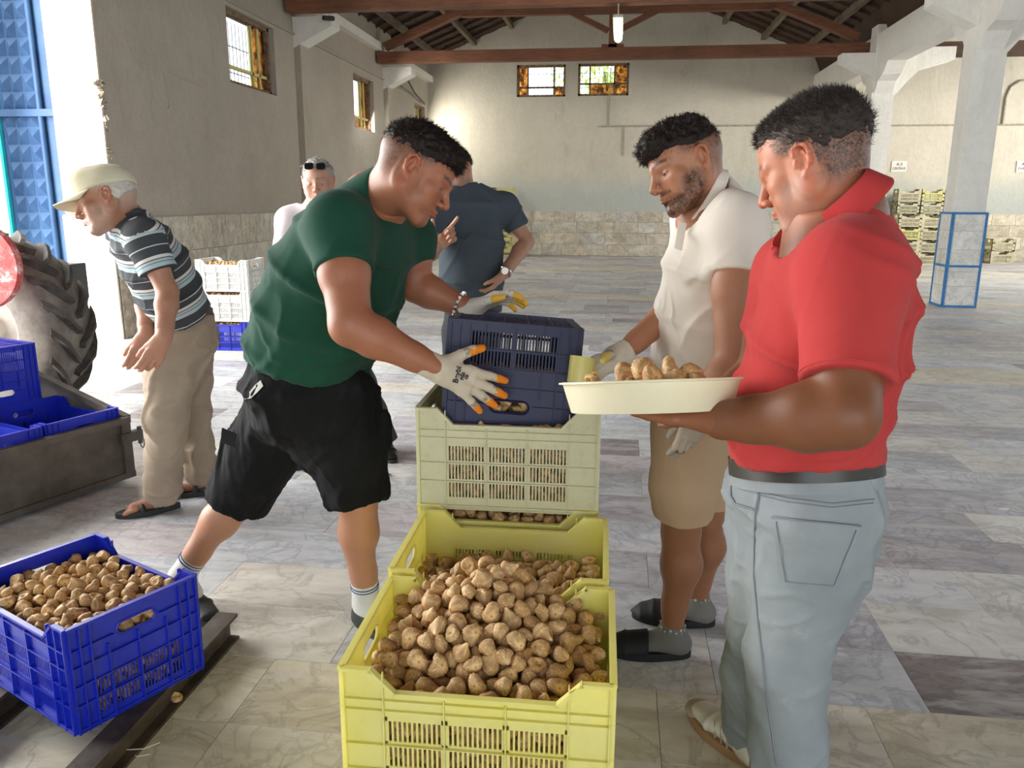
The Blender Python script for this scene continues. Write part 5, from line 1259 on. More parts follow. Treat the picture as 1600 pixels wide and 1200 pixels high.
    low = np.clip((at(530, 430, 2.44)[2]+.1-Ps[:, 2])*4, .15, 1)
    Ps = wrinkle(Ps, Fs, CR*.5+CU*.9, 2.2, 12, .012, 3, low); Ps = wrinkle(Ps, Fs, CR*.9-CU*.3, 3, 20, .005, 7, low)
    sh = mkmesh('t_shirt', Ps, Fs, G, t); tag(sh, 'dark green t-shirt stretched over the back')
    ax = nrm(fr.p(0, -.022, -.045)-nb); m = MB(); Wn = nrm(W-ax*(W@ax)); fx = np.cross(ax, Wn)
    m.tube([lerp(fr.p(0, -.022, -.045), nb, .60)+(math.cos(a)*Wn+math.sin(a)*fx)*.0725 for a in np.linspace(0, 2*math.pi, 37)[:-1]], .009, 8, closed=True); m.build('neckband', G, t, smooth=True)
    ch = MB().tube([lerp(fr.p(0, -.022, -.045), nb, .50)+(math.cos(a)*Wn+math.sin(a)*fx)*.0665 for a in np.linspace(0, 2*math.pi, 49)[:-1]], .0018, 6, closed=True).build('necklace', plain('gold', (.75, .55, .25), .25, 1), t, smooth=True); ch['label'] = 'thin gold necklace'
    se = MB(); pts = [at(px, py, d) for px, py, d in ((520, 475, 2.20), (470, 495, 2.30), (455, 520, 2.33), (430, 560, 2.39), (410, 590, 2.45))]
    # shorts
    B = cloth('black_canvas', (.006, .006, .0065), (.010, .010, .011), sheen=.0, dirt=(.028, .026, .024))
    def shorts(F):
        loft_px(F, [(at(484, 555, 2.58), .195, .165), (at(480, 600, 2.60), .215, .185), (at(487, 650, 2.62), .20, .165)], W, .03, 2.2)
        tube_leg(F, [hipn, lerp(hipn, knn, .5), lerp(hipn, knn, 1.02)], [.125, .112, .095, .092], 0, .09); tube_leg(F, [hipf, lerp(hipf, knf, .5), lerp(hipf, knf, 1.03)], [.13, .122, .115, .112], 0, .09)
        F.cut(at(484, 553, 2.58), CU-.1*CR)
        for c in (at(352, 700, 2.78), at(603, 665, 2.56)): F.rc(c+CU*.03, c-CU*.05, .018, .024, .02, ax=CR, sc=.6)
    Pb, Fb = field_mesh(shorts, [at(484, 553, 2.58), knn, knf, hipn, hipf], .0075, .21); Pb = wrinkle(Pb, Fb, CU*.8+CR*.6, 3, 12, .011, 5); Pb = wrinkle(Pb, Fb, CU, 5, 26, .004, 2)
    mkmesh('shorts', Pb, Fb, B, t)
    for (a, b, d, n_) in (((345, 668), (392, 690), 2.70, 'near thigh'),):
        m = MB(); q = [at(348, 668, 2.70), at(398, 690, 2.66), at(396, 712, 2.655), at(346, 690, 2.70)]; m.add(q+[x-CF*.012 for x in q], [(0, 1, 2, 3), (7, 6, 5, 4), (0, 4, 5, 1), (1, 5, 6, 2), (2, 6, 7, 3), (3, 7, 4, 0)]); m.build('pocket_flap', B, t, bevel=.003)
    from mathutils.bvhtree import BVHTree
    bq = BVHTree.FromPolygons(Pb.tolist(), Fb.tolist()); WL_ = cloth('pocket_lining', (.62, .60, .56)); q_ = []
    for px, py in ((407, 594), (398, 602), (390, 612), (382, 624), (392, 622), (403, 612), (411, 603)):
        h = bq.ray_cast(Vector(EYE), Vector(nrm(ray(px, py)))); q_.append(np.array(h[0])-nrm(ray(px, py))*.004 if h[0] else at(px, py, 2.5))
    m = MB(); k_ = len(q_); m.add(q_+[p+CF*.006 for p in q_], [tuple(range(k_)), tuple(range(2*k_-1, k_-1, -1))]+[(i, (i+1) % k_, (i+1) % k_+k_, i+k_) for i in range(k_)]); o_ = m.build('pocket_lining', WL_, t); o_['label'] = 'white pocket lining showing at the hip'
    # socks and shoes
    S = cloth('white_sock', (.78, .78, .76), (.70, .70, .68)); D = plain('grey_trainer', (.05, .055, .05), .6)
    for an, kn, toe in ((ann, knn, V(.19, -.10, 0)), (anf, knf, V(.17, -.12, 0))):
        up = nrm(kn-an)
        def sock(F): F.rc(an+up*.085, an-V(0, 0, .01), .046, .046, .02); F.rc(an-V(0, 0, .01), an+nrm(toe)*.08-V(0, 0, .045), .042, .036, .02); F.cut(an+up*.085, up)
        Pk, Fk = field_mesh(sock, [an, an+toe*.6], .005, .1); so = mkmesh('sock', Pk, Fk, S, t); so['label'] = 'white sports sock with two blue stripes'
        st_ = MB(); s1 = nrm(np.cross(up, [0, 1, 0])); s2 = np.cross(up, s1)
        for hh in (.060, .071): st_.tube([an+up*hh+(math.cos(a)*s1+math.sin(a)*s2)*.0465 for a in np.linspace(0, 2*math.pi, 25)[:-1]], .0022, 5, closed=True)
        st_.build('sock_stripe', plain('navy', (.03, .08, .22), .8), so, smooth=True)
        hl = V(an[0], an[1], 0)-nrm(toe)*.055
        def sf(F): shoe(F, hl, hl+nrm(toe)*.29, V(0, 0, 1), .050, .055)
        Pk, Fk = field_mesh(sf, [hl, hl+nrm(toe)*.29], .005, .1); s_ = mkmesh('shoe', Pk, Fk, D, t); sole_mb(hl, hl+nrm(toe)*.29, .052, .0, .028).build('sole', plain('dark_sole', (.03, .03, .03), .7), s_)
    # gloves
    GM = cloth('knit_glove', (.6, .55, .45), vcol=True, weave=1200)
    x = nrm(at(765, 612, 2.19)-wrn); hand_field.flip = False
    side = CU; n_ = np.cross(x, nrm(side-x*(side@x))); hand_field.flip = n_@CF < 0
    tips = []
    def gl(F): tips[:] = hand_field(F, wrn, x, side, [(.12, .15, .1), (.10, .2, .15), (.12, .22, .15), (.15, .25, .2)], (.16, -.02, -.16, -.34), (.92, .10), 1.13, 1.12, .18); F.rc(wrn-x*.045, wrn+x*.01, .036, .034, .01, ax=CF, sc=.9); F.cut(wrn-x*.043, -x)
    Pg, Fg = field_mesh(gl, [wrn, wrn+x*.2], .0028, .10); g = mkmesh('glove', Pg, Fg, GM, t, glove_color(Pg, tips, GLOVE, ORANGE)); g['label'] = 'grubby cream work glove with orange fingertips'
    m = MB()
    # print on the back of the glove
    kx = nrm(x); ky = nrm(CU-kx*(CU@kx)); nz = nrm(np.cross(kx, ky)); nz = -nz if nz@CF > 0 else nz
    ang = math.radians(100); tx = kx*math.cos(ang)+ky*math.sin(ang); tyy = np.cross(nz, tx)
    Rm = Matrix((Vector(tx), Vector(np.cross(nz, tx)), Vector(nz))).transposed()
    base = wrn+x*.055+ky*.004+nz*.0225
    for s_, sz, off in (('Beybi', .021, 0), ('PG5', .012, -.016), ('CE', .010, -.027)):
        text(s_, sz, tuple(base+tyy*off), Rm.to_euler(), M_INK, g, 'lettering', .0006, .0008)
    x2 = nrm(at(775, 466, 2.60)-wrf); hand_field.flip = False; side = CF*-.6-CU*.3; side = -CF*.7+CU*.2; n_ = np.cross(x2, nrm(side-x2*(side@x2))); hand_field.flip = n_@CU > 0
    def gl2(F): tips[:] = hand_field(F, wrf, x2, side, [.35, .4, .4, .45], (.1, 0, -.06, -.12), (.6, .2), 1.05, 1.1); F.rc(wrf-x2*.04, wrf+x2*.01, .035, .034, .01); F.cut(wrf-x2*.038, -x2)
    Pg, Fg = field_mesh(gl2, [wrf, wrf+x2*.18], .0032, .10); mkmesh('glove', Pg, Fg, GM, t, glove_color(Pg, tips, GL2, (.95, .55, .08)))
    d = nrm(wrf-elf); c = lerp(elf, wrf, .80); a1 = nrm(np.cross(d, [0, 0, 1])); a2 = np.cross(d, a1)
    w_ = MB(); w_.tube([c+(math.cos(a)*a1+math.sin(a)*a2)*.041 for a in np.linspace(0, 2*math.pi, 33)[:-1]], .004, 6, closed=True)
    for a in np.linspace(0, 2*math.pi, 17)[:-1]: q = c+(math.cos(a)*a1+math.sin(a)*a2)*.043; w_.box(q-.0045, q+.0045)
    wb_ = w_.build('bracelet', plain('silver', (.8, .8, .78), .2, 1), t); wb_['label'] = 'silver link bracelet on the far wrist'
    return t
# ======================== young man in the cream polo shirt
def polo_man():
    t = thing('person', 'bearded young man in a cream polo shirt and beige shorts beside the crates', 'person', tuple(onZ(1065, 1000)))
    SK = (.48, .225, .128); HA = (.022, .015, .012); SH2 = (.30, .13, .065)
    hf = -CR*.90-CU*.34-CF*.24; hu = CU*.93-CR*.30
    fr = Frame(at(1070, 262, 2.20), hf, hu, 1.03); nb = at(1108, 318, 2.25)
    shn, shf = at(1150, 350, 2.10), at(1088, 338, 2.44); eln, wrn = at(1147, 570, 2.06), at(1088, 640, 2.06); elf, wrf = at(1068, 470, 2.42), at(968, 556, 2.30)
    hipn, knn, ann = at(1075, 680, 2.36), at(1064, 830, 2.50), onZ(1050, 985, .09); hipf, knf, anf = at(1105, 660, 2.58), at(1102, 810, 2.66), onZ(1090, 938, .09)
    W = nrm(shf-shn); pel = (hipn+hipf)/2
    def arms(F):
        F.chain([nb, shn], [.06, .055], .03); F.chain([nb, shf], [.06, .055], .03); F.rc(nb, pel, .09, .11, .03)
        limb_arm(F, shn, eln, wrn, (.058, .048, .045, .029)); limb_arm(F, shf, elf, wrf, (.055, .045, .043, .028)); neck_field(F, fr, nb, .058)
        F.cutl(lerp(fr.p(0, -.022, -.045), nb, .45), fr.p(0, -.022, -.045)-nb)
    def legs(F):
        for h_, kn, an in ((hipn, knn, ann), (hipf, knf, anf)):
            b = CR*.014; F.rc(h_, kn, .085, .060, .02); c = lerp(kn, an, .33); F.rc(kn, c+b*.6, .058, .062, .02); F.rc(c+b, lerp(kn, an, .78), .060, .038, .03); F.rc(lerp(kn, an, .7), an, .039, .034, .02); F.rc(an, an-V(0, 0, .04), .035, .04)
    P1, F1 = field_mesh(arms, [shn, shf, eln, wrn, elf, wrf, nb, pel], .0065, .14); P2, F2 = field_mesh(legs, [hipn, knn, ann, hipf, knf, anf], .0075, .12)
    H = head_mesh(fr, nb, SK, HA, dict(beard=.85, tache=.9, fade=.8, fadecol=(.10, .06, .045), fade_lo=-.01, fade_hi=.045, brow=1.0, browcol=(.02, .014, .012), open=1), h=.0026, neck=.058)
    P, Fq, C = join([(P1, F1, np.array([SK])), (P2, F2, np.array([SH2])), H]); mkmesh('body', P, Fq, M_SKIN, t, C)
    def hair(F):
        s = fr.s; F.el(fr.p(0, -.015, .060), np.array((.0785, .102, .076))*s, fr.R, .001); F.el(fr.p(0, .055, .080), np.array((.056, .050, .038))*s, fr.R, .02); F.el(fr.p(0, .085, .062), np.array((.042, .024, .026))*s, fr.R, .02)
        F.cut(fr.p(0, .09, .044), .42*fr.f-.9*fr.u); F.cut(fr.p(0, -.04, .012), -.25*fr.f-.95*fr.u)
    Ph, Fh = field_mesh(hair, [fr.p(0, 0, .03)], .0035, .17); Ph = Ph+vnormals(Ph, Fh)*((noise3(Ph, 75)*.009+noise3(Ph, 160)*.004)*np.clip((fr.loc(Ph)[:, 2]-.045)/.03, .1, 1))[:, None]; N = vnormals(Ph, Fh)
    sp = strands(Ph, N, 5200, .013, .0007, (*(fr.f*.25), .7), 1.3, 2, curl=.35); mk_any('hair', [(Ph, Fh, np.array([HA])), (*sp, np.array([(.03, .02, .015)]))], M_HAIR, t)
    G = cloth('cream_pique', (.84, .76, .66), (.90, .83, .74), sheen=.2, weave=700)
    def shirt(F):
        loft_px(F, [(at(1118, 325, 2.25), .12, .075), (at(1120, 365, 2.26), .185, .120), (at(1112, 420, 2.28), .19, .135), (at(1098, 490, 2.33), .175, .125), (at(1088, 560, 2.38), .17, .125), (at(1085, 610, 2.42), .17, .125)], W, .03, 2.2)
        F.rc(nb, shn, .075, .07, .05); F.rc(nb, shf, .075, .068, .05); sleeve(F, shn, eln, .36, .078, .068, .045); sleeve(F, shf, elf, .45, .07, .062, .04)
        tl = nrm(nrm(fr.p(0, -.022, -.045)-nb)+hf*.5); F.cutl(at(1102, 316, 2.24), tl, .13, .105); F.cut(at(1086, 578, 2.40), -CU+.12*CR)
    Ps, Fs = field_mesh(shirt, [shn, shf, eln, at(1086, 600, 2.4), nb], .0065, .19); low = np.clip((shn[2]-.02-Ps[:, 2])*5, .2, 1)
    Ps = wrinkle(Ps, Fs, CR*.7+CU*.8, 2.5, 11, .010, 4, low); Ps = wrinkle(Ps, Fs, CR*.5-CU*.9, 3, 18, .005, 8, low); mkmesh('polo_shirt', Ps, Fs, G, t)
    ax = nrm(fr.p(0, -.022, -.045)-nb); tl = nrm(ax+hf*.5); ring_collar(t, at(1102, 313, 2.24), tl, W, -nrm(hf-tl*(hf@tl)), .070, .076, G, .35, .03, .03)
    m = MB(); q = [at(1062, 345, 2.165), at(1074, 349, 2.160), at(1066, 392, 2.155), at(1055, 388, 2.16)]; m.add(q+[x-CF*.006-CR*.004 for x in q], [(0, 1, 2, 3), (7, 6, 5, 4), (0, 4, 5, 1), (1, 5, 6, 2), (2, 6, 7, 3), (3, 7, 4, 0)]); m.build('placket', G, t, bevel=.002)
    B = cloth('beige_cotton', (.50, .34, .21), (.56, .39, .25), sheen=.2)
    def shorts(F):
        loft_px(F, [(at(1086, 565, 2.40), .155, .115), (at(1086, 620, 2.42), .165, .130), (at(1088, 680, 2.48), .155, .115)], W, .03, 2.2)
        tube_leg(F, [hipn, lerp(hipn, knn, .5), lerp(hipn, knn, .80)], [.105, .098, .090, .088], 0, .06); tube_leg(F, [hipf, lerp(hipf, knf, .5), lerp(hipf, knf, .84)], [.105, .095, .086, .084], 0, .06); F.cut(at(1086, 565, 2.40), CU)
    Pb, Fb = field_mesh(shorts, [at(1086, 565, 2.4), knn, knf, hipn, hipf], .0075, .17); Pb = wrinkle(Pb, Fb, CU, 2.5, 12, .004, 5); mkmesh('shorts', Pb, Fb, B, t)
    S = cloth('grey_sock', (.20, .19, .17), (.15, .145, .13)); D = plain('black_rubber', (.008, .008, .009), .7)
    for an, kn, dr in ((ann, knn, nrm(V(-1, -.02, 0))), (anf, knf, nrm(V(-1, .08, 0)))):
        up = nrm(kn-an); side_ = nrm(np.cross(dr, [0, 0, 1])); hl = V(an[0], an[1], 0)-dr*.05
        def sock(F): F.rc(an+up*.02, an-V(0, 0, .02), .040, .044, .02); F.rc(an-V(0, 0, .035), hl+dr*.20+V(0, 0, .035), .044, .036, .03, ax=[0, 0, 1], sc=.8); F.rc(hl+dr*.02+V(0, 0, .045), an-V(0, 0, .02), .036, .04, .02); F.cut(an+up*.028, up)
        Pk, Fk = field_mesh(sock, [hl, an, hl+dr*.2], .005, .1); so = mkmesh('sock', Pk, Fk, S, t); so['label'] = 'grey ankle sock with a pale chain pattern'
        pt = MB(); s1, s2 = dr, side_
        for q in range(14):
            a = q/14*2*math.pi; c = an+up*.004+(math.cos(a)*s1+math.sin(a)*s2)*.0395
            for dz in (0, .012): pt.box(c+V(0, 0, dz+(.004 if q % 2 else -.004))-.0034, c+V(0, 0, dz+(.004 if q % 2 else -.004))+.0034)
        pt.build('sock_pattern', plain('pale_yarn', (.6, .55, .42), .9), so)
        sl = sole_mb(hl-dr*.01, hl+dr*.27, .055, 0, .028).build('slipper', D, t, bevel=.004)
        def band(F): F.loft([(hl+dr*.13+V(0, 0, .035), side_, .056, V(0, 0, 1), .050), (hl+dr*.20+V(0, 0, .030), side_, .056, V(0, 0, 1), .042), (hl+dr*.245+V(0, 0, .025), side_, .050, V(0, 0, 1), .030)], .01); F.cut(V(0, 0, .012), V(0, 0, -1)); F.cut(hl+dr*.125, -dr)
        Pk, Fk = field_mesh(band, [hl, hl+dr*.25], .005, .1); mkmesh('strap', Pk, Fk, D, sl)
    GM = cloth('white_glove', (.6, .55, .45), vcol=True, weave=1200); tips = []
    x = nrm(at(905, 590, 2.24)-wrf); side = -CF*.4+CU*.9; hand_field.flip = False; n_ = np.cross(x, nrm(side-x*(side@x))); hand_field.flip = n_@CF > 0
    def gl(F): tips[:] = hand_field(F, wrf, x, side, [.5, .55, .6, .6], (.05, 0, -.05, -.1), (.5, .5), 1.0, 1.15); F.rc(wrf-x*.03, wrf+x*.02, .040, .036, .01); F.cut(wrf-x*.028, -x)
    Pg, Fg = field_mesh(gl, [wrf, wrf+x*.18], .0032, .1); g = mkmesh('glove', Pg, Fg, GM, t, glove_color(Pg, tips, (.72, .68, .56), (.80, .66, .18))); g['label'] = 'cream glove with yellow palm, reaching out'
    x = nrm(-CU*.95-CR*.25); side = -CR*.8-CF*.2; hand_field.flip = False; n_ = np.cross(x, nrm(side-x*(side@x))); hand_field.flip = n_@CF < 0
    def gl2(F): tips[:] = hand_field(F, wrn, x, side, [.35, .4, .5, .6], (.03, 0, -.03, -.06), (.35, .5), .82, 1.15)
    Pg, Fg = field_mesh(gl2, [wrn, wrn+x*.16], .0028, .1); g = mkmesh('glove', Pg, Fg, GM, t, glove_color(Pg, tips, (.50, .42, .32), (.36, .31, .25))); g['label'] = 'grey cream glove on the hanging near hand'
    cup = at(908, 578, 2.20); cm_ = MB().lathe([(.0, -.04), (.030, -.04), (.034, -.035), (.036, .036), (.033, .036), (.030, -.03), (0, -.03)], 28, cup, np.stack([CR, CF, CU], 1)@np.array(Matrix.Rotation(.15, 3, 'Y'))).build('yellow_cup', M_CY, None, smooth='auto')
    tag(cm_, 'small yellow plastic cup in the gloved hand behind the bowl', 'cup'); return t
# ======================== man in the red polo shirt
def red_man():
    t = thing('person', 'grey haired man in a red polo shirt and light jeans holding the bowl', 'person', tuple(onZ(1200, 1240)))
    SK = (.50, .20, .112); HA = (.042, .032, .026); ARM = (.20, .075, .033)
    hf = -CR*.72-CU*.26+CF*.62; hu = CU*.95-CR*.22-CF*.02
    fr = Frame(at(1268, 256, 1.45), hf, hu, .95); nb = at(1306, 345, 1.46)
    shn, shf = at(1330, 430, 1.33), at(1238, 425, 1.64); eln, wrn = at(1320, 650, 1.25), at(1128, 657, 1.37); elf, wrf = at(1180, 600, 1.75), at(1120, 620, 1.68)
    hipn, knn, ann = at(1282, 800, 1.60), at(1230, 1020, 1.70), onZ(1230, 1270, .10); hipf, knf, anf = at(1215, 790, 1.74), at(1188, 980, 1.88), onZ(1172, 1125, .10)
    W = nrm(shf-shn); W2 = nrm(hipf-hipn); pel = (hipn+hipf)/2
    def arms(F):
        nb3 = at(1308, 400, 1.48); F.chain([nb3, shn], [.05, .05], .03); F.chain([nb3, shf], [.05, .05], .03); F.rc(nb, pel, .09, .11, .03)
        limb_arm(F, shn, eln, wrn, (.062, .050, .052, .034)); limb_arm(F, shf, elf, wrf, (.056, .047, .045, .029)); neck_field(F, fr, nb, .058)
        F.cutl(lerp(fr.p(0, -.022, -.045), nb, .45), fr.p(0, -.022, -.045)-nb)
    P1, F1 = field_mesh(arms, [shn, shf, eln, wrn, elf, wrf, nb, pel], .006, .14)
    H = head_mesh(fr, nb, SK, HA, dict(beard=.38, beardcol=(.42, .38, .34), fade=1.0, fadecol=(.062, .047, .038), fade_lo=-.035, fade_hi=-.005, back_lo=-.075, back_hi=-.04, brow=.7, stout=.8), h=.0026, neck=.058)
    tips = []; x = nrm(at(1010, 652, 1.45)-wrn); side = nrm(CF*.9); hand_field.flip = False; n_ = np.cross(x, nrm(side-x*(side@x))); hand_field.flip = n_@CU < 0
    def hd(F): tips[:] = hand_field(F, wrn, x, side, [(.10, .12, .1)]*4, (.12, .04, -.05, -.14), (.75, .15), 1.0, 1.05); F.rc(lerp(eln, wrn, .8), wrn, .036, .031, .012)
    P3, F3 = field_mesh(hd, [wrn, wrn+x*.18], .0028, .1)
    side = nrm(-CR); x2 = nrm(wrf-elf); hand_field.flip = False
    def hd2(F): hand_field(F, wrf, x2, CU, [.5]*4, (.1, 0, -.05, -.1), (.6, .3)); F.rc(lerp(elf, wrf, .85), wrf, .032, .029, .012)
    P4, F4 = field_mesh(hd2, [wrf, wrf+x2*.16], .004, .09)
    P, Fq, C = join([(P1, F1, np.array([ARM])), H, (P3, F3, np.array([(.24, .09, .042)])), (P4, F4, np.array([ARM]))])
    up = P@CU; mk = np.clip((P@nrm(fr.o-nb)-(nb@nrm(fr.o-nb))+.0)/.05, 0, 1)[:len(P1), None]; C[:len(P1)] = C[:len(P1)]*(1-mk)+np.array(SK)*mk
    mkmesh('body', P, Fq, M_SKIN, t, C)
    def hair(F):
        s = fr.s; F.el(fr.p(0, -.027, .044), np.array((.0785, .098, .078))*s, fr.R, .001); F.el(fr.p(0, .03, .074), np.array((.056, .054, .034))*s, fr.R, .02)
        F.cut(fr.p(0, .075, .068), .62*fr.f-.78*fr.u); F.cut(fr.p(0, -.05, -.045), -.10*fr.f-.99*fr.u)
        for sx in (-1, 1): F.el(fr.p(sx*.085, .012, -.006), np.array((.030, .050, .040))*s, fr.R, .004, 's'); F.el(fr.p(sx*.07, .065, .02), np.array((.030, .035, .045))*s, fr.R, .01, 's')
    Ph, Fh = field_mesh(hair, [fr.p(0, 0, .03)], .0035, .17); Ph = Ph+vnormals(Ph, Fh)*(noise3(Ph, 120)*.003)[:, None]; N = vnormals(Ph, Fh); L = fr.loc(Ph)
    c1 = flat(HA, Ph); g = np.clip((.085-L[:, 2])/.05, 0, 1)*np.clip((L[:, 1]+.03)/.05, 0, 1)*.8; c1 = c1*(1-g[:, None])+np.array((.16, .12, .10))*g[:, None]
    top = np.clip((L[:, 2]-.05)/.04, .25, 1); sp = strands(Ph, N, 8000, .013, .0005, (*(fr.f*.30+fr.u*.35), .9), .45, 3, mask=top)
    mk_any('hair', [(Ph, Fh, c1), (*sp, np.array([(.04, .03, .025)]))], M_HAIR, t)
    R_ = cloth('red_pique', (.42, .036, .036), (.48, .050, .046), sheen=.35, weave=800)
    def shirt(F):
        loft_px(F, [(at(1306, 362, 1.47), .088, .084), (at(1310, 410, 1.48), .170, .114), (at(1306, 460, 1.50), .178, .130), (at(1290, 540, 1.53), .172, .140), (at(1268, 620, 1.58), .163, .146), (at(1256, 690, 1.62), .155, .146), (at(1254, 740, 1.65), .150, .144)], W, .03, 2.2)
        nb2 = at(1310, 380, 1.47); F.rc(nb2, shn, .080, .076, .05); F.rc(nb2, at(1238, 425, 1.64), .068, .062, .05); sleeve(F, shn, eln, .77, .086, .070, .05); sleeve(F, shf, elf, .55, .075, .066, .04)
        tl = nrm(nrm(fr.p(0, -.022, -.045)-nb)+hf*.55); F.cutl(at(1294, 350, 1.46), tl, .14, .105); F.cut(at(1258, 722, 1.64), -CU+CR*.06)
    Ps, Fs = field_mesh(shirt, [shn, shf, eln, at(1262, 740, 1.65), nb], .006, .20)
    q = at(1262, 530, 1.36); dist = np.linalg.norm(Ps-q, axis=1); N = vnormals(Ps, Fs); ph = dist+.02*noise3(Ps, 9.)
    rgt = np.clip(((Ps-q)@CR-.01)*12, 0, 1)*np.clip((dist-.10)*20, 0, 1)*np.clip((.36-dist)*8, 0, 1)
    Ps = Ps+N*(rgt*(.0034*np.maximum(np.sin(ph*2*math.pi/.028), -.4)))[:, None]
    low = np.clip((at(1290, 560, 1.5)[2]-Ps[:, 2])*6, .25, 1); Ps = wrinkle(Ps, Fs, CU*.9+CR*.35, 2.5, 14, .0042, 6, low)
    s_ = mkmesh('polo_shirt', Ps, Fs, R_, t); ax = nrm(fr.p(0, -.022, -.045)-nb)
    for tt in (.70,): d = nrm(eln-shn); a1 = nrm(np.cross(d, CF)); a2 = np.cross(d, a1); c = lerp(shn, eln, .735); MB().tube([c+(math.cos(a)*a1+math.sin(a)*a2)*.0715 for a in np.linspace(0, 6.283, 41)[:-1]], .0022, 5, closed=True).build('sleeve_hem', R_, s_, smooth=True)
    fwd = hf-ax*(hf@ax); tl = nrm(ax+hf*.55); ring_collar(t, at(1294, 349, 1.46), tl, W, -nrm(hf-tl*(hf@tl)), .082, .096, R_, .30, .040, .030)
    J = cloth('washed_denim', (.23, .255, .27), (.31, .335, .35), sheen=.1, weave=1400, dirt=(.42, .45, .45)); ST = plain('denim_thread', (.20, .22, .24), .8)
    def jeans(F):
        loft_px(F, [(at(1256, 715, 1.64), .146, .130), (at(1254, 770, 1.66), .152, .138), (at(1254, 830, 1.70), .150, .135), (at(1258, 880, 1.74), .12, .11)], W2, .03, 2.2)
        F.el(at(1300, 800, 1.61), (.062, .062, .075), None, .05)
        tube_leg(F, [hipn, lerp(hipn, knn, .5), knn, lerp(knn, ann, .5), ann-V(0, 0, .05)], [.100, .094, .080, .078, .078, .078], 0, .06)
        tube_leg(F, [hipf, lerp(hipf, knf, .5), knf, lerp(knf, anf, .5), anf-V(0, 0, .03)], [.098, .088, .074, .072, .072, .072], 0, .06); F.cut(at(1258, 730, 1.64), CU-CR*.05)
    Pj, Fj = field_mesh(jeans, [at(1258, 715, 1.64), knn, knf, ann, anf], .0068, .19); Pj = wrinkle(Pj, Fj, CU*.8-CR*.5, 2.6, 9, .009, 5); Pj = wrinkle(Pj, Fj, CR*.8+CU*.4, 4, 17, .005, 9)
    jo = mkmesh('jeans', Pj, Fj, J, t)
    # details laid on the denim surface by shooting back from the lens side onto the mesh
    from mathutils.bvhtree import BVHTree
    bv = BVHTree.FromPolygons(Pj.tolist(), Fj.tolist())
    def on(px, py, off=.002, tree=None):
        h = (tree or bv).ray_cast(Vector(EYE), Vector(nrm(ray(px, py)))); return np.array(h[0])+np.array(h[1])*off*(1 if h[1]@Vector(nrm(ray(px, py))) < 0 else -1) if h[0] else at(px, py, 1.6)
    def seam(pts, r, name, mat, par, tree=None, n=10, off=.001):
        out = []
        for (a, b), (c, d) in zip(pts[:-1], pts[1:]):
            for k in range(n): out.append(on(a+(c-a)*k/n, b+(d-b)*k/n, off, tree))
        out.append(on(*pts[-1], off, tree)); return MB().tube(out, r, 5).build(name, mat, par, smooth=True)
    def patch(poly, name, mat, par, th=.003, nx=10, ny=10):
        a, b, c, d = [np.array(q, float) for q in poly]; V_ = []
        for j in range(ny+1):
            for i in range(nx+1): u, v = i/nx, j/ny; p = (a*(1-u)+b*u)*(1-v)+(d*(1-u)+c*u)*v; V_.append(on(p[0], p[1], th))
        n = len(V_); V2 = V_+[on(*(((a*(1-i/nx)+b*i/nx)*(1-j/ny)+(d*(1-i/nx)+c*i/nx)*j/ny)), -.004) for j in range(ny+1) for i in range(nx+1)]
        f = [(j*(nx+1)+i, j*(nx+1)+i+1, (j+1)*(nx+1)+i+1, (j+1)*(nx+1)+i) for j in range(ny) for i in range(nx)]
        rim = [i for i in range(nx+1)]+[j*(nx+1)+nx for j in range(1, ny+1)]+[ny*(nx+1)+i for i in range(nx-1, -1, -1)]+[j*(nx+1) for j in range(ny-1, 0, -1)]
        f += [(rim[k], rim[(k+1) % len(rim)], rim[(k+1) % len(rim)]+n, rim[k]+n) for k in range(len(rim))]
        return MB().add(V2, f).build(name, mat, par, smooth='auto')
    pk = patch([(1208, 808), (1343, 822), (1305, 922), (1222, 914)], 'back_pocket', J, jo)
    seam([(1208, 808), (1343, 822)], .0022, 'stitching', ST, pk, off=.004); seam([(1214, 815), (1228, 908), (1302, 914), (1336, 828)], .0012, 'stitching', ST, pk, off=.004)
    seam([(1187, 765), (1180, 800), (1178, 900), (1188, 1000), (1200, 1100), (1214, 1195)], .0022, 'side_seam', ST, jo); seam([(1187, 768), (1230, 778), (1300, 787), (1366, 780)], .0014, 'yoke_seam', ST, jo); seam([(1187, 774), (1230, 784), (1300, 793), (1364, 786)], .0012, 'yoke_seam', ST, jo)
    seam([(1143, 760), (1142, 775), (1150, 788), (1180, 797)], .0028, 'front_pocket_edge', ST, jo)
    # belt
    up = nrm(CU*.97-CR*.05); w2 = nrm(W2-up*(W2@up)); fb = np.cross(up, w2)
    LB = plain('black_leather', (.035, .032, .028), .4)
    def belt_ring(c, a, b, h_, th, n=64):
        m = MB(); V_ = []
        for i in range(n):
            tt = 2*math.pi*i/n; e = lambda k: np.sign(math.cos(tt))*abs(math.cos(tt))**.92*w2*(a+k)+np.sign(math.sin(tt))*abs(math.sin(tt))**.92*fb*(b+k)
            V_ += [c+e(0)-up*h_, c+e(th)-up*h_, c+e(th)+up*h_, c+e(0)+up*h_]
        m.add(V_, [(i*4+q, i*4+(q+1) % 4, ((i+1) % n)*4+(q+1) % 4, ((i+1) % n)*4+q) for i in range(n) for q in range(4)]); return m
    bc_ = at(1256, 726, 1.64); bt = belt_ring(bc_, .153, .138, .018, .004).build('belt', LB, t, smooth='auto'); bt['label'] = 'dark leather belt'
    belt_ring(bc_-up*.026, .150, .134, .014, .004).build('waistband', J, jo, smooth='auto')
    bvb = BVHTree.FromPolygons([list(v.co+wloc(t)) for v in bt.data.vertices], [list(p.vertices) for p in bt.data.polygons])
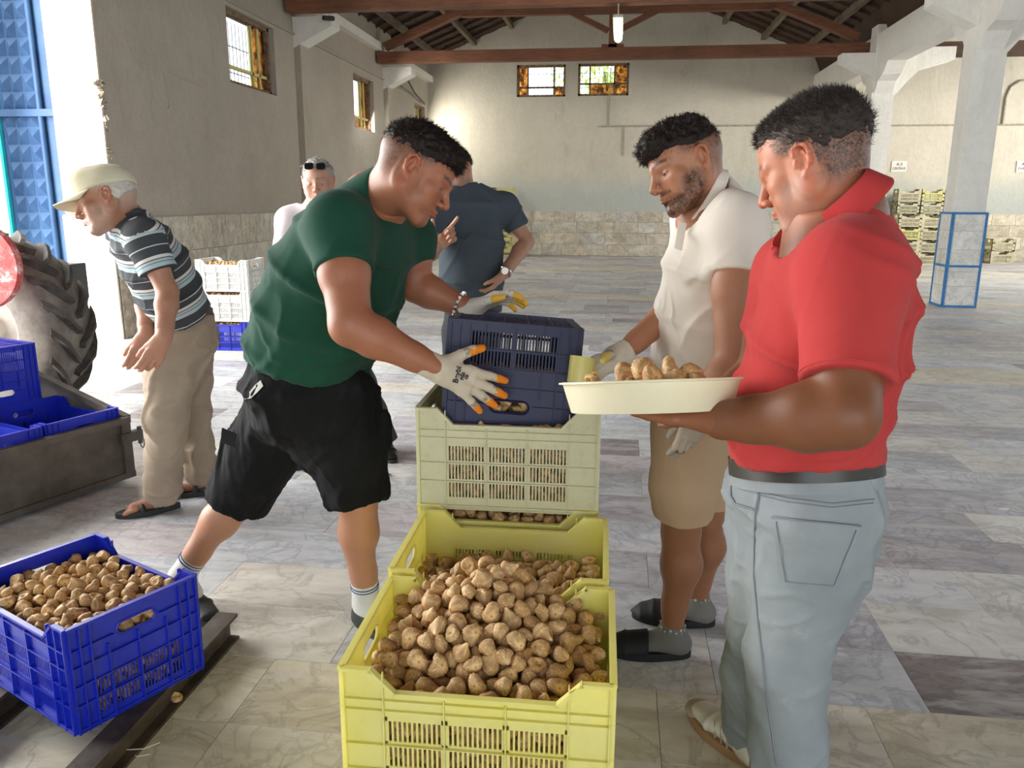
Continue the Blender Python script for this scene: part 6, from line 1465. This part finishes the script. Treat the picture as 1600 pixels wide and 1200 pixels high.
    for x0 in (1222, 1362):
        q = [on(x0-6, 708, .004, bvb), on(x0+6, 708, .004, bvb), on(x0+5, 748, .006), on(x0-7, 748, .006)]; q[0] = on(x0-6, 716, .004, bvb); q[1] = on(x0+6, 716, .004, bvb)
        MB().add(q+[p-nrm(ray(x0, 725))*.004 for p in q], [(0, 1, 2, 3), (7, 6, 5, 4), (0, 4, 5, 1), (1, 5, 6, 2), (2, 6, 7, 3), (3, 7, 4, 0)]).build('belt_loop', J, jo)
    # trainers
    CRM = plain('cream_leather', (.72, .68, .58), .5); GUM = plain('gum_sole', (.38, .22, .11), .6); SU = plain('tan_suede', (.42, .34, .25), .9)
    for an, toe_px, nm in ((anf, None, 1), (ann, None, 0)):
        dr = nrm(V(-.62, .62, 0)) if nm == 0 else nrm(onZ(1090, 1108)-onZ(1190, 1195)); L = .285
        tp = onZ(1082, 1112)+V(0, 0, 0) if nm else V(an[0], an[1], 0)+dr*.21
        hl = tp-dr*L
        def sf(F): shoe(F, hl, tp, V(0, 0, 1), .050, .055, .022)
        Pk, Fk = field_mesh(sf, [hl, tp], .004, .1); s_ = mkmesh('shoe', Pk, Fk, CRM, t); s_['label'] = 'cream low trainer with gum sole'
        sole_mb(hl-dr*.004, tp+dr*.006, .055, .0, .026).build('sole', GUM, s_, bevel=.003); sd = np.cross(dr, [0, 0, 1])
        def tg(F): F.el(tp-dr*.035+V(0, 0, .028), (.045, .045, .022), None, .002); F.cut(tp-dr*.055, -dr)
        Pk, Fk = field_mesh(tg, [tp], .004, .09); mkmesh('toe_guard', Pk, Fk, SU, s_)
        lc = MB()
        for k in range(5): c = hl+dr*(L*.45+k*.017)+V(0, 0, .078-k*.007); lc.tube([c-sd*.024-V(0, 0, .008), c+V(0, 0, .002), c+sd*.024-V(0, 0, .008)], .0024, 5)
        lc.build('laces', plain('lace', (.75, .72, .64), .8), s_)
        sr = MB()
        for k in range(3): c = hl+dr*(L*.30+k*.024); sr.beam(c-sd*.047+V(0, 0, .03), c-sd*.034+dr*.02+V(0, 0, .066), .004, .008)
        sr.build('side_stripes', SU, s_)
    return t
# ======================== old man in the striped polo, bending
def old_man():
    t = thing('person', 'old man in a cream cap and striped polo shirt bending near the tractor tyre', 'person', tuple(onZ(275, 785)))
    SK = (.44, .215, .135)
    hf = -CR*.88-CU*.30-CF*.34; hu = CU*.95-CR*.30
    fr = Frame(at(166, 315, 3.15), hf, hu, 1.04); nb = at(200, 348, 3.25)
    shn, shf = at(226, 372, 3.12), at(196, 368, 3.46); eln, wrn = at(262, 456, 3.14), at(256, 528, 3.08); elf, wrf = at(228, 462, 3.45), at(228, 524, 3.36)
    hipn, knn, ann = at(268, 540, 3.55), at(258, 650, 3.52), onZ(254, 772, .08); hipf, knf, anf = at(295, 530, 3.78), at(298, 640, 3.82), onZ(316, 748, .08)
    W = nrm(shf-shn); pel = (hipn+hipf)/2
    def body(F):
        F.chain([nb, shn], [.055, .05], .03); F.chain([nb, shf], [.055, .05], .03); F.rc(nb, pel, .08, .10, .03)
        limb_arm(F, shn, eln, wrn, (.046, .040, .041, .029)); limb_arm(F, shf, elf, wrf, (.046, .040, .040, .028)); neck_field(F, fr, nb, .054)
        for h_, k_, a_ in ((hipn, knn, ann), (hipf, knf, anf)): F.rc(pel, h_, .08, .06); F.rc(h_, k_, .06, .05); F.rc(k_, a_, .05, .036)
        for an, dr in ((ann, V(-.15, -.12, 0)), (anf, V(-.16, -.06, 0))):
            d = nrm(dr); F.rc(an+V(0, 0, .1), an-V(0, 0, .02), .036, .036, .02); F.rc(an-V(0, 0, .03)-d*.03, an+d*.13-V(0, 0, .045), .034, .026, .02)
            sd = np.cross(d, [0, 0, 1])
            for k in range(5): F.rc(an+d*.12+sd*(-.03+k*.015)-V(0, 0, .048), an+d*(.175-.006*k)+sd*(-.036+k*.017)-V(0, 0, .055), .010, .009, .004)
        F.cutl(lerp(fr.p(0, -.022, -.045), nb, .45), fr.p(0, -.022, -.045)-nb)
    P1, F1 = field_mesh(body, [shn, shf, eln, wrn, elf, wrf, nb, ann, anf, ann+V(-.12, -.1, 0)], .0075, .12)
    H = head_mesh(fr, nb, SK, (.55, .52, .48), dict(beard=.25, beardcol=(.6, .57, .52), fade=.6, fadecol=(.55, .50, .44), fade_lo=-.03, fade_hi=.02, brow=.5, browcol=(.45, .4, .35)), h=.0036, neck=.054)
    hs = []
    for wr, el_, dn in ((wrn, eln, nrm(-CU*.85-CR*.45)), (wrf, elf, nrm(-CU*.9-CR*.35))):
        side = -CR*.8-CF*.5; hand_field.flip = False; n_ = np.cross(dn, nrm(side-dn*(side@dn))); hand_field.flip = n_@CR > 0
        def hd(F): hand_field(F, wr, dn, side, [.35, .4, .45, .5], (.03, 0, -.03, -.06), (.35, .35)); F.rc(lerp(el_, wr, .85), wr, .032, .029, .012)
        hs.append((*field_mesh(hd, [wr, wr+dn*.16], .0038, .1), np.array([(.48, .24, .155)])))
    P, Fq, C = join([(P1, F1, np.array([SK])), H, *hs]); mkmesh('body', P, Fq, M_SKIN, t, C)
    def hr(F): F.el(fr.p(0, -.03, .02), np.array((.082, .094, .075))*fr.s, fr.R, .001); F.cut(fr.p(0, 0, .045), fr.u); F.cut(fr.p(0, -.03, -.03), -.5*fr.f-.85*fr.u); F.cut(fr.p(0, -.005, 0), fr.f)
    Ph, Fh = field_mesh(hr, [fr.p(0, 0, 0)], .004, .13); Ph = fine(Ph, Fh, 150, .003); mk_any('hair', [(Ph, Fh, np.array([(.62, .58, .52)]))], M_HAIR, t)
    CAP = cloth('cream_cap', (.66, .60, .42), (.72, .67, .50)); 
    def cap(F):
        s = fr.s; F.el(fr.p(0, -.015, .052), np.array((.087, .108, .088))*s, fr.R, .001); F.rc(fr.p(0, .05, .085), fr.p(0, .05, .085), .05, .05, .04); F.cut(fr.p(0, 0, .040), -.99*fr.u-.02*fr.f)
    Pc, Fc = field_mesh(cap, [fr.p(0, 0, .05)], .004, .16); Pc = wrinkle(Pc, Fc, fr.f, 5, 16, .003, 4); cp = mkmesh('cap', Pc, Fc, CAP, t); cp['label'] = 'cream baseball cap'
    m = MB(); n = 20; V_ = []
    for i in range(n+1):
        a = -1.15+2.3*i/n
        for r_, z in ((.080, .046), (.125, .040-.006*math.cos(a)), (.168, .028), (.168, .024), (.125, .036-.006*math.cos(a)), (.080, .042)):
            V_.append(fr.p(math.sin(a)*min(r_, .085)*1.0, .010+math.cos(a)*r_*1.0+.0*r_, z-.022*abs(math.sin(a))*(r_/.168)))
    m.add(V_, [(i*6+q, i*6+(q+1) % 6, (i+1)*6+(q+1) % 6, (i+1)*6+q) for i in range(n) for q in range(6)]+[tuple(range(6))[::-1], tuple(n*6+q for q in range(6))]); m.build('cap_peak', CAP, cp, smooth='auto')
    # striped shirt: the stripes are the knit's own colour, banded along the body and the sleeve
    SM_ = stripemat('striped_jersey', .125, [(.0, .012, (.72, .70, .66)), (.016, .024, (.55, .55, .54)), (.024, .029, (.10, .33, .45)), (.029, .044, (.48, .55, .56)), (.085, .089, (.6, .6, .6))], (.050, .056, .064))
    hem = at(281, 490, 3.50)
    def shirt(F):
        loft_px(F, [(at(205, 350, 3.26), .10, .07), (at(218, 375, 3.28), .175, .115), (at(240, 410, 3.33), .175, .135), (at(262, 450, 3.40), .165, .135), (at(282, 492, 3.50), .158, .128), (at(290, 515, 3.55), .155, .125)], W, .03, 2.2)
        F.rc(nb, shn, .07, .066, .05); F.rc(nb, shf, .07, .066, .05); sleeve(F, shn, eln, .62, .072, .070, .04); sleeve(F, shf, elf, .55, .07, .066, .04)
        F.cutl(at(196, 340, 3.22), nb-at(240, 410, 3.33), .14, .11); F.cut(hem, hem-at(250, 430, 3.38))
    Ps, Fs = field_mesh(shirt, [shn, shf, eln, hem, nb], .007, .18); Ps = wrinkle(Ps, Fs, CR*.5+CU*.8, 3, 12, .005, 4)
    def stripes(s_):
        return np.stack([s_+.5, s_*0, s_*0], 1)
    ta = nrm(hem-at(218, 375, 3.28)); C = stripes((Ps-nb)@ta+.03); da = nrm(eln-shn); tt = (Ps-shn)@da; rad = np.linalg.norm((Ps-shn)-tt[:, None]*da, axis=1); m_ = (rad < .082)&(tt > .0)&(((Ps-shn)@CF) < .06); C[m_] = stripes(tt[m_]-.045+.08)
    mkmesh('striped_polo_shirt', Ps, Fs, SM_, t, C)
    DK = cloth('dark_collar', (.05, .055, .06), (.06, .065, .07)); ax = nrm(fr.p(0, -.022, -.045)-nb); fwd = hf-ax*(hf@ax); ring_collar(t, at(194, 341, 3.22), ax, W, -fwd, .066, .066, DK, .3, .035, .02)
    B = cloth('khaki_twill', (.33, .26, .19), (.40, .32, .24), sheen=.2)
    def tr(F):
        loft_px(F, [(at(281, 488, 3.50), .150, .122), (at(284, 520, 3.58), .162, .140), (at(282, 560, 3.66), .15, .125)], W, .03, 2.2); F.el(at(312, 528, 3.62), (.07, .08, .08), None, .05)
        tube_leg(F, [hipn, lerp(hipn, knn, .5), knn, lerp(knn, ann, .5), ann-V(0, 0, .0)], [.105, .098, .085, .078, .080, .082], 0, .05); tube_leg(F, [hipf, lerp(hipf, knf, .5), knf, lerp(knf, anf, .5), anf+V(0, 0, .01)], [.105, .095, .082, .076, .078, .08], 0, .05); F.cut(at(281, 490, 3.50), CU-.15*CR)
    Pj, Fj = field_mesh(tr, [at(281, 490, 3.5), knn, knf, ann, anf], .0085, .17); Pj = wrinkle(Pj, Fj, CU*.8+CR*.4, 2.5, 10, .013, 5); Pj = wrinkle(Pj, Fj, CR, 5, 16, .006, 8); mkmesh('trousers', Pj, Fj, B, t)
    up = nrm(CU-.12*CR); w2 = nrm(W-up*(W@up)); fb = np.cross(up, w2); m = MB(); V_ = []
    for i in range(48):
        q = 2*math.pi*i/48; e = lambda k: w2*math.cos(q)*(.160+k)+fb*math.sin(q)*(.132+k); c = at(281, 492, 3.50); V_ += [c+e(0)-up*.016, c+e(.004)-up*.016, c+e(.004)+up*.016, c+e(0)+up*.016]
    m.add(V_, [(i*4+q, i*4+(q+1) % 4, ((i+1) % 48)*4+(q+1) % 4, ((i+1) % 48)*4+q) for i in range(48) for q in range(4)]); m.build('belt', plain('black_belt', (.02, .02, .02), .5), t, smooth='auto')
    SD = plain('black_sandal', (.028, .028, .027), .6)
    for an, dr in ((ann, nrm(V(-.15, -.12, 0))), (anf, nrm(V(-.16, -.06, 0)))):
        hl = V(an[0], an[1], 0)-dr*.07; s_ = sole_mb(hl, hl+dr*.275, .052, 0, .026).build('sandal', SD, t, bevel=.004); sd = np.cross(dr, [0, 0, 1])
        for off, hh in ((.10, .072), (.165, .052)):
            c = hl+dr*off; MB().tube([c-sd*.048+V(0, 0, .02), c-sd*.036+V(0, 0, hh*.8), c+V(0, 0, hh), c+sd*.036+V(0, 0, hh*.8), c+sd*.048+V(0, 0, .02)], .012, 8).build('strap', SD, s_, smooth=True)
        c = hl+dr*.05; MB().tube([c+dr*.06-sd*.045+V(0, 0, .03), c-dr*.045-sd*.03+V(0, 0, .055), c-dr*.055+V(0, 0, .06), c-dr*.045+sd*.03+V(0, 0, .055), c+dr*.06+sd*.045+V(0, 0, .03)], .007, 8).build('heel_strap', SD, s_, smooth=True)
    return t
# ======================== two men in the background
def back_man(name_label, headpx, d, hf, hu, sk, hairc, shirtc, sh, el, wr, feet, torso, hipp, trouserc, opt):
    t = thing('person', name_label, 'person', tuple((onZ(*feet[0])+onZ(*feet[1]))/2))
    fr = Frame(at(*headpx, d), hf, hu, 1.0); nb = at(*opt['nb']); S = [at(*q) for q in sh]; E = [at(*q) for q in el]; Wr = [at(*q) for q in wr]; W = nrm(S[1]-S[0]); hip = [at(*q) for q in hipp]; an = [onZ(*q, .09) for q in feet]
    pel = (hip[0]+hip[1])/2
    def body(F):
        F.rc(nb, pel, .08, .1, .03)
        for i in (0, 1): F.chain([nb, S[i]], [.055, .05], .03); limb_arm(F, S[i], E[i], Wr[i], (.050, .043, .042, .029))
        neck_field(F, fr, nb, .055); F.cutl(lerp(fr.p(0, -.022, -.045), nb, .45), fr.p(0, -.022, -.045)-nb)
    parts = [(*field_mesh(body, S+E+Wr+[nb, pel], .009, .12), np.array([sk])), head_mesh(fr, nb, sk, hairc, opt['st'], h=.0045, neck=.055)]
    for i, (x, side, curl, sp, th, fl) in enumerate(opt['hands']):
        x, side = nrm(x), nrm(side); hand_field.flip = fl
        def hd(F): hand_field(F, Wr[i], x, side, curl, sp, th, 1.0, 1.0)
        parts.append((*field_mesh(hd, [Wr[i], Wr[i]+x*.15], .0042, .1), np.array([sk])))
    P, Fq, C = join(parts); mkmesh('body', P, Fq, M_SKIN, t, C)
    def hair(F):
        s = fr.s; F.el(fr.p(0, -.022, .042), np.array((.080, .102, .084))*s, fr.R, .001); F.cut(fr.p(0, .08, .062), .6*fr.f-.8*fr.u); F.cut(fr.p(0, -.04, opt.get('hz', -.01)), -.2*fr.f-.98*fr.u)
    Ph, Fh = field_mesh(hair, [fr.p(0, 0, .03)], .005, .15); Ph = fine(Ph, Fh, 120, .005); N = vnormals(Ph, Fh); sp = strands(Ph, N, 1500, .010, .001, (*(fr.f*.3), .8), .6, 5); mk_any('hair', [(Ph, Fh, np.array([hairc])), (*sp, np.array([hairc]))], M_HAIR, t)
    G = cloth('shirt_cloth_'+opt['n'], shirtc, tuple(q*.9 for q in shirtc), sheen=.2)
    def shirt(F):
        loft_px(F, [(at(*p), a, b) for p, a, b in torso], W, .03, 2.2)
        for i in (0, 1): F.rc(nb, S[i], .07, .066, .05); sleeve(F, S[i], E[i], opt['sl'][i], .074, .066, .04)
        F.cutl(at(*opt['neckcut']), nb-at(*torso[2][0]), .14, .11); F.cut(at(*opt['hem']), -CU)
    Ps, Fs = field_mesh(shirt, S+E+[at(*opt['hem']), nb], .0085, .19); Ps = wrinkle(Ps, Fs, CU*.8+CR*.5, 3, 10, .007, 4); mkmesh(opt['sname'], Ps, Fs, G, t)
    B = cloth('trouser_cloth_'+opt['n'], trouserc, tuple(q*.8 for q in trouserc))
    def tr(F):
        loft_px(F, [(at(*opt['hem'])+CU*.03, .150, .115), (pel, .155, .120)], W, .03, 2.2)
        for i in (0, 1): kn = lerp(hip[i], an[i], .48); tube_leg(F, [hip[i], kn, lerp(kn, an[i], .5), an[i]-V(0, 0, .03)], [.10, .085, .075, .078, .078], 0, .05)
        F.cut(at(*opt['hem'])+CU*.02, CU)
    Pj, Fj = field_mesh(tr, [at(*opt['hem']), *hip, *an], .010, .16); Pj = wrinkle(Pj, Fj, CU, 2.5, 8, .007, 5); mkmesh('trousers', Pj, Fj, B, t)
    D = plain('black_shoe_'+opt['n'], (.02, .02, .02), .35)
    for i, a in enumerate(an):
        dr = nrm(opt['toes'][i]); hl = V(a[0], a[1], 0)-dr*.07
        def sf(F): shoe(F, hl, hl+dr*.28, V(0, 0, 1), .048, .05, .015)
        Pk, Fk = field_mesh(sf, [hl, hl+dr*.28], .006, .1); s_ = mkmesh('shoe', Pk, Fk, D, t); sole_mb(hl, hl+dr*.28, .05, 0, .02).build('sole', D, s_)
    return t, fr
green_man(); polo_man(); red_man(); old_man()
ts, frs = back_man('grey haired man in a pale pink shirt, sunglasses on his head, behind the green shirt', (497, 284), 4.35, -CF*.92-CU*.32+CR*.10, CU*.95-CF*.32, (.52, .29, .20), (.42, .40, .37), (.80, .72, .76),
    [(452, 345, 4.35), (545, 345, 4.35)], [(443, 425, 4.30), (560, 430, 4.3)], [(455, 490, 4.15), (545, 490, 4.15)], [(492, 694), (602, 684)],
    [((497, 328, 4.38), .13, .075), ((498, 355, 4.38), .19, .115), ((500, 400, 4.38), .185, .13), ((502, 450, 4.42), .175, .13), ((503, 490, 4.48), .17, .125)], [(478, 520, 4.55), (528, 520, 4.55)], (.12, .12, .13),
    dict(nb=(497, 328, 4.38), st=dict(beard=.2, beardcol=(.5, .48, .45), fade=.6, fadecol=(.40, .38, .35), brow=.8, browcol=(.2, .18, .16), open=1), hands=[(-CU, -CF, [.4]*4, (0,)*4, (.4, .3), False), (-CU, -CF, [.4]*4, (0,)*4, (.4, .3), True)],
    sl=(.62, .62), neckcut=(497, 322, 4.36), hem=(503, 480, 4.48), n='pink', sname='shirt', toes=[V(-.2, -.9, 0), V(.4, -.8, 0)], hz=.0))
sg = MB(); LN = plain('dark_lens', (.01, .01, .012), .1)
for s_ in (-1, 1):
    c = frs.p(s_*.033, .082, .088); pl = [frs.p(s_*.031+.024*np.sign(math.cos(a))*abs(math.cos(a))**.6, .082-.012*math.sin(a), .088+.017*np.sign(math.sin(a))*abs(math.sin(a))**.6) for a in np.linspace(0, 2*math.pi, 17)[:-1]]; n = len(pl)
    sg.add(pl+[p+frs.f*.003 for p in pl], [tuple(range(n))[::-1], tuple(range(n, 2*n))]+[(i, (i+1) % n, (i+1) % n+n, i+n) for i in range(n)])
    sg.tube([frs.p(s_*.058, .078, .096), frs.p(s_*.080, .04, .085), frs.p(s_*.086, -.03, .06)], .0025, 5)
sg.tube([frs.p(-.008, .086, .098), frs.p(.008, .086, .098)], .002, 5); so_ = sg.build('sunglasses', LN, ts, smooth='auto'); so_['label'] = 'dark sunglasses pushed up on the hair'
ring_collar(ts, at(497, 325, 4.37), CU, CR, CF, .062, .062, cloth('pink_collar', (.70, .50, .50), (.72, .5, .5)), .5, .03, .02)
tg_, frg = back_man('man in a slate grey t-shirt, one hand on his hip, behind the tipped crate', (712, 268), 4.35, -CR*.55-CF*.70-CU*.35, CU*.95-CR*.15, (.50, .27, .18), (.03, .022, .018), (.075, .095, .115),
    [(684, 322, 4.25), (790, 322, 4.50)], [(668, 398, 4.15), (822, 378, 4.52)], [(684, 384, 3.95), (786, 430, 4.34)], [(712, 690), (748, 680)],
    [((728, 300, 4.40), .13, .075), ((733, 325, 4.40), .20, .12), ((737, 380, 4.40), .195, .135), ((736, 440, 4.42), .19, .14), ((736, 500, 4.48), .185, .135)], [(718, 520, 4.55), (758, 520, 4.6)], (.06, .065, .07),
    dict(nb=(726, 302, 4.40), st=dict(beard=.35, fade=.6, fadecol=(.1, .07, .05), brow=.9), hands=[(CR*.75+CU*.62, CU*.8-CR*.3, [.3, 1.2, 1.3, 1.3], (.1, 0, 0, 0), (1.3, .1), False), (-CR*.6-CU*.7, -CF, [.4]*4, (0,)*4, (.5, .3), False)],
    sl=(.72, .62), neckcut=(725, 290, 4.38), hem=(737, 486, 4.46), n='slate', sname='t_shirt', toes=[V(-.5, -.8, 0), V(.3, -.9, 0)], hz=.0))
c = at(789, 425, 4.35); d_ = nrm(at(786, 430, 4.34)-at(822, 378, 4.52)); a1 = nrm(np.cross(d_, CF)); a2 = np.cross(d_, a1); wt = MB().tube([c+(math.cos(a)*a1+math.sin(a)*a2)*.034 for a in np.linspace(0, 6.283, 25)[:-1]], .007, 6, closed=True)
wt.lathe([(0, -.006), (.019, -.006), (.019, .006), (0, .006)], 20, c-CF*.036, np.stack([CR, CU, -CF], 1)); o_ = wt.build('wristwatch', plain('steel', (.7, .7, .68), .25, 1), tg_, smooth='auto'); o_['label'] = 'steel wristwatch'
